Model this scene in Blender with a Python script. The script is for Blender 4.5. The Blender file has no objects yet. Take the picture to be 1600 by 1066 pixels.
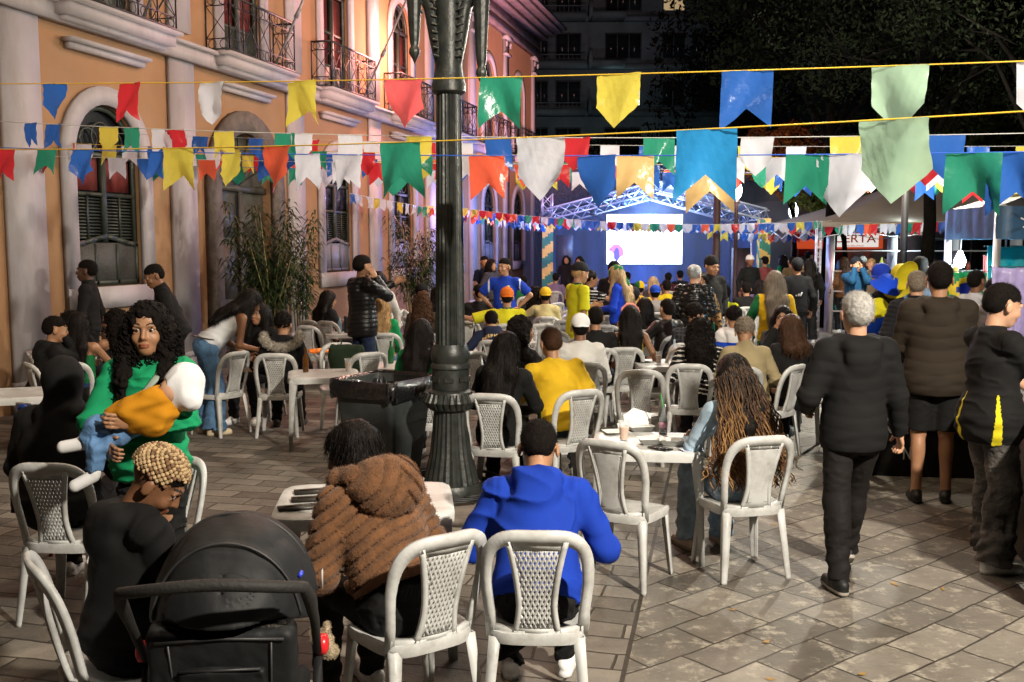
import bpy, math, random
import numpy as np
from mathutils import Vector, Matrix
random.seed(7); rng = np.random.default_rng(7)
PI = math.pi
SC = bpy.context.scene
COL = SC.collection

# ---------------------------------------------------------------- camera
FPX, CAMH = 1555.0, 2.0
PITCH = math.atan(151 / FPX)
cam = bpy.data.cameras.new("camera")
cam.sensor_width = 36; cam.lens = FPX / 1600 * 36
cam.clip_start = 0.05; cam.clip_end = 600
camo = bpy.data.objects.new("camera", cam); COL.objects.link(camo)
camo.location = (0, 0, CAMH); camo.rotation_euler = (PI / 2 - PITCH, 0, 0)
SC.camera = camo
cam.dof.use_dof = False

# ---------------------------------------------------------------- night sky
w = bpy.data.worlds.new("World"); SC.world = w; w.use_nodes = True
nt = w.node_tree; bg = nt.nodes["Background"]
sky = nt.nodes.new("ShaderNodeTexSky"); sky.sky_type = 'NISHITA'; sky.sun_disc = False
sky.sun_elevation = math.radians(-6); sky.sun_rotation = math.radians(200)
nt.links.new(sky.outputs[0], bg.inputs[0]); bg.inputs[1].default_value = 0.15
SC.view_settings.view_transform = 'Standard'; SC.view_settings.look = 'None'
SC.view_settings.exposure = 0.0; SC.view_settings.gamma = 1.0
SC.cycles.max_bounces = 5; SC.cycles.diffuse_bounces = 3; SC.cycles.glossy_bounces = 2
SC.cycles.transmission_bounces = 4; SC.cycles.transparent_max_bounces = 8
SC.cycles.sample_clamp_indirect = 4.0; SC.cycles.use_denoising = True
SC.cycles.caustics_reflective = False; SC.cycles.caustics_refractive = False

def lamp(name, kind, loc, power, color, size=0.2, target=None, spot=None, blend=0.5):
    d = bpy.data.lights.new(name, kind); d.energy = power; d.color = color
    if kind == 'AREA': d.shape = 'DISK'; d.size = size
    else: d.shadow_soft_size = size
    if spot: d.spot_size = math.radians(spot); d.spot_blend = blend
    o = bpy.data.objects.new(name, d); COL.objects.link(o); o.location = loc
    if target is not None:
        o.rotation_euler = (Vector(target) - Vector(loc)).to_track_quat('-Z', 'Y').to_euler()
    return o
WARM = (1.0, 0.80, 0.56)
# the plaza floodlight out of frame to the right of the camera, the main light
lamp("flood_light", 'SPOT', (3.9, -0.6, 5.6), 6300, (1.0, 0.90, 0.76), 0.14, (1.7, 6.6, 0.2), 95, 1.0)
for x_, y_, p_, c_ in ((-1.4, 6.2, 330, (1, .78, .56)), (3.0, 11.0, 560, (1, .90, .76)), (-0.6, 14.5, 480, (1, .54, .40)), (-1.6, 2.6, 150, (1, .86, .70)), (3.4, 19.5, 600, (1, .92, .82)), (-2.0, 22.5, 700, (1, .38, .30)), (-2.8, 30.0, 800, (1, .36, .32))):
    lamp("plaza_fill", 'POINT', (x_, y_, 6.3), p_, c_, 0.35)  # added unseen fill lights over the plaza, the pinker ones tinting the facade
# the lamps of the cast iron post itself (above the frame)
lamp("post_lamp", 'POINT', (-0.95, 7.9, 5.0), 75, WARM, 0.12)
lamp("post_lamp", 'POINT', (0.0, 8.1, 5.0), 75, WARM, 0.12)
# flood in the tree, facade and stage washes, light on the crowd
lamp("tree_flood", 'POINT', (5.7, 14.6, 4.05), 1700, (1.0, 0.92, 0.76), 0.10)
lamp("facade_wash", 'SPOT', (2.5, 14, 5.2), 2600, (1.0, 0.42, 0.40), 0.3, (-5.5, 30, 7.0), 80, 1.0)
lamp("facade_wash", 'SPOT', (-2.5, 4.0, 2.6), 120, (1.0, 0.72, 0.50), 0.3, (-8.0, 15, 4.0), 90, 1.0)
lamp("facade_wash", 'SPOT', (2.2, 26.0, 3.5), 6000, (1.0, 0.42, 0.36), 0.3, (-0.8, 37, 9.4), 70, 1.0)
lamp("stage_wash", 'POINT', (4.5, 31.6, 3.0), 420, (0.40, 0.60, 1.0), 0.2)
lamp("stage_wash", 'POINT', (1.2, 29.0, 3.2), 420, (0.22, 0.30, 1.0), 0.3)
lamp("stage_wash", 'POINT', (-1.2, 26.5, 2.9), 200, (0.62, 0.42, 1.0), 0.3)
lamp("stage_wash", 'POINT', (4.0, 31.0, 3.4), 700, (0.14, 0.30, 1.0), 0.2)
lamp("stage_wash", 'POINT', (4.6, 34.8, 1.0), 220, (0.10, 0.25, 1.0), 0.3)
lamp("crowd_light", 'SPOT', (2.6, 18.0, 4.8), 650, (1.0, 0.90, 0.78), 0.25, (-0.5, 14, 0.5), 120, 0.9)
lamp("block_fill", 'SPOT', (5.0, 44, 1.5), 700, (0.55, 0.85, 1.0), 0.5, (8, 62, 14), 110, 1.0)  # added unseen cool light that lifts the apartment block out of black

# ---------------------------------------------------------------- pixel helpers: which spot of the plaza a photo pixel looks at
def gp(px, py, z=0.0):
    cp, sp = math.cos(PITCH), math.sin(PITCH)
    a, b = (px - 800) / FPX, (533 - py) / FPX
    d = Vector((a, cp + b * sp, -sp + b * cp))
    t = (z - CAMH) / d.z
    return Vector((d.x * t, d.y * t, z))
def xy(px, D):
    """ground point under photo column px at Y = D"""
    cp, sp = math.cos(PITCH), math.sin(PITCH)
    return ((px - 800) / FPX * (D * cp + 1.0 * sp), D)
def atp(px, py, D):
    cp, sp = math.cos(PITCH), math.sin(PITCH)
    a, b = (px - 800) / FPX, (533 - py) / FPX
    t = D / (cp + b * sp)
    return Vector((a * t, D, CAMH + (-sp + b * cp) * t))

# ---------------------------------------------------------------- materials
def lin(h):
    if not isinstance(h, str): return tuple(h)
    h = h.lstrip('#'); v = [int(h[i:i + 2], 16) / 255 for i in (0, 2, 4)]
    return tuple((x / 12.92 if x <= .04045 else ((x + .055) / 1.055) ** 2.4) for x in v)
_M = {}
def mat(key, col, rough=0.6, var=0.15, vs=6.0, bump=0.0, bs=60.0, metal=0.0, emit=0.0, spec=0.5, dirt=None, dirts=3.0, dirtw=0.5,
        trans=0.0, stretch=None, sheen=0.0, alpha=1.0, glass=0.0, coat=0.0, dirtz=0.0):
    """principled surface with procedural colour variation, dirt patches and bump"""
    if key in _M: return _M[key]
    m = bpy.data.materials.new(key.replace(' ', '_')); m.use_nodes = True; _M[key] = m
    n = m.node_tree; L = n.links; b = n.nodes['Principled BSDF']
    c = lin(col)
    tc = n.nodes.new('ShaderNodeTexCoord'); mp = n.nodes.new('ShaderNodeMapping')
    L.new(tc.outputs['Object'], mp.inputs[0])
    if stretch: mp.inputs['Scale'].default_value = stretch
    if var > 0:
        nz = n.nodes.new('ShaderNodeTexNoise'); nz.inputs['Scale'].default_value = vs; nz.inputs['Detail'].default_value = 5
        L.new(mp.outputs[0], nz.inputs[0])
        r = n.nodes.new('ShaderNodeValToRGB')
        r.color_ramp.elements[0].position = .3; r.color_ramp.elements[1].position = .7
        r.color_ramp.elements[0].color = (*[x * (1 - var) for x in c], 1)
        r.color_ramp.elements[1].color = (*[min(1, x * (1 + var)) for x in c], 1)
        L.new(nz.outputs[0], r.inputs[0]); cs = r.outputs[0]
        if dirt is not None:
            n2 = n.nodes.new('ShaderNodeTexNoise'); n2.inputs['Scale'].default_value = dirts; n2.inputs['Detail'].default_value = 9
            n2.inputs['Roughness'].default_value = .7
            if dirtz:
                m2 = n.nodes.new('ShaderNodeMapping'); m2.inputs['Scale'].default_value = (1, 1, dirtz); L.new(tc.outputs['Object'], m2.inputs[0]); L.new(m2.outputs[0], n2.inputs[0])
            else: L.new(tc.outputs['Object'], n2.inputs[0])
            r2 = n.nodes.new('ShaderNodeValToRGB'); r2.color_ramp.elements[0].position = .45; r2.color_ramp.elements[1].position = .75
            r2.color_ramp.elements[1].color = (dirtw,) * 3 + (1,); L.new(n2.outputs[0], r2.inputs[0])
            mx = n.nodes.new('ShaderNodeMixRGB'); L.new(r2.outputs[0], mx.inputs[0]); L.new(cs, mx.inputs[1])
            mx.inputs[2].default_value = (*lin(dirt), 1); cs = mx.outputs[0]
        L.new(cs, b.inputs['Base Color'])
    else: b.inputs['Base Color'].default_value = (*c, 1)
    b.inputs['Roughness'].default_value = rough; b.inputs['Metallic'].default_value = metal
    b.inputs['Specular IOR Level'].default_value = spec
    if sheen: b.inputs['Sheen Weight'].default_value = sheen
    if coat: b.inputs['Coat Weight'].default_value = coat
    if glass: b.inputs['Transmission Weight'].default_value = glass; b.inputs['IOR'].default_value = 1.15
    if alpha < 1: b.inputs['Alpha'].default_value = alpha
    if emit:
        b.inputs['Emission Color'].default_value = (*c, 1); b.inputs['Emission Strength'].default_value = emit
    if bump > 0:
        nb = n.nodes.new('ShaderNodeTexNoise'); nb.inputs['Scale'].default_value = bs; nb.inputs['Detail'].default_value = 4
        L.new(mp.outputs[0], nb.inputs[0]); bu = n.nodes.new('ShaderNodeBump'); bu.inputs['Strength'].default_value = bump
        bu.inputs['Distance'].default_value = .02
        L.new(nb.outputs[0], bu.inputs['Height']); L.new(bu.outputs[0], b.inputs['Normal'])
    if trans > 0 and key:
        out = n.nodes['Material Output']; tr = n.nodes.new('ShaderNodeBsdfTranslucent'); mx = n.nodes.new('ShaderNodeMixShader')
        tr.inputs[0].default_value = (*c, 1); mx.inputs[0].default_value = trans
        L.new(b.outputs[0], mx.inputs[1]); L.new(tr.outputs[0], mx.inputs[2]); L.new(mx.outputs[0], out.inputs[0])
    return m
def cloth(col, rough=.85, bump=.07, bs=120, var=.12, **k):
    cl = lin(col); col = tuple(round(max(x, .0055 + .25 * x), 5) for x in cl)
    return mat('cloth_%s_%s_%s' % (col if isinstance(col, str) else '_'.join('%.3f' % x for x in col), rough, bs), col, rough, var, 5, bump, bs, spec=.22, **k)

# ---------------------------------------------------------------- mesh building
def mesh_from(name, V, F, mats, mi=None, smooth=True, sharp=None):
    me = bpy.data.meshes.new(name)
    V = np.asarray(V, dtype=np.float32)
    me.from_pydata([], [], []) if False else None
    if isinstance(F, np.ndarray):
        nf, k = F.shape; loops = F.ravel(); starts = np.arange(0, nf * k, k)
    else:
        nf = len(F); loops = np.concatenate([np.asarray(f) for f in F]) if nf else np.zeros(0)
        ln = np.array([len(f) for f in F]); starts = np.concatenate([[0], np.cumsum(ln)[:-1]]) if nf else np.zeros(0)
    me.vertices.add(len(V)); me.vertices.foreach_set('co', V.ravel())
    me.loops.add(len(loops)); me.loops.foreach_set('vertex_index', loops.astype(np.int32))
    me.polygons.add(nf); me.polygons.foreach_set('loop_start', starts.astype(np.int32))
    for m in (mats if isinstance(mats, (list, tuple)) else [mats]): me.materials.append(m)
    if mi is not None: me.polygons.foreach_set('material_index', np.asarray(mi, dtype=np.int32))
    me.update(calc_edges=True); me.validate()
    if smooth:
        me.shade_smooth()
        if sharp: me.set_sharp_from_angle(angle=math.radians(sharp))
    return me
class MB:
    """collects shapes into one mesh"""
    def __init__(s): s.V = []; s.F = []; s.M = []; s.m = 0
    def add(s, vs, fs):
        o = len(s.V); s.V.extend([tuple(v) for v in vs]); s.F.extend([[i + o for i in f] for f in fs]); s.M.extend([s.m] * len(fs)); return s
    def box(s, c, d, R=None, taper=1.0):
        h = [x / 2 for x in d]; vs = []
        for z in (-1, 1):
            t = taper if z > 0 else 1
            for x, y in ((-1, -1), (1, -1), (1, 1), (-1, 1)): vs.append(Vector((x * h[0] * t, y * h[1] * t, z * h[2])))
        if R is not None: vs = [R @ v for v in vs]
        return s.add([v + Vector(c) for v in vs], [(3, 2, 1, 0), (4, 5, 6, 7), (0, 1, 5, 4), (1, 2, 6, 5), (2, 3, 7, 6), (3, 0, 4, 7)])
    def bar(s, a, b, w, h=None, up=(0, 0, 1)):
        a, b = Vector(a), Vector(b); d = b - a; L = d.length
        if L < 1e-6: return s
        z = d / L; x = Vector(up).cross(z)
        if x.length < 1e-3: x = Vector((1, 0, 0)).cross(z)
        x.normalize(); y = z.cross(x); R = Matrix((x, y, z)).transposed()
        return s.box((a + b) / 2, (w, h or w, L), R)
    def ring(s, rings, closed=False, cap=True):
        """loft rings (lists of equal length) into a tube"""
        n = len(rings[0]); vs = [v for r in rings for v in r]; fs = []; m = len(rings)
        for i in range(m if closed else m - 1):
            j = (i + 1) % m
            for k in range(n):
                k2 = (k + 1) % n; fs.append((i * n + k, i * n + k2, j * n + k2, j * n + k))
        if cap and not closed:
            fs.append(list(range(n))[::-1]); fs.append([(m - 1) * n + k for k in range(n)])
        return s.add(vs, fs)
    def tube(s, pts, r, n=8, cap=True, flat=1.0, closed=False):
        pts = [Vector(p) for p in pts]; m = len(pts); rr = r if isinstance(r, (list, tuple)) else [r] * m
        up = Vector((0, 0, 1)); rings = []; px = None
        for i, p in enumerate(pts):
            if closed: t = pts[(i + 1) % m] - pts[i - 1]
            else: t = pts[min(i + 1, m - 1)] - pts[max(i - 1, 0)]
            if t.length < 1e-9: t = Vector((0, 0, 1))
            t.normalize()
            if px is None:
                x = up.cross(t)
                if x.length < .05: x = Vector((1, 0, 0)).cross(t)
            else: x = px - t * px.dot(t)
            x.normalize(); y = t.cross(x); px = x
            rings.append([p + (x * math.cos(2 * PI * k / n) + y * math.sin(2 * PI * k / n) * flat) * rr[i] for k in range(n)])
        return s.ring(rings, closed, cap)
    def lathe(s, prof, c=(0, 0, 0), n=24, flute=0, fd=0.0, cap=True):
        c = Vector(c); rings = []
        for r, z in prof:
            ring = []
            for k in range(n):
                a = 2 * PI * k / n; q = r
                if flute: q = r * (1 - fd * (0.5 + 0.5 * math.cos(flute * a)))
                ring.append(c + Vector((q * math.cos(a), q * math.sin(a), z)))
            rings.append(ring)
        return s.ring(rings, False, cap)
    def extr(s, poly, depth, T):
        """2D polygon (convex-ish) extruded along local z, placed by matrix T"""
        n = len(poly); vs = [T @ Vector((x, y, 0)) for x, y in poly] + [T @ Vector((x, y, depth)) for x, y in poly]
        fs = [list(range(n))[::-1], list(range(n, 2 * n))] + [(k, (k + 1) % n, n + (k + 1) % n, n + k) for k in range(n)]
        return s.add(vs, fs)
    def mesh(s, name, mats, smooth=False, sharp=None): return mesh_from(name, s.V, s.F, mats, s.M, smooth, sharp)

def link(name, me, parent=None, loc=None, rz=None, kind=None):
    o = bpy.data.objects.new(name, me); COL.objects.link(o)
    if parent is not None: o.parent = parent
    if loc is not None: o.location = loc
    if rz is not None: o.rotation_euler = (0, 0, rz)
    if kind: o['kind'] = kind
    return o
def tag(o, label, cat, group=None, kind=None):
    o['label'] = label; o['category'] = cat
    if group: o['group'] = group
    if kind: o['kind'] = kind
    return o
def thing(name, label, cat, loc=(0, 0, 0), rz=0.0, group=None):
    o = bpy.data.objects.new(name, None); COL.objects.link(o); o.location = loc; o.rotation_euler = (0, 0, rz)
    o.empty_display_size = .1
    return tag(o, label, cat, group)
def part(name, mb, mats, parent, smooth=False, sharp=None, label=None):
    o = link(name, mb.mesh(name, mats, smooth, sharp), parent)
    if label: o['label'] = label
    return o
def copy_tree(o, parent=None):
    c = o.copy(); COL.objects.link(c)
    if parent is not None: c.parent = parent
    for ch in list(o.children): copy_tree(ch, c)
    return c
def letters(txt, size, M, T, parent, name='lettering', ext=0.004, align='CENTER', font_bold=0.0, spacing=1.0):
    """flat raised lettering as a mesh"""
    cu = bpy.data.curves.new(name, 'FONT'); cu.body = txt; cu.size = size; cu.extrude = ext; cu.align_x = align; cu.align_y = 'CENTER'
    cu.offset = font_bold; cu.space_character = spacing
    ob = bpy.data.objects.new('tmp', cu); COL.objects.link(ob)
    bpy.context.view_layer.update()
    me = bpy.data.meshes.new_from_object(ob.evaluated_get(bpy.context.evaluated_depsgraph_get())); bpy.data.objects.remove(ob)
    me.name = name; me.materials.clear(); me.materials.append(M); me.transform(T)
    return link(name, me, parent)

# ---------------------------------------------------------------- smooth solids: distance fields meshed by surface nets
def Rx(a): return Matrix.Rotation(a, 3, 'X')
def Ry(a): return Matrix.Rotation(a, 3, 'Y')
def Rz(a): return Matrix.Rotation(a, 3, 'Z')
def C(a, b, ra, rb=None, k=.03, op='u', flat=0): return ('c', np.array(a, float), np.array(b, float), ra, ra if rb is None else rb, k, op, flat)
def E(c, r, R=None, k=.03, op='u'): return ('e', np.array(c, float), np.array(r, float), None if R is None else np.array(R), k, op)
def B(c, h, R=None, rd=.01, k=.02, op='u'): return ('b', np.array(c, float), np.array(h, float), None if R is None else np.array(R), rd, k, op)
def EC(c, r, R, k, p, n): return ('x', np.array(c, float), np.array(r, float), None if R is None else np.array(R), k, np.array(p, float), np.array(n, float), 'u')   # ellipsoid cut flat
def H(p, n): return ('h', np.array(p, float), np.array(n, float))       # keep the side the normal points away from
def _bb(p, m):
    if p[0] == 'c': r = max(p[3], p[4]) + m; return np.minimum(p[1], p[2]) - r, np.maximum(p[1], p[2]) + r
    if p[0] in 'ex': r = (p[2] if p[3] is None else np.full(3, p[2].max())) + m; return p[1] - r, p[1] + r
    r = (p[2] if p[3] is None else np.full(3, np.linalg.norm(p[2]))) + p[4] + m; return p[1] - r, p[1] + r
def _d(p, P):
    if p[0] == 'c':
        a, b = p[1], p[2]; ba = b - a; L2 = max(ba @ ba, 1e-9); pa = P - a; t = np.clip((pa @ ba) / L2, 0, 1)
        d = np.linalg.norm(pa - t[..., None] * ba, axis=-1) - (p[3] + (p[4] - p[3]) * t)
        if p[7]:
            n = ba / math.sqrt(L2); d = np.maximum(d, (P - b) @ n)
        return d
    q = P - p[1]
    if p[3] is not None: q = q @ p[3]
    if p[0] in 'ex':
        r = p[2]; k0 = np.linalg.norm(q / r, axis=-1); k1 = np.linalg.norm(q / (r * r), axis=-1) + 1e-6
        d = k0 * (k0 - 1) / k1
        return np.maximum(d, (P - p[5]) @ p[6]) if p[0] == 'x' else d
    q = np.abs(q) - p[2]; return np.linalg.norm(np.maximum(q, 0), axis=-1) + np.minimum(q.max(-1), 0) - p[4]
def field(prims, res, disp=None, pad=0.03):
    solid = [p for p in prims if p[0] != 'h' and p[-2 if p[0] == 'c' else -1] == 'u']
    lo = np.min([_bb(p, pad)[0] for p in solid], 0); hi = np.max([_bb(p, pad)[1] for p in solid], 0)
    n = np.ceil((hi - lo) / res).astype(int) + 2
    F = np.full(n, 9.0, np.float32)
    ax = [lo[i] + res * np.arange(n[i]) for i in range(3)]
    for p in prims:
        if p[0] == 'h': continue
        k = p[5] if p[0] == 'c' else (p[4] if p[0] in 'ex' else p[5]); op = p[-2] if p[0] == 'c' else p[-1]
        a, b = _bb(p, k + 3 * res + .01)
        i0 = np.clip(((a - lo) / res).astype(int), 0, n); i1 = np.clip(((b - lo) / res).astype(int) + 2, 0, n)
        if (i1 <= i0).any(): continue
        P = np.stack(np.meshgrid(*[ax[i][i0[i]:i1[i]] for i in range(3)], indexing='ij'), -1)
        d = _d(p, P); sl = tuple(slice(i0[i], i1[i]) for i in range(3)); f = F[sl]
        if op == 'u':
            h = np.maximum(k - np.abs(f - d), 0) / max(k, 1e-6); F[sl] = np.minimum(f, d) - h * h * k * .25
        else:
            d = -d; h = np.maximum(k - np.abs(f - d), 0) / max(k, 1e-6); F[sl] = np.maximum(f, d) + h * h * k * .25
    P = None
    if disp is not None:
        m = np.abs(F) < .07; idx = np.nonzero(m)
        PP = np.stack([ax[i][idx[i]] for i in range(3)], -1); F[idx] -= disp(PP)
    for p in prims:
        if p[0] == 'h':
            g = (ax[0][:, None, None] - p[1][0]) * p[2][0] + (ax[1][None, :, None] - p[1][1]) * p[2][1] + (ax[2][None, None, :] - p[1][2]) * p[2][2]
            F = np.maximum(F, g.astype(np.float32))
    return F, lo
_CO = np.array([(x, y, z) for x in (0, 1) for y in (0, 1) for z in (0, 1)])
_ED = [(a, b) for a in range(8) for b in range(a + 1, 8) if np.abs(_CO[a] - _CO[b]).sum() == 1]
def nets(F, lo, res):
    S = F < 0; n = F.shape
    cs = sum(S[x:n[0] - 1 + x, y:n[1] - 1 + y, z:n[2] - 1 + z].astype(np.int8) for x, y, z in _CO)
    ci = np.nonzero((cs > 0) & (cs < 8)); N = len(ci[0])
    if N == 0: return np.zeros((0, 3)), np.zeros((0, 4), int)
    G = np.stack([F[ci[0] + c[0], ci[1] + c[1], ci[2] + c[2]] for c in _CO], 1)
    pos = np.zeros((N, 3)); cnt = np.zeros(N)
    for a, b in _ED:
        fa, fb = G[:, a], G[:, b]; m = (fa < 0) != (fb < 0); t = np.where(m, fa / np.where(m, fa - fb, 1), 0)
        pos += m[:, None] * (_CO[a] + t[:, None] * (_CO[b] - _CO[a])); cnt += m
    V = lo + (np.stack(ci, 1) + pos / cnt[:, None]) * res
    I = np.full((n[0] - 1, n[1] - 1, n[2] - 1), -1, int); I[ci] = np.arange(N)
    Q = []
    for d in range(3):
        e1, e2 = [(1, 2), (2, 0), (0, 1)][d]
        sl0 = [slice(1, n[i] - 1) for i in range(3)]; sl1 = list(sl0); sl0[d] = slice(0, n[d] - 1); sl1[d] = slice(1, n[d])
        A = S[tuple(sl0)]; Bq = S[tuple(sl1)]; m = A != Bq; ii = list(np.nonzero(m)); flip = A[tuple(ii)]
        base = [ii[i] + (1 if i != d else 0) for i in range(3)]
        def cell(o1, o2):
            q = list(base); q[e1] = q[e1] - o1; q[e2] = q[e2] - o2; return I[tuple(q)]
        q = np.stack([cell(1, 1), cell(0, 1), cell(0, 0), cell(1, 0)], 1)
        q[~flip] = q[~flip][:, ::-1]; Q.append(q)
    Q = np.concatenate(Q); return V, Q[(Q >= 0).all(1)]
def solid(prims, res, disp=None):
    F, lo = field(prims, res, disp); return nets(F, lo, res)
def noise3(P, f, seed=0, oct=2, warp=1.2):
    """cheap smooth noise, about -1..1"""
    r = np.random.default_rng(seed); out = 0; a = 1; tot = 0
    for o in range(oct):
        s = 0
        for _ in range(4):
            k = r.normal(size=3); k = k / np.linalg.norm(k) * f; k2 = r.normal(size=3) * f * .6; ph = r.uniform(0, 6.28)
            s = s + np.sin(P @ k + ph + warp * np.sin(P @ k2 + ph * 2))
        out = out + a * s / 2.2; tot += a; a *= .5; f *= 2.1
    return out / tot
def link_solid(name, sets, mats, parent, matfn=None, smooth=True):
    """sets: list of (V,F); joined into one mesh object"""
    Vs, Fs, o = [], [], 0
    for V, F in sets:
        if len(V) == 0: continue
        Vs.append(V); Fs.append(F + o); o += len(V)
    if not Vs: return None
    V = np.concatenate(Vs); F = np.concatenate(Fs)
    mi = matfn(V[F].mean(1)) if matfn else None
    return link(name, mesh_from(name, V, F, mats, mi, smooth), parent)
# ================================================================ ground
def ground_mat():
    m = bpy.data.materials.new("stone_paving"); m.use_nodes = True; n = m.node_tree; L = n.links; b = n.nodes['Principled BSDF']
    tc = n.nodes.new('ShaderNodeTexCoord')
    def N(t, **k):
        x = n.nodes.new(t)
        for a, v in k.items(): x.inputs[a].default_value = v
        return x
    def bricks(rot, bw, bh, off, mort):
        mp = N('ShaderNodeMapping'); mp.inputs['Rotation'].default_value = (0, 0, math.radians(rot)); L.new(tc.outputs['Object'], mp.inputs[0])
        # wobble the joints slightly
        nz = N('ShaderNodeTexNoise', Scale=1.6, Detail=3); L.new(mp.outputs[0], nz.inputs[0])
        sc = n.nodes.new('ShaderNodeVectorMath'); sc.operation = 'MULTIPLY_ADD'; L.new(nz.outputs['Color'], sc.inputs[0]); sc.inputs[1].default_value = (.09, .09, 0)
        L.new(mp.outputs[0], sc.inputs[2])
        br = n.nodes.new('ShaderNodeTexBrick'); br.inputs['Scale'].default_value = 1; br.inputs['Brick Width'].default_value = bw
        br.inputs['Row Height'].default_value = bh; br.offset = off; br.inputs['Mortar Size'].default_value = mort; br.inputs['Mortar Smooth'].default_value = .4
        br.inputs['Color1'].default_value = (0, 0, 0, 1); br.inputs['Color2'].default_value = (1, 1, 1, 1); br.inputs['Mortar'].default_value = (.5, .5, .5, 1)
        L.new(sc.outputs[0], br.inputs[0]); return br
    A = bricks(-38, .45, .27, .5, .007)        # large slabs on the right
    Bk = bricks(14, .40, .19, .5, .008)        # small setts on the left
    sep = n.nodes.new('ShaderNodeSeparateXYZ'); L.new(tc.outputs['Object'], sep.inputs[0])
    # dividing joint from (0.25, 3) to (1.1, 7)
    mth = n.nodes.new('ShaderNodeMath'); mth.operation = 'MULTIPLY_ADD'; L.new(sep.outputs[1], mth.inputs[0]); mth.inputs[1].default_value = -.21; mth.inputs[2].default_value = .42
    ad = n.nodes.new('ShaderNodeMath'); L.new(mth.outputs[0], ad.inputs[0]); L.new(sep.outputs[0], ad.inputs[1])
    st = n.nodes.new('ShaderNodeMath'); st.operation = 'GREATER_THAN'; L.new(ad.outputs[0], st.inputs[0]); st.inputs[1].default_value = 0
    def mix(f, a, c, t='MIX'):
        x = n.nodes.new('ShaderNodeMixRGB'); x.blend_type = t
        for i, v in enumerate((f, a, c)):
            if isinstance(v, (tuple, float, int)): x.inputs[i].default_value = v
            else: L.new(v, x.inputs[i])
        return x.outputs[0]
    tone = mix(st.outputs[0], Bk.outputs['Color'], A.outputs['Color'])
    fac = mix(st.outputs[0], Bk.outputs['Fac'], A.outputs['Fac'])
    # the joint itself
    ab = n.nodes.new('ShaderNodeMath'); ab.operation = 'ABSOLUTE'; L.new(ad.outputs[0], ab.inputs[0])
    lt = n.nodes.new('ShaderNodeMath'); lt.operation = 'LESS_THAN'; L.new(ab.outputs[0], lt.inputs[0]); lt.inputs[1].default_value = .012
    fac = mix(1.0, fac, lt.outputs[0], 'ADD')
    base = mix(tone, (.088, .078, .066, 1), (.215, .195, .166, 1))
    nz = N('ShaderNodeTexNoise', Scale=2.2, Detail=8, Roughness=.65); L.new(tc.outputs['Object'], nz.inputs[0])
    r = n.nodes.new('ShaderNodeValToRGB'); r.color_ramp.elements[0].color = (.70, .70, .70, 1); r.color_ramp.elements[1].color = (1.2, 1.18, 1.15, 1)
    r.color_ramp.elements[0].position = .3; r.color_ramp.elements[1].position = .7
    L.new(nz.outputs[0], r.inputs[0]); base = mix(1.0, base, r.outputs[0], 'MULTIPLY')
    # worn pale lime patches, strengthened on the slabs to paint in brighter light there
    n2 = N('ShaderNodeTexNoise', Scale=6.5, Detail=12, Roughness=.78); L.new(tc.outputs['Object'], n2.inputs[0])
    r2 = n.nodes.new('ShaderNodeValToRGB'); r2.color_ramp.elements[0].position = .52; r2.color_ramp.elements[1].position = .60; L.new(n2.outputs[0], r2.inputs[0])
    pw = mix(1.0, r2.outputs[0], mix(st.outputs[0], (.12, .12, .12, 1), (.72, .72, .72, 1)), 'MULTIPLY')
    base = mix(pw, base, (.36, .33, .27, 1))
    base = mix(fac, base, (.040, .033, .025, 1))
    L.new(base, b.inputs['Base Color'])
    rr = n.nodes.new('ShaderNodeMapRange'); L.new(n2.outputs[0], rr.inputs[0]); rr.inputs[3].default_value = .50; rr.inputs[4].default_value = .80
    L.new(rr.outputs[0], b.inputs['Roughness']); b.inputs['Specular IOR Level'].default_value = .35
    hb = n.nodes.new('ShaderNodeMath'); hb.operation = 'MULTIPLY_ADD'; L.new(fac, hb.inputs[0]); hb.inputs[1].default_value = -1.6
    n3 = N('ShaderNodeTexNoise', Scale=14, Detail=9, Roughness=.65); L.new(tc.outputs['Object'], n3.inputs[0]); L.new(n3.outputs[0], hb.inputs[2])
    h2 = n.nodes.new('ShaderNodeMath'); L.new(hb.outputs[0], h2.inputs[0]); L.new(tone, h2.inputs[1])
    bu = n.nodes.new('ShaderNodeBump'); bu.inputs['Strength'].default_value = .8; bu.inputs['Distance'].default_value = .014
    L.new(h2.outputs[0], bu.inputs['Height']); L.new(bu.outputs[0], b.inputs['Normal'])
    return m
g = MB(); g.add([(-120, -20, 0), (120, -20, 0), (120, 220, 0), (-120, 220, 0)], [(0, 1, 2, 3)])
link("ground", g.mesh("ground", ground_mat()), kind='structure')

# ================================================================ the townhouse along the left
AN = math.radians(14.9); FD = 8.7
FO = Vector((-FD * math.cos(AN), FD * math.sin(AN), 0)); FRZ = PI / 2 - AN
def fpt(t, out, z):      # facade coordinates -> world
    return FO + Vector((math.sin(AN), math.cos(AN), 0)) * t + Vector((math.cos(AN), -math.sin(AN), 0)) * out + Vector((0, 0, z))
house = thing("townhouse", "long yellow and white two storey colonial townhouse with arched windows along the left", "building", FO, FRZ)
M_OCH = mat('ochre_render', (.285, .162, .080), .85, .10, 1.5, .12, 30, dirt=(.30, .14, .05), dirts=2.6, dirtw=.50, dirtz=.22)
M_WHT = mat('white_render', (.36, .335, .35), .8, .07, 2, .12, 25, dirt=(.22, .19, .17), dirts=4.0, dirtw=.55, dirtz=.25)
M_GRN = mat('dark_green_paint', (.030, .038, .028), .5, .3, 9, .15, 50)
M_RED = mat('red_curtain', (.13, .012, .010), .7, .3, 9)
M_STN = mat('grey_stone', (.105, .085, .070), .85, .35, 6, .6, 18)
M_IRN = mat('black_iron', (.012, .012, .013), .45, .2, 9)
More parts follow.
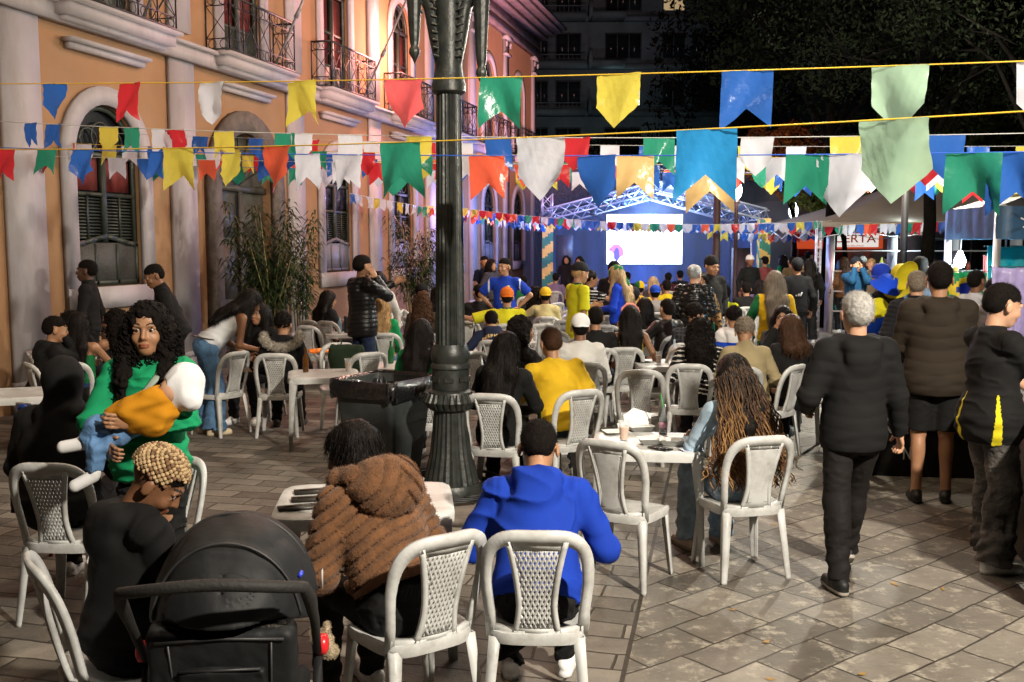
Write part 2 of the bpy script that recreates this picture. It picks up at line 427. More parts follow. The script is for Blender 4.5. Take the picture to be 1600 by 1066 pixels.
M_GLS = mat('dark_glass', (.010, .012, .014), .12, .0)
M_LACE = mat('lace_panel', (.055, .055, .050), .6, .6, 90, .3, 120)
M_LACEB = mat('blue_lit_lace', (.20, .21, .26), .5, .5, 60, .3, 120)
PIL = [6.4, 10.05, 13.35, 17.0, 20.75, 24.4, 28.1, 31.8, 35.6]
WIN = [8.2, 11.62, 15.2, 18.85, 22.5, 26.2, 29.9, 33.5]
ZC = 4.72      # underside of the string course
def arch_pts(w, zs, n=14, h=None):
    h = h or w / 2
    return [(-w / 2 * math.cos(PI * i / n), zs + h * math.sin(PI * i / n)) for i in range(n + 1)]
def wall_bay(mb, x0, x1, xc, w, z0, zs, zt, zb, h=None, depth=.16):
    """wall between x0 and x1 from zb to zt, with an arched opening of width w centred on xc, sill z0, springing zs"""
    def q(a, b, c, d): mb.add([a, b, c, d], [(0, 1, 2, 3)])
    L, R = xc - w / 2, xc + w / 2
    q((x0, 0, zb), (L, 0, zb), (L, 0, zt), (x0, 0, zt)); q((R, 0, zb), (x1, 0, zb), (x1, 0, zt), (R, 0, zt))
    if z0 > zb + .01: q((L, 0, zb), (R, 0, zb), (R, 0, z0), (L, 0, z0)); q((L, 0, z0), (R, 0, z0), (R, depth, z0), (L, depth, z0))
    A = arch_pts(w, zs, 14, h)
    for (a, za), (b, zb_) in zip(A[:-1], A[1:]):
        q((xc + a, 0, za), (xc + b, 0, zb_), (xc + b, 0, zt), (xc + a, 0, zt)); q((xc + a, 0, za), (xc + a, depth, za), (xc + b, depth, zb_), (xc + b, 0, zb_))
    q((L, 0, z0), (L, depth, z0), (L, depth, zs), (L, 0, zs)); q((R, 0, z0), (R, 0, zs), (R, depth, zs), (R, depth, z0))
def surround(mb, w, z0, zs, bw, t, foot=True, h=None):
    """flat raised band round an arched opening; foot: closed under the sill"""
    I = arch_pts(w, zs, 16, h); O = arch_pts(w + 2 * bw, zs, 16, (h or w / 2) + bw)
    zb = z0 - (bw * 1.2 if foot else 0)
    inn = [(-w / 2, z0)] + I + [(w / 2, z0)]; out = [(-w / 2 - bw, zb)] + O + [(w / 2 + bw, zb)]
    rings = [[(a[0], 0, a[1]), (b[0], 0, b[1]), (b[0], -t, b[1]), (a[0], -t, a[1])] for a, b in zip(inn, out)]
    mb.ring(rings)
    if foot: mb.box((0, -t / 2 - .005, z0 - bw * .6), (w + 2 * bw - .004, t + .01, bw * 1.2 - .004))
W1, S1, Z1, H1 = 1.36, 3.16, 1.44, .68      # ground floor windows
W2, S2, Z2 = 1.22, 7.0, 4.95                # upper french windows
for i, xc in enumerate(WIN):
    x0, x1 = PIL[i], PIL[i + 1]; door = i == 2
    mb = MB()
    if door: wall_bay(mb, x0, x1, xc, 1.75, 0, 2.95, ZC, 0, .9)
    else: wall_bay(mb, x0, x1, xc, W1, Z1, S1, ZC, 0, H1)
    part("wall", mb, M_OCH, house)
    mb = MB(); wall_bay(mb, x0, x1, xc, W2, Z2, S2, 8.7, ZC, .62); part("wall", mb, M_OCH, house)
mb = MB(); mb.box((3.2, .1, 4.35), (6.4, .2, 8.7)); part("wall", mb, M_OCH, house)
mb = MB(); mb.box((35.93, 4.0, 5.5), (.06, 8.0, 11.0)); part("wall", mb, M_OCH, house)      # the gable end
# window prototypes (children of their own window frame)
def ground_window(blue):
    f = MB(); f.m = 0; surround(f, W1, Z1, S1, .24, .07, True, H1)
    wn = link("window", f.mesh("window", M_WHT), house)
    mb = MB(); y = .10
    A = arch_pts(W1, S1, 14, H1); I = arch_pts(W1 - .14, S1, 14, H1 - .07)
    rings = [[(a[0], y, a[1]), (b[0], y, b[1]), (b[0], y - .05, b[1]), (a[0], y - .05, a[1])] for a, b in zip([(-W1 / 2, Z1)] + A + [(W1 / 2, Z1)], [(-W1 / 2 + .07, Z1)] + I + [(W1 / 2 - .07, Z1)])]
    mb.ring(rings); mb.box((0, y - .02, Z1 + .035), (W1 - .02, .07, .07)); mb.box((0, y - .02, S1 + .02), (W1 - .02, .07, .06))
    mb.box((0, y - .02, (Z1 + S1) / 2 + .3), (.07, .075, S1 - Z1 - .6))
    for s in (-1, 1): mb.tube([(s * .26 + .17 * math.cos(a), y - .03, S1 + .22 + .14 * math.sin(a)) for a in np.linspace(0, 2 * PI, 13)], .012, 5)
    mb.tube([(.20 * math.cos(a), y - .03, S1 + .27 + .19 * math.sin(a)) for a in np.linspace(0, 2 * PI, 15)], .012, 5)
    mb.box((0, y - .02, 2.66), (W1 - .14, .06, .05))
    link("frame", mb.mesh("frame", M_GRN), wn)
    mb = MB(); pts = [(-W1 / 2, Z1)] + A + [(W1 / 2, Z1)]; mb.add([(a, y + .03, z) for a, z in pts], [list(range(len(pts)))[::-1]]); link("pane", mb.mesh("pane", M_GLS), wn)
    mb = MB()                     # red boards behind the upper sashes, louvred shutters beneath
    for s in (-1, 1): mb.box((s * .33, y + .012, 2.93), (.54, .012, .44))
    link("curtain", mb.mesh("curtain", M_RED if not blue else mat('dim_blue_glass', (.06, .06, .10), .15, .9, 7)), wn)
    mb = MB()
    for s in (-1, 1):
        for k in range(13): mb.box((s * .33, y - .005, 2.09 + k * .043), (.54, .035, .016), Rx(.5))
        mb.box((s * .33, y - .03, 2.36), (.03, .02, .56))
    link("louvred_shutter", mb.mesh("louvred_shutter", M_GRN), wn)
    mb = MB()                     # scalloped half screen with three lace panels
    top = [(-.65, 2.0), (-.45, 2.02), (-.22, 2.07), (0, 2.11), (.22, 2.07), (.45, 2.02), (.65, 2.0)]
    for (a, za), (b, zb) in zip(top[:-1], top[1:]): mb.bar((a, y - .05, za), (b, y - .05, zb), .04, .06)
    for x in (-.64, -.22, .22, .64): mb.box((x, y - .05, 1.74), (.045, .04, .54))
    mb.box((0, y - .05, 1.49), (1.30, .04, .05))
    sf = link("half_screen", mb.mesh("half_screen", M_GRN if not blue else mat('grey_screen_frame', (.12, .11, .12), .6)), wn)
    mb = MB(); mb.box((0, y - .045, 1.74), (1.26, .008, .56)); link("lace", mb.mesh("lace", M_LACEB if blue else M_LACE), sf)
    return wn
def upper_window():
    f = MB(); surround(f, W2, Z2, S2, .24, .06, False, .62); wn = link("window", f.mesh("window", M_WHT), house)
    y = .11; mb = MB(); A = arch_pts(W2, S2, 14, .62); I = arch_pts(W2 - .16, S2, 14, .54)
    mb.ring([[(a[0], y, a[1]), (b[0], y, b[1]), (b[0], y - .06, b[1]), (a[0], y - .06, a[1])] for a, b in zip([(-W2 / 2, Z2)] + A + [(W2 / 2, Z2)], [(-W2 / 2 + .08, Z2)] + I + [(W2 / 2 - .08, Z2)])])
    mb.box((0, y - .03, 6.97), (W2 - .02, .08, .07)); mb.box((0, y - .03, (Z2 + S2) / 2), (.09, .09, S2 - Z2))
    for z in (5.55, 6.2): mb.box((0, y - .02, z), (W2 - .1, .06, .05))
    for s in (-1, 1): mb.tube([(s * .24 + .16 * math.cos(a), y - .03, 7.2 + .14 * math.sin(a)) for a in np.linspace(0, 2 * PI, 13)], .014, 5)
    mb.tube([(.16 * math.cos(a), y - .03, 7.36 + .14 * math.sin(a)) for a in np.linspace(0, 2 * PI, 13)], .014, 5)
    link("frame", mb.mesh("frame", M_GRN), wn)
    mb = MB(); pts = [(-W2 / 2, Z2)] + A + [(W2 / 2, Z2)]; mb.add([(a, y + .05, z) for a, z in pts], [list(range(len(pts)))[::-1]]); link("pane", mb.mesh("pane", M_GLS), wn)
    mb = MB()
    for s in (-1, 1): mb.box((s * .30, y + .02, 6.25), (.46, .02, 1.35))
    link("curtain", mb.mesh("curtain", M_RED), wn)
    mb = MB()
    for s in (-1, 1): mb.box((s * .30, y - .03, 5.27), (.46, .03, .52))
    link("door_panel", mb.mesh("door_panel", M_GRN), wn)
    return wn
def balcony():
    sl = MB()
    sl.box((0, -.20, ZC + .14), (2.20, .40, .15)); sl.box((0, -.24, ZC + .235), (2.30, .50, .05)); sl.box((0, -.15, ZC + .04), (2.06, .28, .06))
    sl.box((0, -.11, ZC - .17), (1.62, .18, .05)); sl.box((0, -.07, ZC - .235), (1.52, .11, .08))
    bl = link("balcony", sl.mesh("balcony", M_WHT), house)
    r = MB(); zt, zb = ZC + 1.12, ZC + .30; x0 = 1.08; yo = -.42
    def panel(a, b):
        a, b = Vector(a), Vector(b); n = max(1, round((b - a).length / .42))
        for i in range(n + 1):
            p = a.lerp(b, i / n); r.bar(p + Vector((0, 0, zb)), p + Vector((0, 0, zt)), .018)
        for i in range(n):
            p, q = a.lerp(b, i / n), a.lerp(b, (i + 1) / n); m = (p + q) / 2; d = (q - p).normalized()
            r.bar(p + Vector((0, 0, zb + .16)), q + Vector((0, 0, zt - .16)), .010); r.bar(q + Vector((0, 0, zb + .16)), p + Vector((0, 0, zt - .16)), .010)
            for zc in (zb + .08, zt - .08):
                for s in (-1, 1):
                    c = m + d * (.10 * s)
                    r.tube([c + d * (.07 * math.cos(t)) + Vector((0, 0, zc + .07 * math.sin(t))) for t in np.linspace(0, 2 * PI, 9)[:-1]], .007, 4, closed=True)
        for z, w_ in ((zt, .03), (zt - .16, .014), (zb, .02), (zb + .16, .014)): r.bar(a + Vector((0, 0, z)), b + Vector((0, 0, z)), w_)
    panel((-x0, yo, 0), (x0, yo, 0)); panel((-x0, -.02, 0), (-x0, yo, 0)); panel((x0, yo, 0), (x0, -.02, 0))
    link("railing", r.mesh("railing", M_IRN), bl)
    return bl
gw, gwb, uw, bal = None, None, None, None
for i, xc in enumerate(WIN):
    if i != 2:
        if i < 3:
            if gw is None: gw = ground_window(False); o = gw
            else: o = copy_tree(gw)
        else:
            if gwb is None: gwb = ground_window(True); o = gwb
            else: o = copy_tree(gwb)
        o.location = (xc, 0, 0)
    if uw is None: uw = upper_window(); o = uw; bal = balcony(); b2 = bal
    else: o = copy_tree(uw); b2 = copy_tree(bal)
    o.location = (xc, 0, 0); b2.location = (xc, 0, 0)
# the stone framed doorway
mb = MB(); surround(mb, 1.75, 0, 2.95, .36, .10, False, .9)
dw = link("doorway", mb.mesh("doorway", M_STN), house); dw.location = (WIN[2], 0, 0)
mb = MB(); A = arch_pts(1.75, 2.95, 14, .9)
pts = [(-.875, 0)] + A + [(.875, 0)]; mb.add([(a, .15, z) for a, z in pts], [list(range(len(pts)))[::-1]])
for s in (-1, 1):
    for z, h in ((.55, .8), (1.55, .9), (2.4, .55)):
        mb.box((s * .44, .135, z), (.62, .02, h)); mb.box((s * .44, .125, z), (.50, .02, h - .14))
mb.box((0, .10, 1.45), (.10, .05, 2.9)); mb.box((0, .10, 2.93), (1.74, .06, .10))
dl = link("door", mb.mesh("door", mat('door_paint', (.050, .046, .034), .55, .3, 8, .2, 40)), dw)
mb = MB()
for k in range(9):
    a = PI * k / 8; mb.bar((0, .115, 2.99), (.84 * math.cos(a), .115, 2.99 + .84 * math.sin(a)), .015)
link("fanlight_grille", mb.mesh("fanlight_grille", M_IRN), dw)
mb = MB(); mb.tube([(.09, .09, 1.25), (.09, .02, 1.25), (.09, .02, 1.10), (.09, .09, 1.10)], .012, 6); link("door_handle", mb.mesh("door_handle", M_IRN), dl)
# pilasters, string course, entablature, parapet
for i, x in enumerate(PIL):
    mb = MB(); wd = .62
    mb.box((x, -.035, 2.36), (wd, .07, ZC - .004)); mb.box((x, -.045, .14), (wd + .08, .10, .28)); mb.box((x, -.045, .33), (wd + .04, .09, .08))
    mb.box((x, -.032, 6.9), (wd - .06, .065, 3.5))
    mb.box((x, -.09, 8.62), (wd + .08, .18, .12)); mb.box((x, -.08, 8.10), (wd + .02, .14, .06))
    for s in (-1, 1):
        mb.tube([(x + s * (.24 + .07 * math.cos(a)), -.13, 8.42 + .07 * math.sin(a)) for a in np.linspace(0, 2 * PI, 9)], .03, 6)
    part("pilaster", mb, M_WHT, house)
mb = MB(); mb.box((18.1, -.09, ZC + .10), (36, .18, .20)); mb.box((18.1, -.13, ZC + .225), (36, .27, .05)); part("string_course", mb, M_WHT, house)
M_PNK = mat('weathered_cornice', (.50, .34, .30), .8, .1, 2, .2, 20, dirt=(.10, .08, .07), dirts=2.5, dirtw=.7)
mb = MB(); mb.box((18.1, -.07, 8.85), (36.1, .2, .30)); mb.box((18.1, -.05, 9.2), (36.05, .12, .40)); mb.box((18.15, -.18, 9.47), (36.3, .40, .14))
mb.box((18.2, -.30, 9.60), (36.5, .64, .12)); mb.box((18.25, -.42, 9.73), (36.7, .90, .13)); mb.box((18.3, -.5, 9.84), (36.8, 1.06, .08)); part("cornice", mb, M_PNK, house)
mb = MB(); mb.box((18.1, -.05, 10.25), (36, .3, .74)); mb.box((18.1, -.05, 10.95), (36.1, .42, .12))
for k in range(90): mb.lathe([(.05, 0), (.09, .12), (.05, .3), (.07, .33)], (.4 + k * .4, -.05, 10.6), 8)
part("parapet", mb, M_PNK, house)
# flag staffs leaning from two balconies
for t, out in ((12.1, .25), (15.8, .25), (19.5, .3)):
    mb = MB(); mb.tube([(t, -out, 4.95), (t + .25, -out - 1.0, 7.2)], .022, 8); mb.tube([(t + .1, -out - .40, 5.85), (t + .12, -out - .48, 6.0)], .04, 8); part("flag_staff", mb, mat('grey_metal', (.18, .18, .18), .4), house)

# ================================================================ apartment block behind
M_APT = mat('dark_concrete', (.15, .23, .25), .85, .25, .8, .1, 8)
M_APG = mat('apartment_glass', (.02, .03, .035), .2, .3, 1)
ap = thing("apartment_block", "tall dark teal apartment block with balconies behind the stage, some windows lit", "building", (3.0, 66, 0))
mb = MB(); mb.box((4.8, 5, 17), (14, 8, 34)); part("wall", mb, M_APT, ap)
lit = mat('lit_window', (.75, .95, 1.0), .5, 0, emit=1.6); litw = mat('warm_lit_window', (1.0, .72, .38), .5, 0, emit=.35)
for fl in range(11):
    z = 1.4 + fl * 3.05; mb = MB()
    mb.box((-.1, .5, z), (3.8, 2.2, .30)); mb.box((3.2, .4, z), (2.2, 2.6, .30)); mb.box((4.8, .8, z + .01), (13.6, .8, .28))
    mb.box((-.1, -.55, z + .55), (3.8, .08, .06)); mb.box((-1.9, .3, z + .2), (.15, 2, .6)); mb.box((2.05, .2, z + .3), (.2, 2.4, .9))
    for k in range(14): mb.box((-1.9 + k * .28, -.55, z + .3), (.03, .04, .5))
    mb.box((8.6, .9, z + .4), (5.6, .12, .06))
    part("balcony", mb, M_APT, ap)
    for j, (x, w_) in enumerate(((-1.1, 1.0), (.7, 1.7), (4.3, 2.4), (7.6, 1.5), (9.9, 2.2))):
        f = MB(); f.box((x, .95, z + 1.35), (w_, .1, 1.7)); k = max(2, round(w_ / .7))
        fr = part("window", f, mat('window_frame_grey', (.10, .13, .14), .6), ap)
        on = (fl == 3 and j in (2,)) or (fl == 3 and j == 3)
        for q in range(k):
            pw = (w_ - .08 * (k + 1)) / k; pm = MB(); pm.box((x - w_ / 2 + .08 + pw / 2 + q * (pw + .08), .89, z + 1.35), (pw, .02, 1.5))
            if q == 0 or k < 2: pane = pm
            else: pane.V and pane.add(pm.V, pm.F)
        part("pane", pane, lit if on and j == 2 else (litw if fl == 5 and j == 3 else M_APG), fr)
# ================================================================ second dark block further right and low lit shop row
ap2 = thing("office_block", "unlit dark office block behind the trees, right of the apartment block", "building", (22, 72, 0))
mb = MB(); mb.box((0, 4, 13), (22, 8, 26)); part("wall", mb, mat('night_concrete', (.06, .065, .07), .9, .2, .5), ap2)
for fl in range(7):
    for k in range(6):
        mb = MB(); mb.box((-8.6 + k * 3.4, -.04, 3.5 + fl * 3.2), (2.0, .12, 1.4)); part("window", mb, M_APG, ap2)
# ================================================================ cast iron lamp post
M_CAST = mat('cast_iron', (.020, .024, .022), .42, .35, 14, .2, 25, metal=.15, dirt=(.07, .065, .05), dirts=9, dirtw=.5)
lpx, lpy = gp(705, 790).xy
post = thing("street_lamp_post", "dark green fluted cast iron lamp post with scrolled brackets standing mid frame", "lamp post", (lpx, lpy, 0))
mb = MB(); mb.box((0, 0, .05), (.95, .95, .10)); mb.box((0, 0, .025), (1.15, 1.15, .05)); part("stone_step", mb, M_STN, post)
mb = MB(); mb.lathe([(.24, .10), (.24, .16), (.225, .19)], n=32)
mb.lathe([(.215, .19), (.20, .26), (.160, .42), (.140, .60), (.130, .74)], n=96, flute=24, fd=.05)
mb.lathe([(.135, .74), (.165, .76), (.178, .80), (.178, .85), (.165, .89), (.135, .91)], n=40)
mb.lathe([(.140, .91), (.140, 1.06), (.150, 1.07), (.150, 1.09), (.136, 1.11), (.145, 1.14), (.150, 1.18), (.136, 1.22), (.125, 1.25)], n=40)
for k in range(26):
    a = 2 * PI * k / 26; p = Vector((math.cos(a), math.sin(a), 0)); mb.tube([p * .170 + Vector((0, 0, .77)), p * .192 + Vector((0, 0, .82)), p * .175 + Vector((0, 0, .88))], [.012, .026, .012], 6)
for k in range(8):
    a = 2 * PI * k / 8; mb.box((.141 * math.cos(a), .141 * math.sin(a), .99), (.018, .07, .035), Rz(a))
part("pedestal", mb, M_CAST, post, True, 35)
mb = MB(); mb.lathe([(.113, 1.25), (.092, 3.13)], n=120, flute=20, fd=.10); part("shaft", mb, M_CAST, post, True, 40)
mb = MB(); mb.lathe([(.10, 3.10), (.125, 3.12), (.128, 3.17), (.112, 3.22), (.10, 3.30), (.098, 3.45), (.105, 3.55), (.10, 3.8), (.08, 4.3), (.07, 4.9), (.05, 5.2), (.0, 5.4)], n=32)
for k in range(4):
    a = PI / 4 + k * PI / 2; d = Vector((math.cos(a), math.sin(a), 0))
    for j in range(11): c = d * (.115 + .004 * j) + Vector((0, 0, 3.36 + j * .055)); mb.tube([c + Vector((-d.y, d.x, 0)) * .03, c + d * .02 + Vector((0, 0, .012)), c - Vector((-d.y, d.x, 0)) * .03], [.006, .011, .006], 6)
part("capital", mb, M_CAST, post, True, 40)
# brackets with hanging tapered spindles; each carries a lantern above the frame
for s, drop, yy in ((-1, 3.42, -.05), (1, 3.26, -.10)):
    mb = MB(); x = s * .245
    mb.lathe([(0, drop - .11), (.018, drop - .07), (.042, drop - .03), (.040, drop + .0), (.028, drop + .02), (.036, drop + .06), (.040, drop + .10), (.068, 4.0 + (.0 if s < 0 else -.15))], (x, yy, 0), n=40, flute=10, fd=.06)
    zt = 4.0 if s < 0 else 3.85
    mb.lathe([(.068, zt), (.098, zt + .02), (.104, zt + .06), (.085, zt + .10), (.065, zt + .35), (.10, zt + .45), (.11, zt + .5)], (x, yy, 0), n=24)
    mb.tube([(s * .07, -.03, 3.30), (s * .10, -.05, 3.50), (s * .13, -.06, 3.70), (s * .19, yy * .6, 3.88), (x, yy, zt + .1)], [.030, .050, .055, .06, .06], 10, flat=.7)
    mb.tube([(s * .10, -.03, 3.62), (s * .15, -.05, 3.72), (s * .20, yy, 3.76), (s * .21, yy, 3.70), (s * .18, yy, 3.68)], [.02, .025, .02, .016, .01], 8)
    br = part("bracket", mb, M_CAST, post, True, 40)
    g2 = MB(); g2.lathe([(.08, zt + .5), (.16, zt + .68), (.18, zt + .85), (.13, zt + 1.05), (.04, zt + 1.15)], (x, yy, 0), n=20)
    link("lantern_globe", g2.mesh("lantern_globe", mat('lamp_globe', (1, .86, .66), .4, 0, emit=2), True), br)
mb = MB()
for k in range(7):
    pts = [(.5 * math.cos(a + k) * (1 - .03 * k), .5 * math.sin(a * 1.0 + k) * .9, .115 + .012 * k) for a in np.linspace(0, 3.2, 14)]; mb.tube(pts, .008, 5)
tag(link("power_cable", mb.mesh("power_cable", mat('black_rubber', (.01, .01, .01), .5), True), loc=(lpx, lpy, 0)), "loose black power cables coiled round the foot of the cast iron post", "cable")

# ================================================================ plastic chairs
M_PLA = mat('white_plastic', (.52, .53, .52), .42, .06, 3, .05, 40, dirt=(.17, .155, .13), dirts=5, dirtw=.75, spec=.4)
M_PLB = mat('grey_plastic', (.36, .38, .40), .45, .08, 3, .05, 40, dirt=(.14, .14, .14), dirts=5, dirtw=.7, spec=.4)
def back_pt(u, v):           # u -1..1 across, v 0..1 up the backrest -> local point (chair faces +y)
    x = u * (.205 - .0 * v); z = .43 + v * .45
    return Vector((x, -.195 - .11 * v + .055 * (u * u) * (1 - .15 * v), z))
def thick_strip(mb, uv, half, t=.012, wdir=None):
    """a flat band following the curved back, uv = path, half = half width in metres"""
    rings = []
    n = len(uv)
    for i, (u, v) in enumerate(uv):
        p = back_pt(u, v); a = back_pt(*uv[max(i - 1, 0)]); b = back_pt(*uv[min(i + 1, n - 1)]); tg = (b - a).normalized()
        nr = (back_pt(u + .02, v) - back_pt(u - .02, v)).cross(back_pt(u, v + .02) - back_pt(u, v - .02)).normalized()
        sd = tg.cross(nr).normalized(); h = half[i] if isinstance(half, list) else half
        rings.append([p + sd * h + nr * t, p - sd * h + nr * t, p - sd * h - nr * t, p + sd * h - nr * t])
    mb.ring(rings)
def splat_w(v): return .34 + .25 * (abs(v - .30) / .7) ** 1.6 if v > .30 else .34 + .10 * ((.30 - v) / .30) ** 1.5
def make_chair(kind, M, label='', loc=(0, 0, 0)):
    t = thing("plastic_chair", label, "chair", loc)
    # seat: rounded square slab with rolled edge
    n = 40; rings = []
    def sq(k, r, z, y=0):
        a = 2 * PI * k / n; e = 4.0; c, s_ = math.cos(a), math.sin(a); q = (abs(c) ** e + abs(s_) ** e) ** (-1 / e)
        yy = s_ * q * r * .97; xx = c * q * r * (1.0 + .07 * s_ * q)
        return Vector((xx, yy + y, z - (.018 if yy > .15 else 0)))
    for r, z in ((.12, .428), (.185, .436), (.208, .445), (.217, .442), (.222, .425), (.216, .395), (.209, .395), (.205, .415), (.12, .417)):
        rings.append([sq(k, r, z) for k in range(n)])
    mb = MB(); mb.ring(rings); part("seat", mb, M, t, True, 50)
    # backrest: hoop + splat
    mb = MB(); hp = []
    for i in range(25):
        a = PI * i / 24; u = -math.copysign(abs(math.cos(a)) ** .50, math.cos(a)) ; v = .50 + .47 * math.sin(a) ** .66
        hp.append((u, v))
    path = [(-.90, -.04), (-.93, .2), (-.97, .36)] + hp + [(.97, .36), (.93, .2), (.90, -.04)]
    half = [.020] * 3 + [.021 + .008 * math.sin(PI * i / 24) for i in range(25)] + [.020] * 3
    thick_strip(mb, path, half, .010)
    thick_strip(mb, [(-.90, .02), (-.4, -.01), (.4, -.01), (.90, .02)], .030, .011)
    for s in (-1, 1): thick_strip(mb, [(s * splat_w(v), v) for v in np.linspace(.02, .93, 14)], .011, .010)
    thick_strip(mb, [(-.45, .90), (0, .905), (.45, .90)], .022, .008)
    if kind == 'lattice':
        thick_strip(mb, [(-.38, .05), (0, .05), (.38, .05)], .012, .007)
        for s in (-1, 1):
            for c in np.linspace(-.78, 1.38, 24):
                seg = []
                for q in np.linspace(-1, 1, 41):
                    u = q * .64; v = c + s * u * 1.05
                    if .05 < v < .90 and abs(u) < splat_w(v): seg.append((u, v))
                if len(seg) > 2: thick_strip(mb, seg[::3] + ([seg[-1]] if (len(seg) - 1) % 3 else []), .0048, .0040)
    else:
        vs = np.linspace(.03, .91, 12); R = []
        for v in vs:
            wv = splat_w(v)
            R.append([back_pt(u * wv, v) + Vector((0, dy, 0)) for u, dy in [(a, .006) for a in np.linspace(-1, 1, 7)] + [(a, -.006) for a in np.linspace(1, -1, 7)]])
        mb.ring(R); thick_strip(mb, [(s_ * (splat_w(v) - .07), v) for s_, v in [(-1, .12), (-1, .3), (-1, .6), (-1, .84), (1, .84), (1, .6), (1, .3), (1, .12), (-1, .12)]], .003, .009)
    part("backrest", mb, M, t, False)
    for sx in (-1, 1):
        for sy in (-1, 1):
            mb = MB(); top = Vector((sx * .195, sy * .185 - .0, .42)); bot = Vector((sx * .225, sy * (.235 if sy < 0 else .215), 0))
            R = []
            for f in (0, .3, .7, .97, 1.0):
                p = top.lerp(bot, f); w_ = .036 - .012 * f; th = .008
                if f >= .97: w_ *= .95
                # L-shaped section
                x, y = -sx, -sy
                R.append([p + Vector((a * x, b * y, 0)) for a, b in ((0, 0), (w_ * 1.35, 0), (w_ * 1.35, th), (th, th), (th, w_ * 1.35), (0, w_ * 1.35))])
            if sx * sy > 0: R = [r[::-1] for r in R]
            mb.ring(R); part("leg", mb, M, t)
    return t
_proto = {}
def chair(px, D, yaw, kind, label, group="white plastic chairs round the plaza", M='w', pos=None, center=False):
    key = (kind, M)
    if key not in _proto: o = _proto[key] = make_chair(kind, M_PLA if M == 'w' else M_PLB)
    else: o = copy_tree(_proto[key])
    x, y = pos if pos else xy(px, D); ya = math.radians(yaw)
    if not center: x, y = x - .29 * math.sin(ya), y + .29 * math.cos(ya)      # px, D give the place of the backrest
    o.location = (x, y, 0); o.rotation_euler = (0, 0, math.radians(yaw)); o['label'] = label; o['group'] = group
    return o
# ================================================================ plastic tables
def make_table():
    t = thing("plastic_table", "", "table"); n = 48; rings = []
    def sq(k, r, z):
        a = 2 * PI * k / n; e = 9; c, s_ = math.cos(a), math.sin(a); q = (abs(c) ** e + abs(s_) ** e) ** (-1 / e)
        return Vector((c * q * r, s_ * q * r, z))
    for r, z in ((.05, .712), (.285, .712), (.30, .716), (.335, .716), (.348, .710), (.352, .695), (.350, .655), (.343, .655), (.343, .70), (.05, .70)): rings.append([sq(k, r, z) for k in range(n)])
    mb = MB(); mb.ring(rings); part("tabletop", mb, M_PLA, t, True, 40)
    for sx in (-1, 1):
        for sy in (-1, 1):
            mb = MB(); R = []
            for f in (0, .05, .4, 1.0):
                z = .69 * (1 - f); w_ = (.095, .075, .05, .036)[(0, .05, .4, 1.0).index(f)]; p = Vector((sx * (.335 + .02 * f), sy * (.335 + .02 * f), z)); th = .010
                R.append([p + Vector((-a * sx, -b * sy, 0)) for a, b in ((0, 0), (w_, 0), (w_, th), (th, th), (th, w_), (0, w_))])
            if sx * sy > 0: R = [r[::-1] for r in R]
            mb.ring(R); part("leg", mb, M_PLA, t)
    return t
_tab = []
def table(px, D, yaw, label, s=1.0):
    o = copy_tree(_tab[0]) if _tab else make_table()
    if not _tab: _tab.append(o)
    x, y = xy(px, D); o.scale = (1, 1, 1); o.location = (x, y, 0); o.rotation_euler = (0, 0, math.radians(yaw)); o['label'] = label; o['group'] = "white plastic tables"
    return o
# ================================================================ people
def fur_on(o, n, ln, name="fur_pile", seed=2, droop=.5, M=None, spread=.35, w_=.0011):
    me = o.data; V = np.empty(len(me.vertices) * 3, np.float32); me.vertices.foreach_get('co', V); V = V.reshape(-1, 3); N = np.array([v.normal[:] for v in me.vertices]); g_ = np.random.default_rng(seed)
    k = g_.integers(0, len(V), n); P = V[k] + g_.normal(size=(n, 3)) * .003; d = N[k] + g_.normal(size=(n, 3)) * spread + np.array((0, 0, -droop)); d /= np.linalg.norm(d, axis=1)[:, None]; s_ = np.cross(d, g_.normal(size=(n, 3))); s_ /= np.linalg.norm(s_, axis=1)[:, None]
    l = ln * g_.uniform(.5, 1.3, (n, 1)); q = np.stack([P - s_ * w_, P + s_ * w_, P + d * l], 1).reshape(-1, 3)
    r = link(name, mesh_from(name, q, np.arange(n * 3).reshape(-1, 3), M or o.data.materials[0], None, False), o); r['kind'] = 'stuff'; return r
SK = {'dark': (.075, .036, .020), 'brown': (.20, .092, .045), 'tan': (.34, .175, .095), 'light': (.48, .27, .17)}
def skinm(s): return mat('skin_' + s, SK[s], .48, .10, 12, .08, 140, spec=.4)
def hairm(col, kind):
    st = (1, 1, .12) if kind in ('long', 'pony', 'bun') else (1, 1, 1)
    return mat('hair_%s_%s' % (col, kind), {'black': (.0070, .0052, .0044), 'brown': (.045, .022, .012), 'auburn': (.06, .020, .012), 'blond': (.36, .22, .10), 'grey': (.34, .33, .31), 'ash': (.16, .13, .10), 'fair': (.42, .30, .17)}[col],
               (.5 if kind in ('long', 'pony', 'bun') else .85), .35, 60, .4, 160 if kind != 'curly' else 60, stretch=st, spec=.10)
def ik(a, t, l1, l2, hint):
    a, t, hint = Vector(a), Vector(t), Vector(hint); d = t - a; L = d.length
    if L > (l1 + l2) * .995: t = a + d.normalized() * (l1 + l2) * .995; d = t - a; L = d.length
    x = (l1 * l1 - l2 * l2 + L * L) / (2 * L); h = math.sqrt(max(l1 * l1 - x * x, 0)); n = d.normalized()
    q = hint - n * hint.dot(n); q = q.normalized() if q.length > 1e-4 else Vector((0, 0, -1))
    return a + n * x + q * h, t
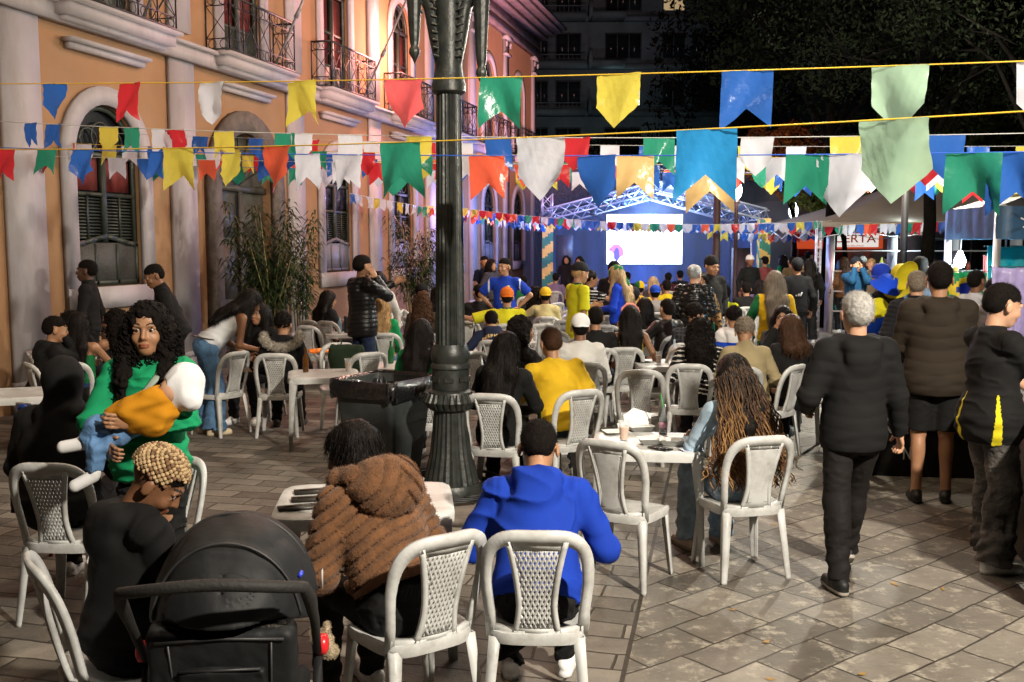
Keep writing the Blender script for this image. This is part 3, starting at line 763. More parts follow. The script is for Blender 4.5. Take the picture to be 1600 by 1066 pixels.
def hand(w_, e, side, s, curl=.35, palm=None, res=.0055):
    """palm + four bent fingers + thumb; w_ wrist, direction continues the forearm"""
    w_, e = Vector(w_), Vector(e); f = (w_ - e).normalized(); pn = Vector(palm or (-side, 0, -.2)); pn = (pn - f * pn.dot(f)).normalized()
    x = f.cross(pn) * side          # towards the thumb
    if x.length < .1: x = Vector((0, 1, 0))
    x.normalize(); P = []
    def pt(a, b, c): return w_ + (f * a + x * b + pn * c) * s
    P += [C(w_ - f * .03, w_ + f * .01, .024 * s, .024 * s, .01), E(pt(.045, 0, 0), (.047 * s, .040 * s, .017 * s), Matrix((f, x, pn)).transposed(), .012)]
    for i, (b, l) in enumerate(((.030, .070), (.010, .078), (-.011, .072), (-.030, .058))):
        p = pt(.078, b, 0); dirv = f; L3 = [l * .45, l * .3, l * .25]
        for j in range(3):
            c = curl * (.6 + .35 * j); dirv = (dirv * math.cos(c) + pn * math.sin(c)).normalized() if j == 0 else (f * math.cos(c * 1.6 * j / 1.0) + pn * math.sin(c * 1.6 * j)).normalized()
            q = p + dirv * L3[j] * s; r = .0088 - .0009 * j; P.append(C(p, q, r * s, (r - .0008) * s, .006)); p = q
    p = pt(.02, .030, .004); q = p + (f * .6 + x * .75 + pn * .2).normalized() * .038 * s; r = q + (f * .9 + x * .25 + pn * (.15 + curl * .5)).normalized() * .032 * s
    P += [C(p, q, .0125 * s, .0105 * s, .01), C(q, r, .010 * s, .0085 * s, .006)]
    return P
def face_prims(T, s, face):
    """head in head frame (x right, y forward, z up); T maps to body space"""
    R = np.array(T.to_3x3()); f = lambda *v: np.array(T @ (Vector(v) * s))
    e = lambda c, r, k=.02, op='u': E(f(*c), np.array(r) * s, R, k, op)
    P = [e((0, -.016, .036), (.075, .094, .082)), e((0, .018, -.028), (.060, .070, .080), .03), e((0, .048, -.083), (.030, .030, .026), .035)]
    P += [e((x, -.012, -.008), (.009, .020, .031), .008) for x in (-.080, .080)]
    if face:
        P += [e((0, .080, .026), (.045, .012, .010), .02), C(f(0, .082, .012), f(0, .101, -.026), .0075 * s, .0105 * s, .012), C(f(-.010, .088, -.030), f(.010, .088, -.030), .0080 * s, .0080 * s, .008),
              
              e((-.031, .086, .006), (.016, .012, .010), .012, 's'), e((.031, .086, .006), (.016, .012, .010), .012, 's'),
              e((0, .086, -.058), (.020, .010, .0048), .006), e((0, .085, -.068), (.019, .010, .0052), .006), e((-.036, .058, -.032), (.022, .022, .022), .02), e((.036, .058, -.032), (.022, .022, .022), .02)]
    if face: P += [C(f(x - .014, .0740, .0145), f(x + .014, .0740, .0145), .0062 * s, .0062 * s, .006) for x in (-.031, .031)] + [C(f(x - .012, .074, -.0045), f(x + .012, .074, -.0045), .0046 * s, .0046 * s, .006) for x in (-.031, .031)]
    else: P += [C(f(0, .082, .008), f(0, .098, -.026), .009 * s, .012 * s, .012)]
    return P
def band(col): return col
def person(pos, yaw, label, pose='stand', HT=1.72, lean=0, roll=0, hy=0, hp=0, hr=0, L=None, R=None, skin='tan', top=('tee', '#222222'), bot=('trousers', '#16161a'),
           hair=('short', 'black'), hat=None, shoes=('#e8e8e8', '#cfcfcf'), res=.014, build=1.0, face=False, legs=None, curl=.35, group=None, cat='person', elbow=None, hints=None,
           z0=0.0, extra=None, palms=(None, None), twist=0, sleeve=None, wr=.006, hem=None, belly=0.0, hlen=.36):
    s = HT / 1.72; root = thing("person", label, cat, (pos[0], pos[1], z0), math.radians(yaw), group)
    sit = pose == 'sit'; V3 = Vector
    pel = V3((0, -.03 if sit else 0, .545 if sit else .95 * s))
    RT = Rz(math.radians(twist)) @ Rx(-math.radians(lean)) @ Ry(math.radians(roll))
    T = lambda x, y, z: pel + RT @ (V3((x, y, z)) * s)
    # ---- joints
    hipx = .086 * s
    if legs: feet, knees = legs['feet'], legs.get('knees', (None, None))
    elif sit: feet = ((-.13, .36, .085), (.13, .40, .085)); knees = (None, None)
    elif pose == 'walk': feet = ((-.09, .27, .085), (.10, -.22, .13)); knees = (None, None)
    else: feet = ((-.11, -.01, .085), (.11, .03, .085)); knees = (None, None)
    LEG = []
    for i, sx in enumerate((-1, 1)):
        h = pel + V3((sx * hipx, 0, -.01)); kn, an = ik(h, feet[i], .435 * s, .43 * s, knees[i] or ((0, 1, .9) if sit else (0, 1, 0)))
        LEG.append((h, kn, an))
    SH = [T(-.163 * build ** .5, -.005, .440), T(.163 * build ** .5, -.005, .440)]; sh_ = s * 1.10
    dflt = {'hang': (.27, .06, pel.z - .05 * s), 'table': (.17, .42, .77), 'lap': (.11, .30, .62), 'thigh': (.14, .26, .60), 'pocket': (.22, .10, pel.z - .04 * s), 'hips': (.21, .02, pel.z + .06 * s),
            'front': (.08, .24, pel.z + .14 * s), 'chin': (.05, .22, pel.z + .56 * s), 'phone': (.10, .33, pel.z + .25 * s), 'back': (.12, -.18, pel.z), 'face': (.06, .15, pel.z + .60 * s)}
    ARM = []; hh = hints or (None, None)
    for i, (sx, tg) in enumerate(((-1, L), (1, R))):
        tg = tg or ('thigh' if sit else 'hang')
        if isinstance(tg, str): d = dflt[tg]; tg = (sx * d[0], d[1], d[2])
        hint = hh[i] or ((sx * .55, -.35, -1) if not (not sit and tg[2] < pel.z + .02) else (sx * .35, -1, 0))
        el, wr_ = ik(SH[i], tg, .285 * s, .255 * s, hint); ARM.append((SH[i], el, wr_))
    neck = T(0, -.01, .50); hd = Rz(math.radians(hy)) @ Rx(-math.radians(hp + lean * .35)) @ Ry(math.radians(hr + roll * .5))
    hc = neck + (hd @ V3((0, .024, .150))) * s
    TH = Matrix.Translation(hc) @ hd.to_4x4(); hf = lambda x, y, z: TH @ (V3((x, y, z)) * sh_)
    bw = build
    # ---- body: one continuous skin surface (torso, limbs), with the head and hands meshed finer
    body = [C(T(0, -.01, .44), hf(0, -.02, -.05), .056 * s, .050 * s, .02), E(T(0, 0, .32), (.135 * s * bw, .09 * s * bw, .16 * s), RT, .05), E(T(0, 0, .12), (.115 * s * bw, .085 * s * bw, .15 * s), RT, .05),
            E(pel, (.135 * s * bw, .095 * s * bw, .10 * s), None, .05), C(T(-.14, -.01, .44), T(.14, -.01, .44), .045 * s, None, .05)]
    for sh, el, wr_ in ARM: body += [C(sh, el, .041 * s * bw ** .5, .036 * s, .03), C(el, wr_, .036 * s, .024 * s, .02)]
    for h, kn, an in LEG: body += [C(h, kn, .072 * s, .050 * s, .04), C(kn, an, .050 * s, .034 * s, .03), E(kn.lerp(an, .3) + V3((0, -.018, 0)), (.042 * s, .045 * s, .10 * s), None, .03), C(an, an + V3((0, .06, -.05)), .034 * s, .028 * s, .02)]
    hres = .0042 if face == 2 else (.0060 if face else max(.007, res * .62))
    sets = [solid(body, res)]
    sets.append(solid(face_prims(TH, sh_, face) + [C(hf(0, -.02, -.05), T(0, -.01, .46), .050 * s, .056 * s, .02)], hres))
    for i, (sh, el, wr_) in enumerate(ARM):
        sets.append(solid(hand(wr_, el, (-1, 1)[i], s, curl, palms[i]), .0048 if res < .0125 else .0075))
    mats = [skinm(skin)]; mf = None
    if face:
        mats += [mat('lips_' + skin, tuple(x * f for x, f in zip(SK[skin], (.72, .45, .48))), .4), mat('brow_' + skin, (.012, .008, .006), .8, .3, 80)]
        Hi = np.array(TH.inverted())
        def mf(P):
            q = (P @ Hi[:3, :3].T + Hi[:3, 3]) / sh_; m = np.zeros(len(P), int)
            m[(q[:, 1] > .07) & (q[:, 2] < -.053) & (q[:, 2] > -.072) & (np.abs(q[:, 0]) < .021)] = 1
            bx = np.abs(q[:, 0]); m[(q[:, 1] > .055) & (bx > .013) & (bx < .047) & (np.abs(q[:, 2] - (.029 + .006 * np.sin((bx - .013) / .034 * 2.6))) < .0036)] = 2
            return m
    link_solid("body", sets, mats, root, mf)
    if face:
        for sx in (-1, 1):
            mb = MB(); c = V3((sx * .0305, .0715, .005)); r = .0128
            for m_, a0, a1 in ((0, .62, PI), (1, .26, .62), (2, 0.0, .26)):
                mb.m = m_; rr = []
                for a in np.linspace(a0, a1, 5 if m_ == 0 else 3):
                    rr.append([TH @ ((c + V3((r * math.sin(a) * math.cos(b), r * math.cos(a), r * math.sin(a) * math.sin(b)))) * sh_) for b in np.linspace(0, 2 * PI, 15)[:-1]])
                mb.ring(rr, cap=(m_ == 2))
            part("eye", mb, [mat('eye_white', (.36, .33, .30), .25, 0), mat('iris', (.05, .025, .012), .2, 0), mat('pupil', (.005, .005, .005), .1, 0)], root, True)  # eye white darkened in colour to give the socket shading
    # ---- top garment
    kind, col = top[0], top[1]; opt = top[2] if len(top) > 2 else {}
    t = {'tee': .012, 'shirt': .016, 'hoodie': .024, 'puffer': .036, 'jacket': .024, 'tank': .010, 'fur': .050, 'crop': .010}[kind] * opt.get('t', 1.0)
    hemz = hem if hem is not None else {'tee': -.10, 'shirt': -.06, 'hoodie': -.07, 'puffer': -.14, 'jacket': -.08, 'tank': .02, 'fur': .02, 'crop': .14}[kind]
    if sit and hem is None: hemz = max(hemz, -.06)
    P = [E(T(0, 0.0, .30), (.138 * s * bw + t, .094 * s * bw + t, .185 * s), RT, .06)]
    lo_p, lo_n = T(0, 0, hemz), RT @ V3((0, 0, -1)); flare = opt.get('flare', .0)
    P += [EC(T(0, .008 + belly, .11), (.128 * s * bw + t, .096 * s * bw + t, .20 * s), RT, .07, lo_p, lo_n)]
    if hemz < .04: P += [EC(T(0, .0 + belly * .5, -.05), (.146 * s * bw + t + flare, .114 * s * bw + t + flare, .22 * s), RT, .07, lo_p, lo_n)]
    if kind not in ('tank', 'crop'):
        for sx in (-1, 1): P.append(C(T(sx * .035, -.015, .470), T(sx * .135 * bw ** .5, -.006, .430), .042 * s + t * .5, .046 * s + t * .6, .05))
        P.append(C(T(0, -.010, .44), T(0, -.006, .512), .072 * s + t * .3, .060 * s + t * .25, .04, 'u', 1))
    slv = sleeve if sleeve is not None else {'tee': .55, 'tank': 0, 'crop': 0}.get(kind, 2)
    for i, (sh, el, wr_) in enumerate(ARM):
        if slv == 0: continue
        if slv < 1: P.append(C(sh, sh.lerp(el, slv + .15), .049 * s * bw ** .5 + t * .8, .054 * s * bw ** .5 + t, .035, 'u', 1))
        else:
            P.append(C(sh, el, .047 * s * bw ** .5 + t * .7, .038 * s + t * .75, .045)); P.append(C(el, wr_, .038 * s + t * .75, .028 * s + t * .5, .025, 'u', 1))
    if kind == 'hoodie' or opt.get('hood'):
        P += [C(T(-.10, .02, .50), T(-.06, -.09, .47), .038 * s, .045 * s, .03), C(T(.10, .02, .50), T(.06, -.09, .47), .038 * s, .045 * s, .03), C(T(-.07, -.085, .475), T(.07, -.085, .475), .045 * s, None, .03), E(T(0, -.115, .40), (.10 * s, .045 * s, .085 * s), RT, .03),
              C(T(-.09, .04, .49), T(0, .085, .42), .028 * s, .024 * s, .02), C(T(.09, .04, .49), T(0, .085, .42), .028 * s, .024 * s, .02)]
    if opt.get('hoodup'):
        P += [E(hf(0, -.03, .035), np.array((.105, .120, .112)) * s, hd, .03), C(hf(0, -.03, -.02), T(0, -.03, .46), .095 * s, .09 * s, .05), E(hf(0, .12, -.02), np.array((.066, .07, .085)) * s, hd, .02, 's')]
    if opt.get('collar'): P += [C(T(0, -.012, .45), T(0, -.002, .545), .072 * s + t * .3, .068 * s + t * .2, .02, 'u', 1)]
    Ti = np.array((RT).transposed()); pv = np.array(pel)
    seed = int(abs(pos[0] * 31 + pos[1] * 17)) % 97
    ARMN = [(np.array(a_[0]), np.array(a_[1]), np.array((a_[2] - a_[0]).normalized())) for a_ in ARM]
    def disp(Q):
        q = (Q - pv) @ Ti.T / s
        d = noise3(Q * np.array((.7, .7, 1.2)), 11, seed, 2, 2.2) * opt.get('wr', 1)
        d = (1 - np.minimum(np.abs(d) * 1.6, 1)) ** 2 * wr * .9 - wr * .3
        for a0_, a1_, a2_ in ARMN:
            rr_ = np.linalg.norm(Q - a1_, axis=1); d = d + .0055 * np.sin((Q @ a2_) * 120 + 2 * np.sin(Q[:, 2] * 30)) * np.exp(-(rr_ / .075) ** 2)
            rr_ = np.linalg.norm(Q - a0_, axis=1); d = d + .004 * np.sin((Q @ a2_) * 80 + 3 * np.sin(Q[:, 0] * 25)) * np.exp(-(rr_ / .10) ** 2)
        d = d + .0045 * np.sin(q[:, 2] * 75 + 4 * np.sin(q[:, 0] * 9 + seed)) * np.exp(-((q[:, 2] - hemz - .07) / .07) ** 2)
        if kind in ('hoodie', 'jacket', 'tee') and res < .0125:
            d = d - .0035 * np.exp(-((np.abs(q[:, 0]) - .165 * bw ** .5) / .007) ** 2) * (q[:, 2] > .30)
            if kind == 'hoodie': d = d - .011 * np.exp(-((q[:, 2] - hemz - .02) / .022) ** 2) + .006 * np.exp(-((q[:, 2] - hemz - .075) / .02) ** 2)
        if kind == 'puffer' or opt.get('quilt'):
            sp = opt.get('quilt', .065); d = d * .6 + .014 * opt.get('qa', 1.0) * (np.abs(np.sin(PI * (q[:, 2] + .012 * np.sin(q[:, 0] * 14 + 2)) / sp)) ** .55 - .6)
        if kind == 'fur' or opt.get('bands'):
            d = d * .4 + .013 * (1 - 1.8 * np.exp(-(np.sin(PI * (q[:, 2] - .34 * q[:, 0] + .01 * np.sin(q[:, 0] * 18)) / .052) / .28) ** 2)) + .002 * noise3(Q, 120, 5, 2)
        return d
    ends = [H(T(0, 0, hemz), RT @ V3((0, 0, -1)))] if hemz >= 0 and kind in ('tank', 'crop', 'fur') and False else []
    if kind in ('tank', 'crop'): ends.append(H(T(0, 0, opt.get('topz', .40)), RT @ V3((0, 0, 1))))
    gm = opt.get('mat') or cloth(col, rough=opt.get('rough', .85)); gms = [gm] + [cloth(c_) for c_ in opt.get('cols', [])]
    fn = opt.get('fn'); gf = None
    if fn:
        el_ = [np.array(a[1]) for a in ARM]
        def gf(Pc): q = (Pc - pv) @ Ti.T / s; return fn(q, Pc)
    nm = {'tee': 't_shirt', 'shirt': 'shirt', 'hoodie': 'hoodie', 'puffer': 'puffer_jacket', 'jacket': 'jacket', 'tank': 'top', 'fur': 'fur_jacket', 'crop': 'top'}[kind]
    sets = [solid(P + ends, res, disp)]
    g_ob = link_solid(nm, sets, gms, root, gf)
    # ---- trousers, shorts
    bk, bc = bot[0], bot[1]; bo = bot[2] if len(bot) > 2 else {}
    bt = bo.get('t', .018); P = [E(pel + V3((0, -.005, -.02)), (.138 * s * bw + bt * .4, .108 * s * bw + bt * .4, .12 * s), None, .05)]
    P.append(EC(pel + V3((0, 0, .03)), (.126 * s * bw + bt * .2, .094 * s * bw + bt * .2, .17 * s), RT if sit else None, .05, T(0, 0, .08), (RT if sit else Matrix.Identity(3)) @ V3((0, 0, 1))))
    ar = bo.get('ankle', .050)
    for h, kn, an in LEG:
        if bk == 'shorts':
            P.append(C(h + V3((0, 0, -.03)), kn.lerp(h, .05), .076 * s * bw ** .5 + bt, .080 * s + bt, .05, 'u', 1))
        else:
            P.append(C(h + V3((0, 0, -.04)), kn, .073 * s * bw ** .5 + bt * .6, .058 * s + bt * .6, .05)); P.append(C(kn, an + V3((0, 0, bo.get('up', .0) - .02)), .062 * s + bt * .6, ar + bt * .4, .03, 'u', 1)); P.append(E(kn.lerp(an, .3) + V3((0, -.018, 0)), (.056 * s + bt * .5, .060 * s + bt * .5, .14 * s), None, .03))
    an_ = [np.array(l[1]) for l in LEG]
    def dispb(Q):
        d = (1 - np.abs(noise3(Q * np.array((1, 1, 1.4)), 15, seed + 3, 3, 2.0)) * 2.2) ** 3 * wr * .9 - wr * .3
        z = Q[:, 2]; d = d + wr * 1.0 * np.sin(z * 70 + 3 * np.sin(Q[:, 0] * 20)) * np.exp(-((z - .16) / .11) ** 2); return d
    bm = bo.get('mat') or cloth(bc, rough=.8, bs=120)
    link_solid({'shorts': 'shorts', 'jeans': 'jeans', 'trousers': 'trousers'}[bk], [solid(P, res, dispb)], [bm], root)
    # ---- shoes
    up_c, sole_c = shoes
    for i, (h, kn, an) in enumerate(LEG):
        d = (kn - an); tip = V3((0, 1, 0)) if abs(an.z - .085) < .02 else V3((0, .86, -.5)); tip.normalize()
        sd = V3((-1 if i == 0 else 1, 0, 0)); tip = (tip + sd * .14).normalized(); b0 = an + V3((0, 0, -.045))
        heel = b0 - tip * .045; toe = b0 + tip * .150; up = sd.cross(tip); up = up if up.z > 0 else -up; up.normalize()
        P = [C(heel + up * .012, b0 + tip * .05 + up * .005, .036, .038, .02), C(b0 + tip * .05 + up * 0, toe - up * .006, .038, .030, .02), C(an + V3((0, -.005, .0)), b0, .040, .038, .02)]
        cut = H(heel - up * .040, -up)
        zc = np.array(heel - up * .018); upn = np.array(up)
        link_solid("shoe", [solid(P + [C(heel - up * .028, b0 + tip * .05 - up * .028, .036, .041, .01), C(b0 + tip * .05 - up * .028, toe - up * .026, .041, .034, .01), cut], min(res, .010))],
                   [mat('shoe_%s' % up_c, up_c, .6, .12, 8, .15, 60), mat('sole_%s' % sole_c, sole_c, .6, .1, 8)], root, lambda Pc: (((Pc - zc) @ upn) < 0).astype(int))
    # ---- hair
    hk, hcx = hair[0], hair[1]; hm = hairm(hcx, hk if hk in ('curly', 'long', 'pony', 'bun') else 'short')
    hset = []
    e = lambda c, r, k=.02, op='u': E(hf(*c), np.array(r) * sh_, hd, k, op)
    facecut = e((0, .125, -.045), (.078, .075, .10), .015, 's')
    hr_ = min(res, .009) if not face == 2 else .006
    if hk == 'short':
        fade = hair[2] if len(hair) > 2 else 0
        Pp = [e((0, -.018, .047), (.0768, .0962, .0765), .012)]; cuts = [e((0, .125, -.032), (.064, .060, .085), .02, 's')]
        if fade < .8: Pp.append(e((0, -.050, .012), (.0700, .068, .080 - .02 * fade), .015)); cuts.append(H(hf(0, -.02, -.062 + .03 * fade), hd @ V3((0, 0, -1))))
        amp = .004
        hset = [solid(Pp + cuts, hr_, lambda Q: noise3(Q, 150, 3, 2) * amp * .5)]
    elif hk == 'afro':
        hset = [solid([e((0, -.022, .050), (.088, .103, .090))] + [facecut, H(hf(0, -.02, -.05), hd @ V3((0, -.2, -1)))], hr_, lambda Q: noise3(Q, 140, 3, 3) * .011)]
    elif hk in ('long', 'pony', 'bun', 'curly'):
        big = .011 if hk == 'curly' else .006; ln = hair[2] if len(hair) > 2 else hlen
        Pp = [e((0, -.022, .038), (.078 + big, .098 + big, .085 + big))]
        if hk in ('long', 'curly'): Pp.append(e((0, -.035, -.055), (.098 + big * 1.6, .078 + big, .135), .04))
        face_s = e((0, .128, -.030), (.070, .078, .118), .012, 's')
        Pp.append(face_s)
        if hk in ('long', 'curly') and ln > .05:
            b0 = hf(0, -.055, 0); b1 = T(0, -.125 * bw - t * .9, max(.50 - ln * .55, .12)); b2 = T(0, -.135 * bw - t, max(.50 - ln, .0))
            rr = .062 + big
            Pp += [C(b0 + hd @ V3((-.02, 0, 0)), b1, rr * s, rr * .8 * s, .05), C(b1, b2, rr * .8 * s, .035 * s, .05)]
            for sx in (-1, 1):
                Pp += [C(hf(sx * .062, -.035, -.0), T(sx * .085, -.10 * bw - t * .6, .44), (.040 + big * .6) * s, (.042 + big * .5) * s, .04), C(T(sx * .085, -.10 * bw - t * .6, .44), T(sx * .075, -.125 * bw - t * .9, max(.52 - ln, .05)), (.042 + big * .5) * s, .025 * s, .04)]
                if len(hair) > 3 and hair[3]: Pp += [C(hf(sx * .082, .000, -.02), T(sx * .105, .055 + t, .40), (.026 + big * .6) * s, (.034 + big * .6) * s, .04), C(T(sx * .105, .055 + t, .40), T(sx * .095, .088 + t, .31), (.032 + big * .6) * s, .018 * s, .03)]
        if hk == 'pony': Pp += [C(hf(0, -.10, .05), hf(0, -.17, -.04), .030 * s, .030 * s, .02), C(hf(0, -.17, -.04), T(0, -.17, .30), .030 * s, .012 * s, .02)]
        if hk == 'bun': Pp += [e((0, -.115, .06), (.042, .042, .042), .02)]
        amp, fr = (.013, 95) if hk == 'curly' else (.0045, 60)
        st = np.array((1, 1, 1)) if hk == 'curly' else np.array((1.6, 1.6, .12))
        hset = [solid(Pp, hr_ if hk != 'curly' else max(hr_, .007), lambda Q: noise3(Q * st, fr, 11, 3, 1.5) * amp)]
        if hk == 'curly' and res <= .0145:
            mb = MB(); rg = np.random.default_rng(seed)
            V, F = hset[0]; ids = rg.choice(len(V), 170 if res > .011 else 1000)
            for i_ in ids:
                p = V3(V[i_]); q = p - hc
                if (TH.inverted() @ p).y > .055 * s: continue
                out = V3((q.x, q.y, 0)).normalized() * .010; ph = rg.uniform(0, 6); ln_ = rg.uniform(.05, .13); rad = rg.uniform(.006, .011)
                mb.tube([p + out + V3((rad * math.cos(ph + a), rad * math.sin(ph + a), -ln_ * a / 14)) for a in np.linspace(0, 14, 13)], .0030 if res <= .011 else .0042, 4)
            o_ = mb; hset.append((np.array([tuple(v) for v in mb.V]), np.array([f if len(f) == 4 else f for f in mb.F if len(f) == 4])))
    if hset:
        ho_ = link_solid("hair", hset, [hm], root)
        if hk in ('short', 'afro') and not hat: fur_on(ho_, 3200 if res < .0125 else 1100, .011 if hk == 'short' else .015, 'hair_strands', seed, -.1, spread=.9, w_=.0007 if res < .0125 else .0014)
    if hset and hk in ('long', 'pony') and not (label.startswith('woman with very long brown')): fur_on(ho_, 5200 if res < .0125 else 1500, .055, 'hair_strands', seed, 2.6, spread=.28, w_=.0011 if res < .0125 else .002)
    if hset and hk == 'curly': fur_on(ho_, 3500 if res < .0125 else 900, .018, 'hair_strands', seed, .1, spread=1.0, w_=.0009)
    # ---- hats
    if hat:
        hkk, hcl = hat[0], hat[1]
        if hkk == 'beanie': hs = solid([e((0, -.020, .045), (.087, .104, .094)), H(hf(0, 0, .012), hd @ V3((0, .1, -1)))], min(res, .009), lambda Q: .002 * np.sin(Q[:, 0] * 260)); nmh = 'beanie'
        elif hkk == 'cap': hs = solid([e((0, -.020, .045), (.085, .103, .090)), H(hf(0, 0, .025), hd @ V3((0, .05, -1)))], min(res, .008)); nmh = 'cap'
        elif hkk == 'scarf': hs = solid([e((0, -.025, .04), (.088, .106, .092)), C(hf(0, -.07, 0), hf(0, -.10, -.16), .055 * s, .05 * s, .04), facecut], min(res, .009), lambda Q: noise3(Q, 60, 5, 2) * .006); nmh = 'head_scarf'
        elif hkk == 'hairband': hs = solid([C(hf(.085 * math.cos(a) , -.01, .04 + .095 * math.sin(a)), hf(.085 * math.cos(a + .35), -.01, .04 + .095 * math.sin(a + .35)), .014 * s, None, .01) for a in np.linspace(.2, PI - .5, 8)], .007, lambda Q: noise3(Q, 160, 5, 1) * .005); nmh = 'hairband'
        cm = [cloth(hcl)] + [cloth(x) for x in hat[2:3] if isinstance(x, str)]
        Hi2 = np.array(TH.inverted())
        ho = link_solid(nmh, [hs], cm, root, (lambda Pc: ((Pc @ Hi2[:3, :3].T + Hi2[:3, 3])[:, 0] > .0).astype(int)) if len(cm) > 1 else None)
        if hkk == 'cap':
            bwd = -1 if (len(hat) > 3 and hat[3] == 'back') else 1; mb = MB(); rr = []
            for q, zz in ((0, .028), (.35, .034), (.7, .033), (1, .024)):
                rr.append(q)
            top_ = []; bot_ = []
            for j in range(13):
                a = PI * (j / 12); top_.append(hf(.070 * math.cos(a), bwd * (.055 + .0) - .01, .030)); bot_.append(hf(.066 * math.cos(a), bwd * (.070 + .075 * math.sin(a)) - .01, .026 - .008 * abs(math.cos(a)) - .008 * math.sin(a)))
            th = hd @ V3((0, 0, .004)); mb.ring([[top_[j] + th, bot_[j] + th, bot_[j] - th, top_[j] - th] for j in range(13)])
            link("brim", mb.mesh("brim", cm[-1], True), ho)
    root['_h'] = 0; del root['_h']
    info = dict(root=root, T=T, TH=TH, hf=hf, RT=RT, pel=pel, ARM=ARM, LEG=LEG, s=s, hd=hd, SH=SH, top=g_ob, t=t)
    return info
# ================================================================ stage
TRM = mat('truss_aluminium', (.55, .54, .56), .35, .1, 6, metal=.6)
def truss(mb, a, b, w_=.30, r=.022, n=None):
    a, b = Vector(a), Vector(b); d = (b - a); L = d.length; d.normalize(); x = Vector((0, 0, 1)).cross(d)
    if x.length < .05: x = Vector((1, 0, 0))
    x.normalize(); y = d.cross(x); n = n or max(2, round(L / (w_ * 1.1))); cs = [(x * i + y * j) * w_ / 2 for i, j in ((-1, -1), (1, -1), (1, 1), (-1, 1))]
    for c in cs: mb.bar(a + c, b + c, r * 1.6)
    for i in range(n):
        p, q = a + d * (L * i / n), a + d * (L * (i + 1) / n)
        for j in range(4):
            u, v = cs[j], cs[(j + 1) % 4]; mb.bar(p + (u if i % 2 else v), q + (v if i % 2 else u), r)
st = thing("stage", "event stage under a pitched aluminium truss roof at the far end of the plaza", "stage", (4.45, 31, 0))
mb = MB(); SL, SR, SZ, AP = -3.35, 3.35, 2.80, 3.78
for y in (0, 1.4):
    for x0, x1 in ((SL, 0), (SR, 0)): truss(mb, (x0, y, SZ + .12 - y * .15), (x1, y, AP - y * .12), .34, .030)
    truss(mb, (SL, y, SZ + .1), (SL, y + .001, SZ + .75), .3, .02)
for x in (SL, SR): truss(mb, (x, 0, SZ + .1), (x, 5, SZ + .1), .28)
truss(mb, (0, 0, AP), (0, 5, AP), .28)
part("roof_truss", mb, TRM, st)
mb = MB(); 
for s_, x0 in ((-1, SL), (1, SR)): mb.add([(x0, .25, SZ + .30), (0, .25, AP + .16), (0, 5.2, AP + .16), (x0, 5.2, SZ + .30)], [(0, 1, 2, 3)])
part("roof_canopy", mb, mat('white_tarpaulin', (.55, .56, .60), .6, .1, 3, trans=.3), st)
mb = MB(); mb.add([(-3.4 + .17 * i, 5.05 + .08 * math.sin(i * 1.7), z) for z in (0, 3.0) for i in range(41)], [(i, i + 1, 42 + i, 41 + i) for i in range(40)])
mb.add([(-3.3, 5.04, 2.95), (3.3, 5.04, 2.95), (0, 5.04, AP + .1)], [(0, 1, 2)])
for s_ in (-1, 1): mb.add([(s_ * (3.42 + .03 * math.sin(i * 2)), 1.2 + i * .19, z) for z in (0, 2.9) for i in range(21)], [(i, i + 1, 22 + i, 21 + i) for i in range(20)])
part("backdrop", mb, mat('navy_backdrop', (.012, .022, .075), .7, .3, 2, .4, 3), st)
mb = MB(); mb.box((0, 3.4, .3), (6.6, 3.2, .6)); part("platform", mb, mat('black_stage_skirt', (.015, .016, .025), .8, .2, 3), st)
for i in range(5):
    mb = MB(); x = -1.9 + i * .95; z = 3.0 + (1.9 - abs(x)) * .30; mb.lathe([(.04, .12), (.09, .08), (.11, -.05), (.10, -.10)], (x, .5, z), 14); mb.bar((x, .5, z + .1), (x, .5, z + .28), .03); part("spotlight", mb, M_IRN, st)
STR = [mat('banner_green', (.01, .14, .06), .6), mat('banner_yellow', (.62, .36, .05), .6)]
for i, x in enumerate((SL, SR)):
    mb = MB(); w_ = .17; n = 60
    for j in range(n):
        z0, z1 = SZ * j / n, SZ * (j + 1) / n
        for q in range(4):
            for t_ in range(4):
                cs = [(-w_, -w_), (w_, -w_), (w_, w_), (-w_, w_)]; a, b = Vector((*cs[q], 0)), Vector((*cs[(q + 1) % 4], 0)); p, r_ = a.lerp(b, t_ / 4), a.lerp(b, (t_ + 1) / 4)
                mb.m = int(((z0 / .62) - (q + t_ / 4) * .42 * (1 if i == 0 else -1)) % 1 > .5)
                o_ = Vector((x, 0, 0)); mb.add([o_ + p + Vector((0, 0, z0)), o_ + r_ + Vector((0, 0, z0)), o_ + r_ + Vector((0, 0, z1)), o_ + p + Vector((0, 0, z1))], [(0, 1, 2, 3)])
    part("wrapped_column", mb, STR, st)
scr = thing("video_screen", "large glowing white video screen hanging on the stage", "screen", (4.45, 33.6, 0))
mb = MB(); mb.box((0, .06, 2.17), (2.62, .10, 1.72)); part("casing", mb, M_IRN, scr)
mb = MB(); mb.add([(-1.27, 0, 1.34), (1.27, 0, 1.34), (1.27, 0, 3.0), (-1.27, 0, 3.0)], [(0, 1, 2, 3)]); disp_ = part("display", mb, mat('screen_white', (.90, .93, 1.0), .5, 0, emit=5.0), scr)
BL = []
def blob(cx, cz, rx, rz_, m_, y=-.004, n=16):
    mb = MB(); BL.append((mb, m_)); mb.add([(cx + rx * math.cos(2 * PI * k / n) * (1 + .2 * math.sin(3 * k)), y, cz + rz_ * math.sin(2 * PI * k / n)) for k in range(n)], [list(range(n))])
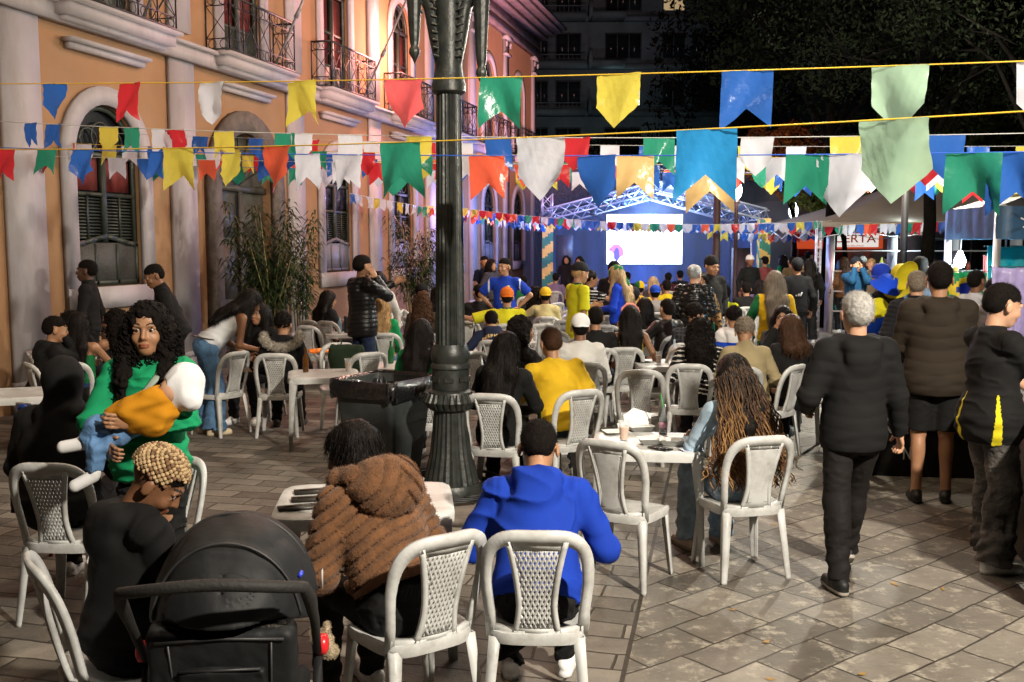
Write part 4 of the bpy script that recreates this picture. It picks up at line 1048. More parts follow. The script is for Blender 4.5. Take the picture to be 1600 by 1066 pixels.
blob(-.95, 1.75, .25, .26, 0); blob(-.93, 1.66, .10, .24, 1, -.006); blob(-1.14, 1.58, .12, .2, 2, -.008); blob(-.42, 2.12, .05, .22, 3); blob(.12, 2.05, .045, .05, 3); blob(.10, 1.85, .06, .05, 4); blob(.14, 2.45, .05, .12, 3); blob(-1.0, 2.35, .07, .06, 3); blob(.95, 2.3, .1, .08, 5)
PM = [mat('scr_red', (.8, .12, .22), .5, 0, emit=1.0), mat('scr_dark', (.10, .07, .25), .5, 0, emit=.6), mat('scr_ltblue', (.45, .65, .95), .5, 0, emit=1.5), mat('scr_violet', (.45, .35, .8), .5, 0, emit=2.2), mat('scr_pink', (1, .6, .6), .5, 0, emit=3), mat('scr_cyan', (.6, .9, .95), .5, 0, emit=3)]
for mb, m_ in BL: part('picture_area', mb, PM[m_], disp_)
def speaker(px, D, z0, w_, h, label, g=None):
    x, y = xy(px, D); t = thing("loudspeaker", label, "loudspeaker", (x, y, 0)); mb = MB(); mb.box((0, 0, z0 + h / 2), (w_, .5, h)); part("cabinet", mb, mat('speaker_black', (.02, .016, .018), .6), t)
    mb = MB(); mb.box((0, -.256, z0 + h * .5), (w_ * .86, .012, h * .9)); part("grille", mb, mat('speaker_grille', (.04, .022, .022), .5, .3, 60), t)
    mb = MB(); 
    if z0 > .05: mb.box((0, 0, z0 / 2), (w_ * .8, .4, z0)); part("stand", mb, M_IRN, t)
speaker(882, 32, 1.05, .52, 1.25, "tall black loudspeaker stack left of the stage beside the striped column")
speaker(1158, 28, 0.0, .46, 1.9, "tall dark loudspeaker cabinet right of the stage between the brown posts")
sm = MB(); sm.box((4.45, 33.0, 2.35), (8.2, 6.4, 4.6)); smo = link("smoke_haze", sm.mesh("smoke_haze", None)); smo['kind'] = 'stuff'
vm = bpy.data.materials.new("stage_smoke"); vm.use_nodes = True; vn = vm.node_tree; vn.nodes.remove(vn.nodes['Principled BSDF']); pv_ = vn.nodes.new('ShaderNodeVolumePrincipled'); pv_.inputs['Density'].default_value = .022; pv_.inputs['Color'].default_value = (.85, .9, 1, 1)
vn.links.new(pv_.outputs[0], vn.nodes['Material Output'].inputs['Volume']); smo.data.materials.clear(); smo.data.materials.append(vm)
# ================================================================ far street lamps, posts
def globe_lamp(px, D, zc, label, pr=.06, col=(.055, .025, .018)):
    x, y = xy(px, D); t = thing("street_lamp", label, "street lamp", (x, y, 0)); mb = MB(); mb.lathe([(pr * 2.2, 0), (pr * 2, .3), (pr, .5), (pr * .8, zc - .3), (pr * 1.4, zc - .25), (pr * .9, zc - .18)], n=16); part("pole", mb, mat('brown_post', col, .5), t, True, 40)
    mb = MB(); mb.lathe([(.05, zc - .2), (.12, zc - .08), (.145, zc + .06), (.10, zc + .22), (.04, zc + .30), (.02, zc + .36)], n=20); part("globe", mb, mat('street_globe', (.88, .96, 1.0), .4, 0, emit=9), t, True)
    lamp("street_lamp_light", 'POINT', (x, y - .35, zc), 110, (.85, .93, 1.0), .15)
globe_lamp(1148, 26, 3.35, "glowing white globe lamp on a brown post in front of the stage roof")
globe_lamp(1237, 30, 2.95, "glowing white globe lamp on a black post near the orange shop sign", .05, (.01, .01, .012))
x, y = xy(1118, 25); t = thing("iron_post", "thick rust brown iron column in front of the right side of the stage", "post", (x, y, 0)); mb = MB(); mb.lathe([(.16, 0), (.13, .3), (.10, .4), (.095, 3.2), (.13, 3.3), (.13, 3.4)], n=16); part("shaft", mb, mat('brown_post', (.055, .025, .018)), t, True, 40)
# flood lamp on a mast in the trees
x, y = xy(1408, 15); t = thing("flood_light_mast", "bright flood lamp on a thin pole in the tree behind the pale green pennants", "flood lamp", (x, y, 0)); mb = MB(); mb.lathe([(.06, 0), (.045, 4.1)], n=10); part("pole", mb, M_IRN, t, True)
mb = MB(); mb.lathe([(.0, 4.02), (.07, 4.05), (.10, 4.13), (.07, 4.22), (0, 4.25)], n=16); part("bulb", mb, mat('flood_bulb', (1, .97, .88), .4, 0, emit=40), t, True)
# ================================================================ shop row at the back right
sh = thing("shop", "shop with orange fascia sign and dark red roller shutter behind the tents", "shop", (15.2, 42, 0))
mb = MB(); mb.box((0, 3, 1.9), (9, 6, 3.8)); part("wall", mb, mat('shop_wall', (.34, .35, .36), .8, .1, 1), sh)
mb = MB(); mb.box((-1.5, -.12, 2.15), (3.6, .2, .66)); fas = part("fascia", mb, mat('orange_sign', (.80, .10, .03), .5, .05, 1, emit=.55), sh)
mb = MB(); mb.box((-.9, -.24, 2.17), (2.0, .03, .56)); part("sign_panel", mb, mat('sign_white_panel', (.85, .80, .74), .5, .05, 1, emit=.9), fas)
letters("CERTA", .46, mat('sign_letters', (.62, .06, .02), .5, 0, emit=.2), Matrix.Translation((-.9, -.262, 2.22)) @ Matrix.Rotation(PI / 2, 4, 'X') @ Matrix.Scale(1.25, 4, (1, 0, 0)), fas, font_bold=.004)
letters("IMOBILIARIA", .10, mat('sign_letters', (.62, .06, .02)), Matrix.Translation((-.9, -.262, 1.94)) @ Matrix.Rotation(PI / 2, 4, 'X') @ Matrix.Scale(1.4, 4, (1, 0, 0)), fas, ext=.003)
mb = MB(); mb.box((-2.2, -.03, .9), (1.9, .06, 1.8))
for k in range(24): mb.box((-2.2, -.07, .05 + k * .075), (1.86, .03, .05))
part("roller_shutter", mb, mat('red_shutter', (.22, .018, .016), .5, .1, 3), sh)
for x in (-3.35, -1.05, -.25): mb = MB(); mb.box((x, -.1, .93), (.22, .2, 1.86)); part("pier", mb, mat('salmon_pier', (.50, .20, .14), .7), sh)
mb = MB(); mb.box((1.5, -.1, 1.6), (.7, .24, 3.2)); part("pillar", mb, mat('white_pillar', (.6, .64, .68), .7), sh)
mb = MB(); mb.box((3.1, -.05, 1.2), (1.8, .1, 1.9)); part("shop_window", mb, mat('shop_glass', (.03, .05, .06), .15, .3, 2), sh)
mb = MB(); mb.box((0, 1.6, 5.2), (8.8, 3, 2.8)); 
part("upper_floor", mb, mat('pale_upper', (.20, .21, .22), .8, .2, 1), sh)
# ================================================================ tents
M_TENT = mat('brown_grey_tarp', (.24, .205, .165), .75, .15, 1.5, .2, 12, trans=.12, dirt=(.07, .06, .05), dirts=1.5)
def tent(name, label, x0, x1, y0, y1, ze, zp, val, M, legr=.028, rot=0, curve=1.25, RM=None):
    cx, cy = (x0 + x1) / 2, (y0 + y1) / 2; t = thing(name, label, "canopy tent", (cx, cy, 0), rot); hx, hy_ = (x1 - x0) / 2, (y1 - y0) / 2
    mb = MB(); n = 14; R = []
    for i in range(n + 1):
        f = i / n; r = 1 - f; z = ze + (zp - ze) * (1 - r ** (1 / curve)) if False else ze + (zp - ze) * f ** curve; ring = []
        for q in range(4):
            a, b = [(-1, -1), (1, -1), (1, 1), (-1, 1)][q], [(-1, -1), (1, -1), (1, 1), (-1, 1)][(q + 1) % 4]
            for k in range(8): u = k / 8; sg = 1 - .10 * math.sin(PI * u) * f * (1 - f) * 4; ring.append((hx * r * (a[0] + (b[0] - a[0]) * u) * sg, hy_ * r * (a[1] + (b[1] - a[1]) * u) * sg, z - .02 * math.sin(PI * u) * r))
        R.append(ring)
    mb.ring(R, cap=False); part("roof", mb, RM or M, t, True, 50)
    mb = MB(); R = []
    for z, o_ in ((ze, 0), (ze - val, .015)):
        ring = []
        for q in range(4):
            a, b = [(-1, -1), (1, -1), (1, 1), (-1, 1)][q], [(-1, -1), (1, -1), (1, 1), (-1, 1)][(q + 1) % 4]
            for k in range(16): u = k / 16; ring.append(((hx + o_ * math.sin(k * 2)) * (a[0] + (b[0] - a[0]) * u), (hy_ + o_ * math.sin(k * 2)) * (a[1] + (b[1] - a[1]) * u), z))
        R.append(ring)
    mb.ring(R, cap=False); part("valance", mb, M, t)
    for sx in (-1, 1):
        for sy in (-1, 1):
            mb = MB(); mb.bar((sx * (hx - .03), sy * (hy_ - .03), 0), (sx * (hx - .03), sy * (hy_ - .03), ze - .01), legr * 2); mb.box((sx * (hx - .03), sy * (hy_ - .03), .01), (.14, .14, .02)); part("leg", mb, TRM, t)
    mb = MB()
    for s_ in (-1, 1):
        for ax_ in (0, 1):
            n = 4
            for i in range(n):
                f0, f1 = -1 + 2 * i / n, -1 + 2 * (i + 1) / n
                for za, zb in ((ze - .04, ze - .34), (ze - .34, ze - .04)):
                    if ax_ == 0: mb.bar((hx * .98 * f0, s_ * hy_ * .98, za), (hx * .98 * f1, s_ * hy_ * .98, zb), .018)
                    else: mb.bar((s_ * hx * .98, hy_ * .98 * f0, za), (s_ * hx * .98, hy_ * .98 * f1, zb), .018)
    part("scissor_frame", mb, TRM, t)
    return t
tent("canopy_tent", "wide brown grey canopy tent with a peaked roof behind the right hand crowd", 6.55, 13.6, 21.6, 27.5, 2.48, 3.7, .10, M_TENT, .020)
tent("canopy_tent", "blue tarpaulin stall tent with grey trimmed valance at the right edge", 5.32, 8.4, 11.0, 12.3, 2.42, 3.1, .36, mat('blue_tarp', (.02, .055, .10), .45, .4, 2, .4, 6, trans=.12), .03, RM=mat('grey_roof_tarp', (.020, .022, .026), .6, .2, 2))
# speckled paint truss leg nearest the crowd is part of its own stand
x, y = xy(1277, 21.3); t = thing("truss_stand", "slim speckled grey truss pole standing between the walking woman and the tents", "pole", (x, y, 0)); mb = MB(); truss(mb, (0, 0, 0), (0, 0, 2.5), .085, .010, 24); part("pole", mb, TRM, t)
# ================================================================ stall goods at the right
def cloth_panel(name, label, cat, px, py0, py1, D, wid, M, wob=.03, stripes=None, group=None, rz=0):
    p0 = atp(px, py0, D); p1 = atp(px, py1, D); h = p0.z - p1.z; t = thing(name, label, cat, (p0.x, D, 0), rz, group); mb = MB(); nx, nz = 16, 12; vs = []
    for j in range(nz + 1):
        for i in range(nx + 1): u, v = i / nx - .5, j / nz; vs.append((u * wid * (1 - .06 * v), wob * math.sin(u * 19 + 1) * (.3 + v), p0.z - h * v + .01 * math.sin(u * 11)))
    mb.V = vs
    for j in range(nz):
        for i in range(nx): mb.F.append([j * (nx + 1) + i, j * (nx + 1) + i + 1, (j + 1) * (nx + 1) + i + 1, (j + 1) * (nx + 1) + i]); mb.M.append(stripes((i + .5) / nx - .5, (j + .5) / nz) if stripes else 0)
    o = link("fabric", mesh_from("fabric", mb.V, mb.F, M, mb.M, True), t)
    so = o.modifiers.new("thickness", 'SOLIDIFY'); so.thickness = .004
    cm = MB(); cm.bar((-wid * .55, 0, p0.z + .005), (wid * .55, 0, p0.z + .005), .008); part("hanging_cord", cm, M_IRN, t); return t
def br(u, v):
    x, z = u * 1.0, (v - .5) * 1.0
    if x * x + z * z < .035: return 2
    return 1 if abs(x) / .42 + abs(z) / .40 < 1 else 0
FL = [mat('flag_green', (.01, .30, .12), .6, trans=.3), mat('flag_yellow', (.75, .60, .06), .6, trans=.3), mat('flag_blue', (.02, .05, .30), .6, trans=.3)]
cloth_panel("national_flag", "green yellow and blue flag hanging below the bright stall bulb", "flag", 1507, 425, 478, 11.6, .52, FL, .04, br)
cloth_panel("hanging_shirt", "turquoise shirt hanging inside the blue stall tent", "shirt", 1583, 385, 455, 11.8, .62, [mat('turquoise', (.01, .42, .50), .6, trans=.3)], .03)
cloth_panel("lilac_cloth", "lilac satin cloth pegged on a line at the right edge of the stall", "cloth", 1592, 418, 530, 9.0, .5, [mat('lilac', (.42, .36, .62), .35, .3, 8, .3, 9, trans=.2)], .05)
cloth_panel("yellow_shirt_display", "pale yellow shirt hanging left of the flag under the stall bulb", "shirt", 1478, 415, 475, 12.0, .30, [mat('pale_yellow', (.80, .72, .35), .6, trans=.4)], .04)
cloth_panel("red_cloth", "narrow dark red cloth hanging beside the tent pole", "cloth", 1546, 400, 445, 12.6, .16, [mat('dull_red', (.30, .04, .04), .7)], .02)
p = atp(1500, 408, 12.2); t = thing("stall_bulb", "glaring blue white bulb hanging in the market stall", "bulb", (p.x, p.y, 0)); mb = MB(); mb.lathe([(0, p.z - .09), (.05, p.z - .07), (.07, p.z), (.04, p.z + .07), (.02, p.z + .12)], n=16); part("glass", mb, mat('stall_glow', (.80, .95, 1.0), .4, 0, emit=60), t, True)
mb = MB(); mb.tube([(0, 0, p.z + .11), (.02, 0, p.z + .45), (.0, 0, 2.5)], .006, 5); part("flex", mb, M_IRN, t)
lamp("stall_light", 'POINT', (p.x, p.y - .15, p.z), 190, (.72, .92, 1.0), .08)
lamp("stall_light", 'POINT', (7.0, 12.4, 2.2), 70, (.25, .70, 1.0), .1)
# shelves of goods behind in the big tent
sv = thing("display_rack", "glass fronted rack of bottles and goods glowing teal under the brown tent", "rack", (9.3, 22.6, 0))
mb = MB()
for z in (.5, .95, 1.4, 1.85): mb.box((0, 0, z), (4.2, .5, .03))
for x in (-2.1, -.7, .7, 2.1): mb.box((x, 0, 1.1), (.04, .5, 2.2))
part("frame", mb, TRM, sv)
bc = [mat('bottle_%d' % i, c_, .2, .1) for i, c_ in enumerate(((.02, .25, .22), (.35, .36, .30), (.04, .10, .30), (.40, .10, .05), (.30, .30, .05)))]
for j, z in enumerate((.515, .965, 1.415)):
    for i in range(0, 17, 2):
        mb = MB(); r = .05; h_ = .20 + .12 * ((i * 7 + j * 3) % 5) / 5; mb.lathe([(r, 0), (r, h_ * .6), (r * .4, h_ * .8), (r * .4, h_)], (0, 0, 0), 8)
        tag(link("bottle", mb.mesh("bottle", bc[(i * 3 + j) % 5], True), loc=(7.35 + i * .245, 22.5, z)), "%s bottle, %s from left, %s shelf, brown tent rack" % (("teal", "pale", "blue", "orange", "olive")[(i * 3 + j) % 5], ("first", "second", "third", "fourth", "fifth", "sixth", "seventh", "eighth", "ninth")[i // 2], ("lowest", "middle", "top")[j]), "bottle", "bottles on the tent rack")
lamp("tent_light", 'POINT', (8.6, 21.9, 2.3), 130, (.75, .95, 1.0), .1); lamp("tent_light", 'POINT', (12, 24, 2.3), 120, (.75, .95, 1.0), .1)
# bar counter with lettering
bx, by = 3.55, 8.75
t = thing("bar_counter", "black bar counter with large white DANIELS WHISKEY lettering behind the grey haired man", "counter", (bx, by, 0), math.radians(-8))
mb = MB(); mb.box((0, 0, .53), (1.25, .62, 1.06)); part("body", mb, mat('black_laminate', (.008, .009, .011), .25, .3, 4), t)
mb = MB(); mb.box((0, 0, 1.085), (1.33, .70, .045)); part("worktop", mb, mat('pale_top', (.45, .48, .50), .35), t)
LW = mat('white_lettering', (.50, .52, .50), .5)
for s_, z, sz in (("DANIELS", .80, .27), ("WHISKEY", .45, .24), ("N", .20, .16)): letters(s_, sz, LW, Matrix.Translation((-.06, -.314, z)) @ Matrix.Rotation(PI / 2, 4, 'X') @ Matrix.Scale(.62, 4, (1, 0, 0)), t, align='RIGHT')
# near stall counter at the right edge with printed panel
t = thing("stall_counter", "stall counter with a black printed panel at the right edge", "counter", (3.47, 6.95, 0), math.radians(-106.2 + 90))
mb = MB(); mb.box((.5, -.55, .50), (1.0, 2.9, 1.0)); part("body", mb, mat('black_print', (.012, .010, .010), .35, .3, 5), t)
mb = MB(); mb.box((.5, -.55, 1.02), (1.08, 2.98, .035)); part("worktop", mb, mat('stainless_top', (.5, .54, .58), .3, .1, 5, metal=.5), t)
mb = MB(); mb.add([(-.004, y_, z_) for y_, z_ in ((.30, .42), (-.25, .40), (-.35, .55), (-.30, .80), (-.1, .93), (.2, .93), (.34, .7))], [list(range(7))[::-1]]); mb.m = 1
mb.add([(-.006, y_, z_) for y_, z_ in ((.10, .44), (-.05, .42), (-.12, .62), (-.03, .78), (.06, .76), (.12, .60))], [list(range(6))[::-1]]); part("printed_patch", mb, [mat('print_ochre', (.50, .26, .04), .5, .3, 12), mat('print_brown', (.16, .05, .02), .5, .3, 12)], t)
letters("TOM SABOR DE", .15, mat('print_gold', (.42, .25, .06), .5), Matrix.Translation((-.004, .05, .27)) @ Matrix.Rotation(-PI / 2, 4, 'Z') @ Matrix.Rotation(PI / 2, 4, 'X'), t, ext=.002)
# ================================================================ trees and dark foliage
def leaves(center, rad, n, size, cl=10, seed=0, droop=0):
    g_ = np.random.default_rng(seed); cc = g_.normal(size=(cl, 3)); cc /= np.linalg.norm(cc, axis=1)[:, None]; cc *= g_.uniform(.35, .95, (cl, 1)); cr = g_.uniform(.22, .48, cl)
    k = g_.integers(0, cl, n); d = g_.normal(size=(n, 3)); d /= np.linalg.norm(d, axis=1)[:, None]; d *= g_.uniform(.5, 1, (n, 1)) ** .5 * cr[k][:, None]
    P = (cc[k] + d) * np.array(rad) + np.array(center); P[:, 2] -= droop * g_.uniform(0, 1, n)
    a = g_.normal(size=(n, 3)); a /= np.linalg.norm(a, axis=1)[:, None]; b = np.cross(a, g_.normal(size=(n, 3))); b /= np.linalg.norm(b, axis=1)[:, None]; s_ = size * g_.uniform(.6, 1.3, (n, 1))
    V = np.stack([P - a * s_, P + b * s_ * .4, P + a * s_, P - b * s_ * .4], 1).reshape(-1, 3); return V, np.arange(n * 4).reshape(-1, 4)
def tree(px, D, zc, rad, n, label, col, size=.10, seed=1, trunk=.16, zt=None):
    x, y = xy(px, D); t = thing("tree", label, "tree", (x, y, 0), 0, "trees round the plaza"); mb = MB(); rr = random.Random(seed); zb = zc - rad[2] * .7
    mb.tube([(0, 0, 0), (.1, 0, zb * .5), (0, .05, zb), (.1, 0, zc)], [trunk, trunk * .75, trunk * .6, trunk * .2], 9)
    for i in range(9):
        a = rr.uniform(0, 6.28); z0_ = zb * rr.uniform(.75, 1.1); e_ = Vector((math.cos(a) * rad[0] * .8, math.sin(a) * rad[1] * .8, zc + rad[2] * rr.uniform(-.4, .7)))
        m_ = Vector((0, 0, z0_)).lerp(e_, .5) + Vector((rr.uniform(-.3, .3), rr.uniform(-.3, .3), .3)); mb.tube([(0, 0, z0_), m_, e_], [trunk * .4, trunk * .25, .015], 6)
        for j in range(3): mb.tube([m_.lerp(e_, j * .3), m_.lerp(e_, j * .3) + Vector((rr.uniform(-1, 1), rr.uniform(-1, 1), rr.uniform(-.6, .6))) * rad[0] * .35], [.03, .008], 4)
    part("trunk", mb, mat('bark', (.0035, .003, .0025), .95, .4, 8, .6, 20, spec=.02), t, True)
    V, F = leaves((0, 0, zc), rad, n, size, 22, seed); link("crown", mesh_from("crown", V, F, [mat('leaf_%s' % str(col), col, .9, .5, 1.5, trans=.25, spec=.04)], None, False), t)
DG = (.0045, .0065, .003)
tree(1235, 29.0, 4.6, (1.3, 1.2, 1.2), 3800, "orange lit small tree above the globe lamp near the shop", (.16, .05, .012), .09, 3, .09)  # orange lighting is painted into the leaf colour
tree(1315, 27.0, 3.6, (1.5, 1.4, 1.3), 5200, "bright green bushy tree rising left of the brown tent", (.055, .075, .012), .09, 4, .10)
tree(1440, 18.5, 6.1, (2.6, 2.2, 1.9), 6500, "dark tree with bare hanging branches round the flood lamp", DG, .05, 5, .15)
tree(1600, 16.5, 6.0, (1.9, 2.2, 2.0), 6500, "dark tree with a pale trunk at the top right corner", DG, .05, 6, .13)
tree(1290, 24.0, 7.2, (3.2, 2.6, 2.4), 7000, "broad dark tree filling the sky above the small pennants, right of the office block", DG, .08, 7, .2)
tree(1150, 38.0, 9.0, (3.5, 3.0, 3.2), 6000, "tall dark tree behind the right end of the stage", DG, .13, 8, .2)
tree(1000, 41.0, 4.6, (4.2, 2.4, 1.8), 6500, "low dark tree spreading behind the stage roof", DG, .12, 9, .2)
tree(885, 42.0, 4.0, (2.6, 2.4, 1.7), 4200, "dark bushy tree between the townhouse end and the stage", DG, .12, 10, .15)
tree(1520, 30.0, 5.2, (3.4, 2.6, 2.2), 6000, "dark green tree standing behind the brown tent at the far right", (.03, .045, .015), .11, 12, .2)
# ================================================================ slender leaved plants by the wall
def bamboo(px, D, ht, spread, nst, label, seed):
    x, y = xy(px, D); t = thing("potted_bamboo", label, "plant", (x, y, 0)); r = random.Random(seed)
    mb = MB(); mb.lathe([(.17, 0), (.23, .36), (.25, .40), (.22, .40), (.20, .34)], n=20); part("pot", mb, mat('clay_pot', (.16, .07, .04), .8), t, True, 40)
    st_ = MB(); lf = MB()
    for i in range(nst):
        a = r.uniform(0, 6.28); tip = Vector((math.cos(a) * spread * r.uniform(.3, 1), math.sin(a) * spread * r.uniform(.3, 1), ht * r.uniform(.6, 1))); b = Vector((math.cos(a) * .08, math.sin(a) * .08, .36)); m_ = b.lerp(tip, .55); m_.x *= .6; m_.y *= .6
        st_.tube([b, m_, tip], [.012, .009, .004], 5)
        for j in range(85):
            f = r.uniform(.35, 1.0); p = m_.lerp(tip, (f - .5) * 2) if f > .5 else b.lerp(m_, f * 2); az = r.uniform(0, 6.28); L = r.uniform(.16, .34); d = Vector((math.cos(az), math.sin(az), r.uniform(-.1, .6))).normalized(); sd = d.cross(Vector((0, 0, 1))).normalized() * .015
            q1 = p + d * L * .5; q2 = q1 + (d + Vector((0, 0, -1.1))).normalized() * L * .6; lf.add([p, q1 - sd, q2, q1 + sd], [(0, 1, 2, 3)])
    part("stem", st_, mat('bamboo_stem', (.20, .17, .06), .6), t, True); part("foliage", lf, mat('bamboo_leaf', (.030, .052, .016), .5, .4, 3, trans=.2), t)
bamboo(425, 15.2, 2.75, .75, 24, "tall bushy bamboo plant beside the dark stone doorway", 3)
bamboo(470, 16.0, 2.55, .45, 9, "thin bamboo plant against the pilaster right of the doorway", 4)
bamboo(648, 19.2, 2.55, .70, 17, "bamboo plant with bare lower stems left of the lamp post", 5)
# ================================================================ bunting
FC = {'b': (.03, .12, .44), 'r': (.52, .03, .04), 'o': (.72, .12, .06), 'w': (.62, .64, .70), 'y': (.62, .53, .08), 'g': (.03, .27, .17), 't': (.70, .48, .20), 'k': (.85, .14, .15), 'l': (.42, .62, .45), 'c': (.03, .28, .62)}  # tan and pale green: yellow and green pennants with backlight put into the colour
def flagm(c):
    k = 'pennant_plastic_' + c
    if k in _M: return _M[k]
    return mat(k, FC[c], .24, .06, 5, .30, 20, trans=(.66 if c == 'l' else .52), spec=.5)
CORD = {'y': mat('yellow_cord', (.72, .45, .03), .5), 'b': mat('blue_cord', (.02, .10, .55), .5), 'w': mat('white_cord', (.6, .6, .58), .5)}
_pm = {}
def pennant_mesh(shape, c, w_, h_, v):
    k = (shape, c, round(w_, 3), v)
    if k in _pm: return _pm[k]
    r = random.Random(hash((shape, c, v)) % 9999 if False else ord(c) * 7 + v * 31); nx, nz = 10, 12; vs = []; F = []; ph = r.uniform(0, 6); am = r.uniform(.010, .034); lean_ = r.uniform(-.18, .18)
    for j in range(nz + 1):
        for i in range(nx + 1):
            u = i / nx - .5; v_ = j / nz
            bot = (1 - .42 * (abs(u) * 2)) if shape == 'p' else (.62 + .38 * abs(u) * 2)
            z = -h_ * bot * v_; x = u * w_ * (1 - .05 * v_ * (1 if shape == 'p' else -0.2))
            y = am * math.sin(u * 6 + ph + v_ * 2.5) * (.25 + v_) + lean_ * h_ * v_ * v_ + .004 * math.sin(u * 25 + v_ * 14 + ph)
            y += (.035 * math.sin(ph * 3)) * max(0, v_ - .45) ** 1.5 * (u * 4)
            vs.append((x, y, z))
    for j in range(nz):
        for i in range(nx): F.append([j * (nx + 1) + i, (j + 1) * (nx + 1) + i, (j + 1) * (nx + 1) + i + 1, j * (nx + 1) + i + 1])
    _pm[k] = mesh_from("pennant", vs, F, flagm(c), None, True); return _pm[k]
def bunting(label, A, B_, sag, cc, flags, w_=.225, h_=.27, cr=.0038, pxw=None):
    """flags: list of (photo column of the centre, shape, colour) or 'auto:n'"""
    A, B_ = Vector(A), Vector(B_); t = thing("bunting", label, "bunting", A, 0, "strings of coloured pennants over the plaza")
    f = lambda u: A.lerp(B_, u) + Vector((0, 0, -sag * 4 * u * (1 - u))); mb = MB(); mb.tube([f(u) - A for u in np.linspace(0, 1, 41)], cr, 5); part("cord", mb, CORD[cc], t, True)
    rz = math.atan2((B_ - A).y, (B_ - A).x); i = 0
    for px, shp, c, *sc in flags:
        if isinstance(px, float) and px < 1: u = px
        else:
            lo, hi = 0.0, 1.0
            for _ in range(30):
                m = (lo + hi) / 2; p = f(m); q = 800 + FPX * p.x / (p.y * math.cos(PITCH) + (CAMH - p.z) * math.sin(PITCH))
                if q < px: lo = m
                else: hi = m
            u = (lo + hi) / 2
        s_ = sc[0] if sc else 1.0; p = f(u); i += 1
        if pxw: s_ *= (pxw[0] + (pxw[1] - pxw[0]) * max(0, min(1, px / 1600))) * (p.y + .2) / FPX / w_ / .95
        p = p - A
        o = link("pennant", pennant_mesh(shp, c, w_, h_, i % 4), t, p); o.rotation_euler = (random.uniform(-.10, .10), random.uniform(-.03, .03), rz + random.uniform(-.22, .22) + (PI if random.random() < .3 else 0)); o.scale = (s_, s_, s_)
    return t
def P3(px, py, D): return atp(px, py, D)
bunting("topmost yellow cord with nine widely spaced big pennants", P3(-60, 131, 7.1), P3(1700, 92, 4.6), .03, 'y',
        [(85, 'p', 'b'), (203, 's', 'r'), (331, 'p', 'w'), (470, 's', 'y'), (631, 'p', 'k'), (783, 's', 'g'), (967, 'p', 'y'), (1168, 's', 'b'), (1406, 'p', 'l'), (1640, 'p', 'w')], pxw=(40, 82))
bunting("second yellow cord down, carrying the largest pennants including the pale green one", P3(-60, 233, 7.2), P3(1700, 168, 3.8), .05, 'y',
        [(8, 's', 'r'), (131, 'p', 'b'), (278, 's', 'y'), (433, 'p', 'o'), (625, 's', 'g'), (844, 'p', 'w'), (1104, 's', 'c'), (1396, 'p', 'l')], pxw=(38, 106))
bunting("lowest blue cord with big pennants crossing in front of the lamp post", P3(-80, 228, 8.6), P3(1700, 236, 5.4), .05, 'b',
        [(73, 's', 'g'), (246, 's', 'b', .9), (362, 'p', 'y'), (480, 's', 'w'), (545, 's', 'w', .9), (619, 'p', 'g'), (760, 's', 'o'), (845, 'p', 'b'), (932, 'p', 'b', 1.1), (993, 's', 't', .9), (1110, 's', 't', 1.1), (1262, 's', 'g', .9), (1318, 'p', 'w', 1.1), (1522, 's', 'g', 1.0), (1590, 's', 'b')], pxw=(30, 76))
bunting("white cord with mixed pennants just above the second yellow cord", P3(-60, 186, 10), P3(1700, 206, 7), .10, 'w',
        [(48, 's', 'b'), (83, 's', 'b'), (170, 'p', 'y'), (205, 's', 'g'), (252, 's', 'w'), (272, 'p', 'r'), (350, 's', 'y'), (445, 's', 'g'), (472, 'p', 'w'), (547, 's', 'w'), (655, 'p', 'y'), (778, 's', 'b'), (901, 'p', 'r'), (1030, 's', 'g'), (1184, 'p', 'w'), (1325, 'p', 'y'), (1478, 'p', 'b')], pxw=(27, 54))
def auto(n, seed, a=.01, b=.99, skip=0.0, tones='brwygowb'):
    r = random.Random(seed); out = []
    for i in range(n):
        if r.random() < skip: continue
        out.append((a + (b - a) * (i + r.uniform(-.25, .25)) / n, r.choice('sp'), r.choice(tones)))
    return out
bunting("thin white cord of small pennants across the doorway arch and the apartment block", P3(-80, 196, 14.5), P3(1700, 228, 9.5), .10, 'w', auto(34, 1, skip=.12), .21, .25, .0032)
bunting("yellow cord of mixed pennants, just below the thin white cord of small ones", P3(-80, 216, 13.5), P3(1700, 246, 8.8), .08, 'y', auto(36, 2, skip=.12), .22, .26, .0032)
bunting("yellow cord of small pennants, the lower of two passing behind the large white pennant", P3(-80, 226, 16.5), P3(1700, 262, 10.5), .08, 'y', auto(40, 3, skip=.15), .22, .26, .0032)
bunting("faint yellow cord of small pennants low over the crowd towards the brown tent", P3(-80, 222, 19), P3(1700, 288, 11.5), .05, 'y', auto(38, 4, skip=.2), .22, .26, .0032)
bunting("short string of small pennants running from the facade window down to the stage", tuple(P3(545, 302, 19.6)), P3(860, 352, 30.5), .05, 'w', auto(36, 5), .20, .24, .0032)
bunting("front string of tiny pennants across the stage opening", P3(700, 322, 24), P3(1300, 345, 21.2), .22, 'w', auto(44, 6), .17, .20, .003)
bunting("middle string of tiny pennants across the stage and the video screen", P3(640, 318, 25.5), P3(1290, 348, 23.5), .22, 'w', auto(44, 7), .20, .22, .003)
bunting("rear string of tiny pennants touching the top of the video screen", P3(850, 345, 28.5), P3(1300, 343, 27), .12, 'w', auto(38, 8), .20, .23, .003)
bunting("string of tiny pennants under the front edge of the brown tent", P3(1230, 352, 23), P3(1640, 338, 17.5), .04, 'y', auto(30, 9), .22, .26, .003)
bunting("string of tiny pennants from the brown post to the striped column on the right", P3(1110, 362, 26.4), P3(1300, 362, 25.5), .06, 'w', auto(18, 10), .20, .24, .003)

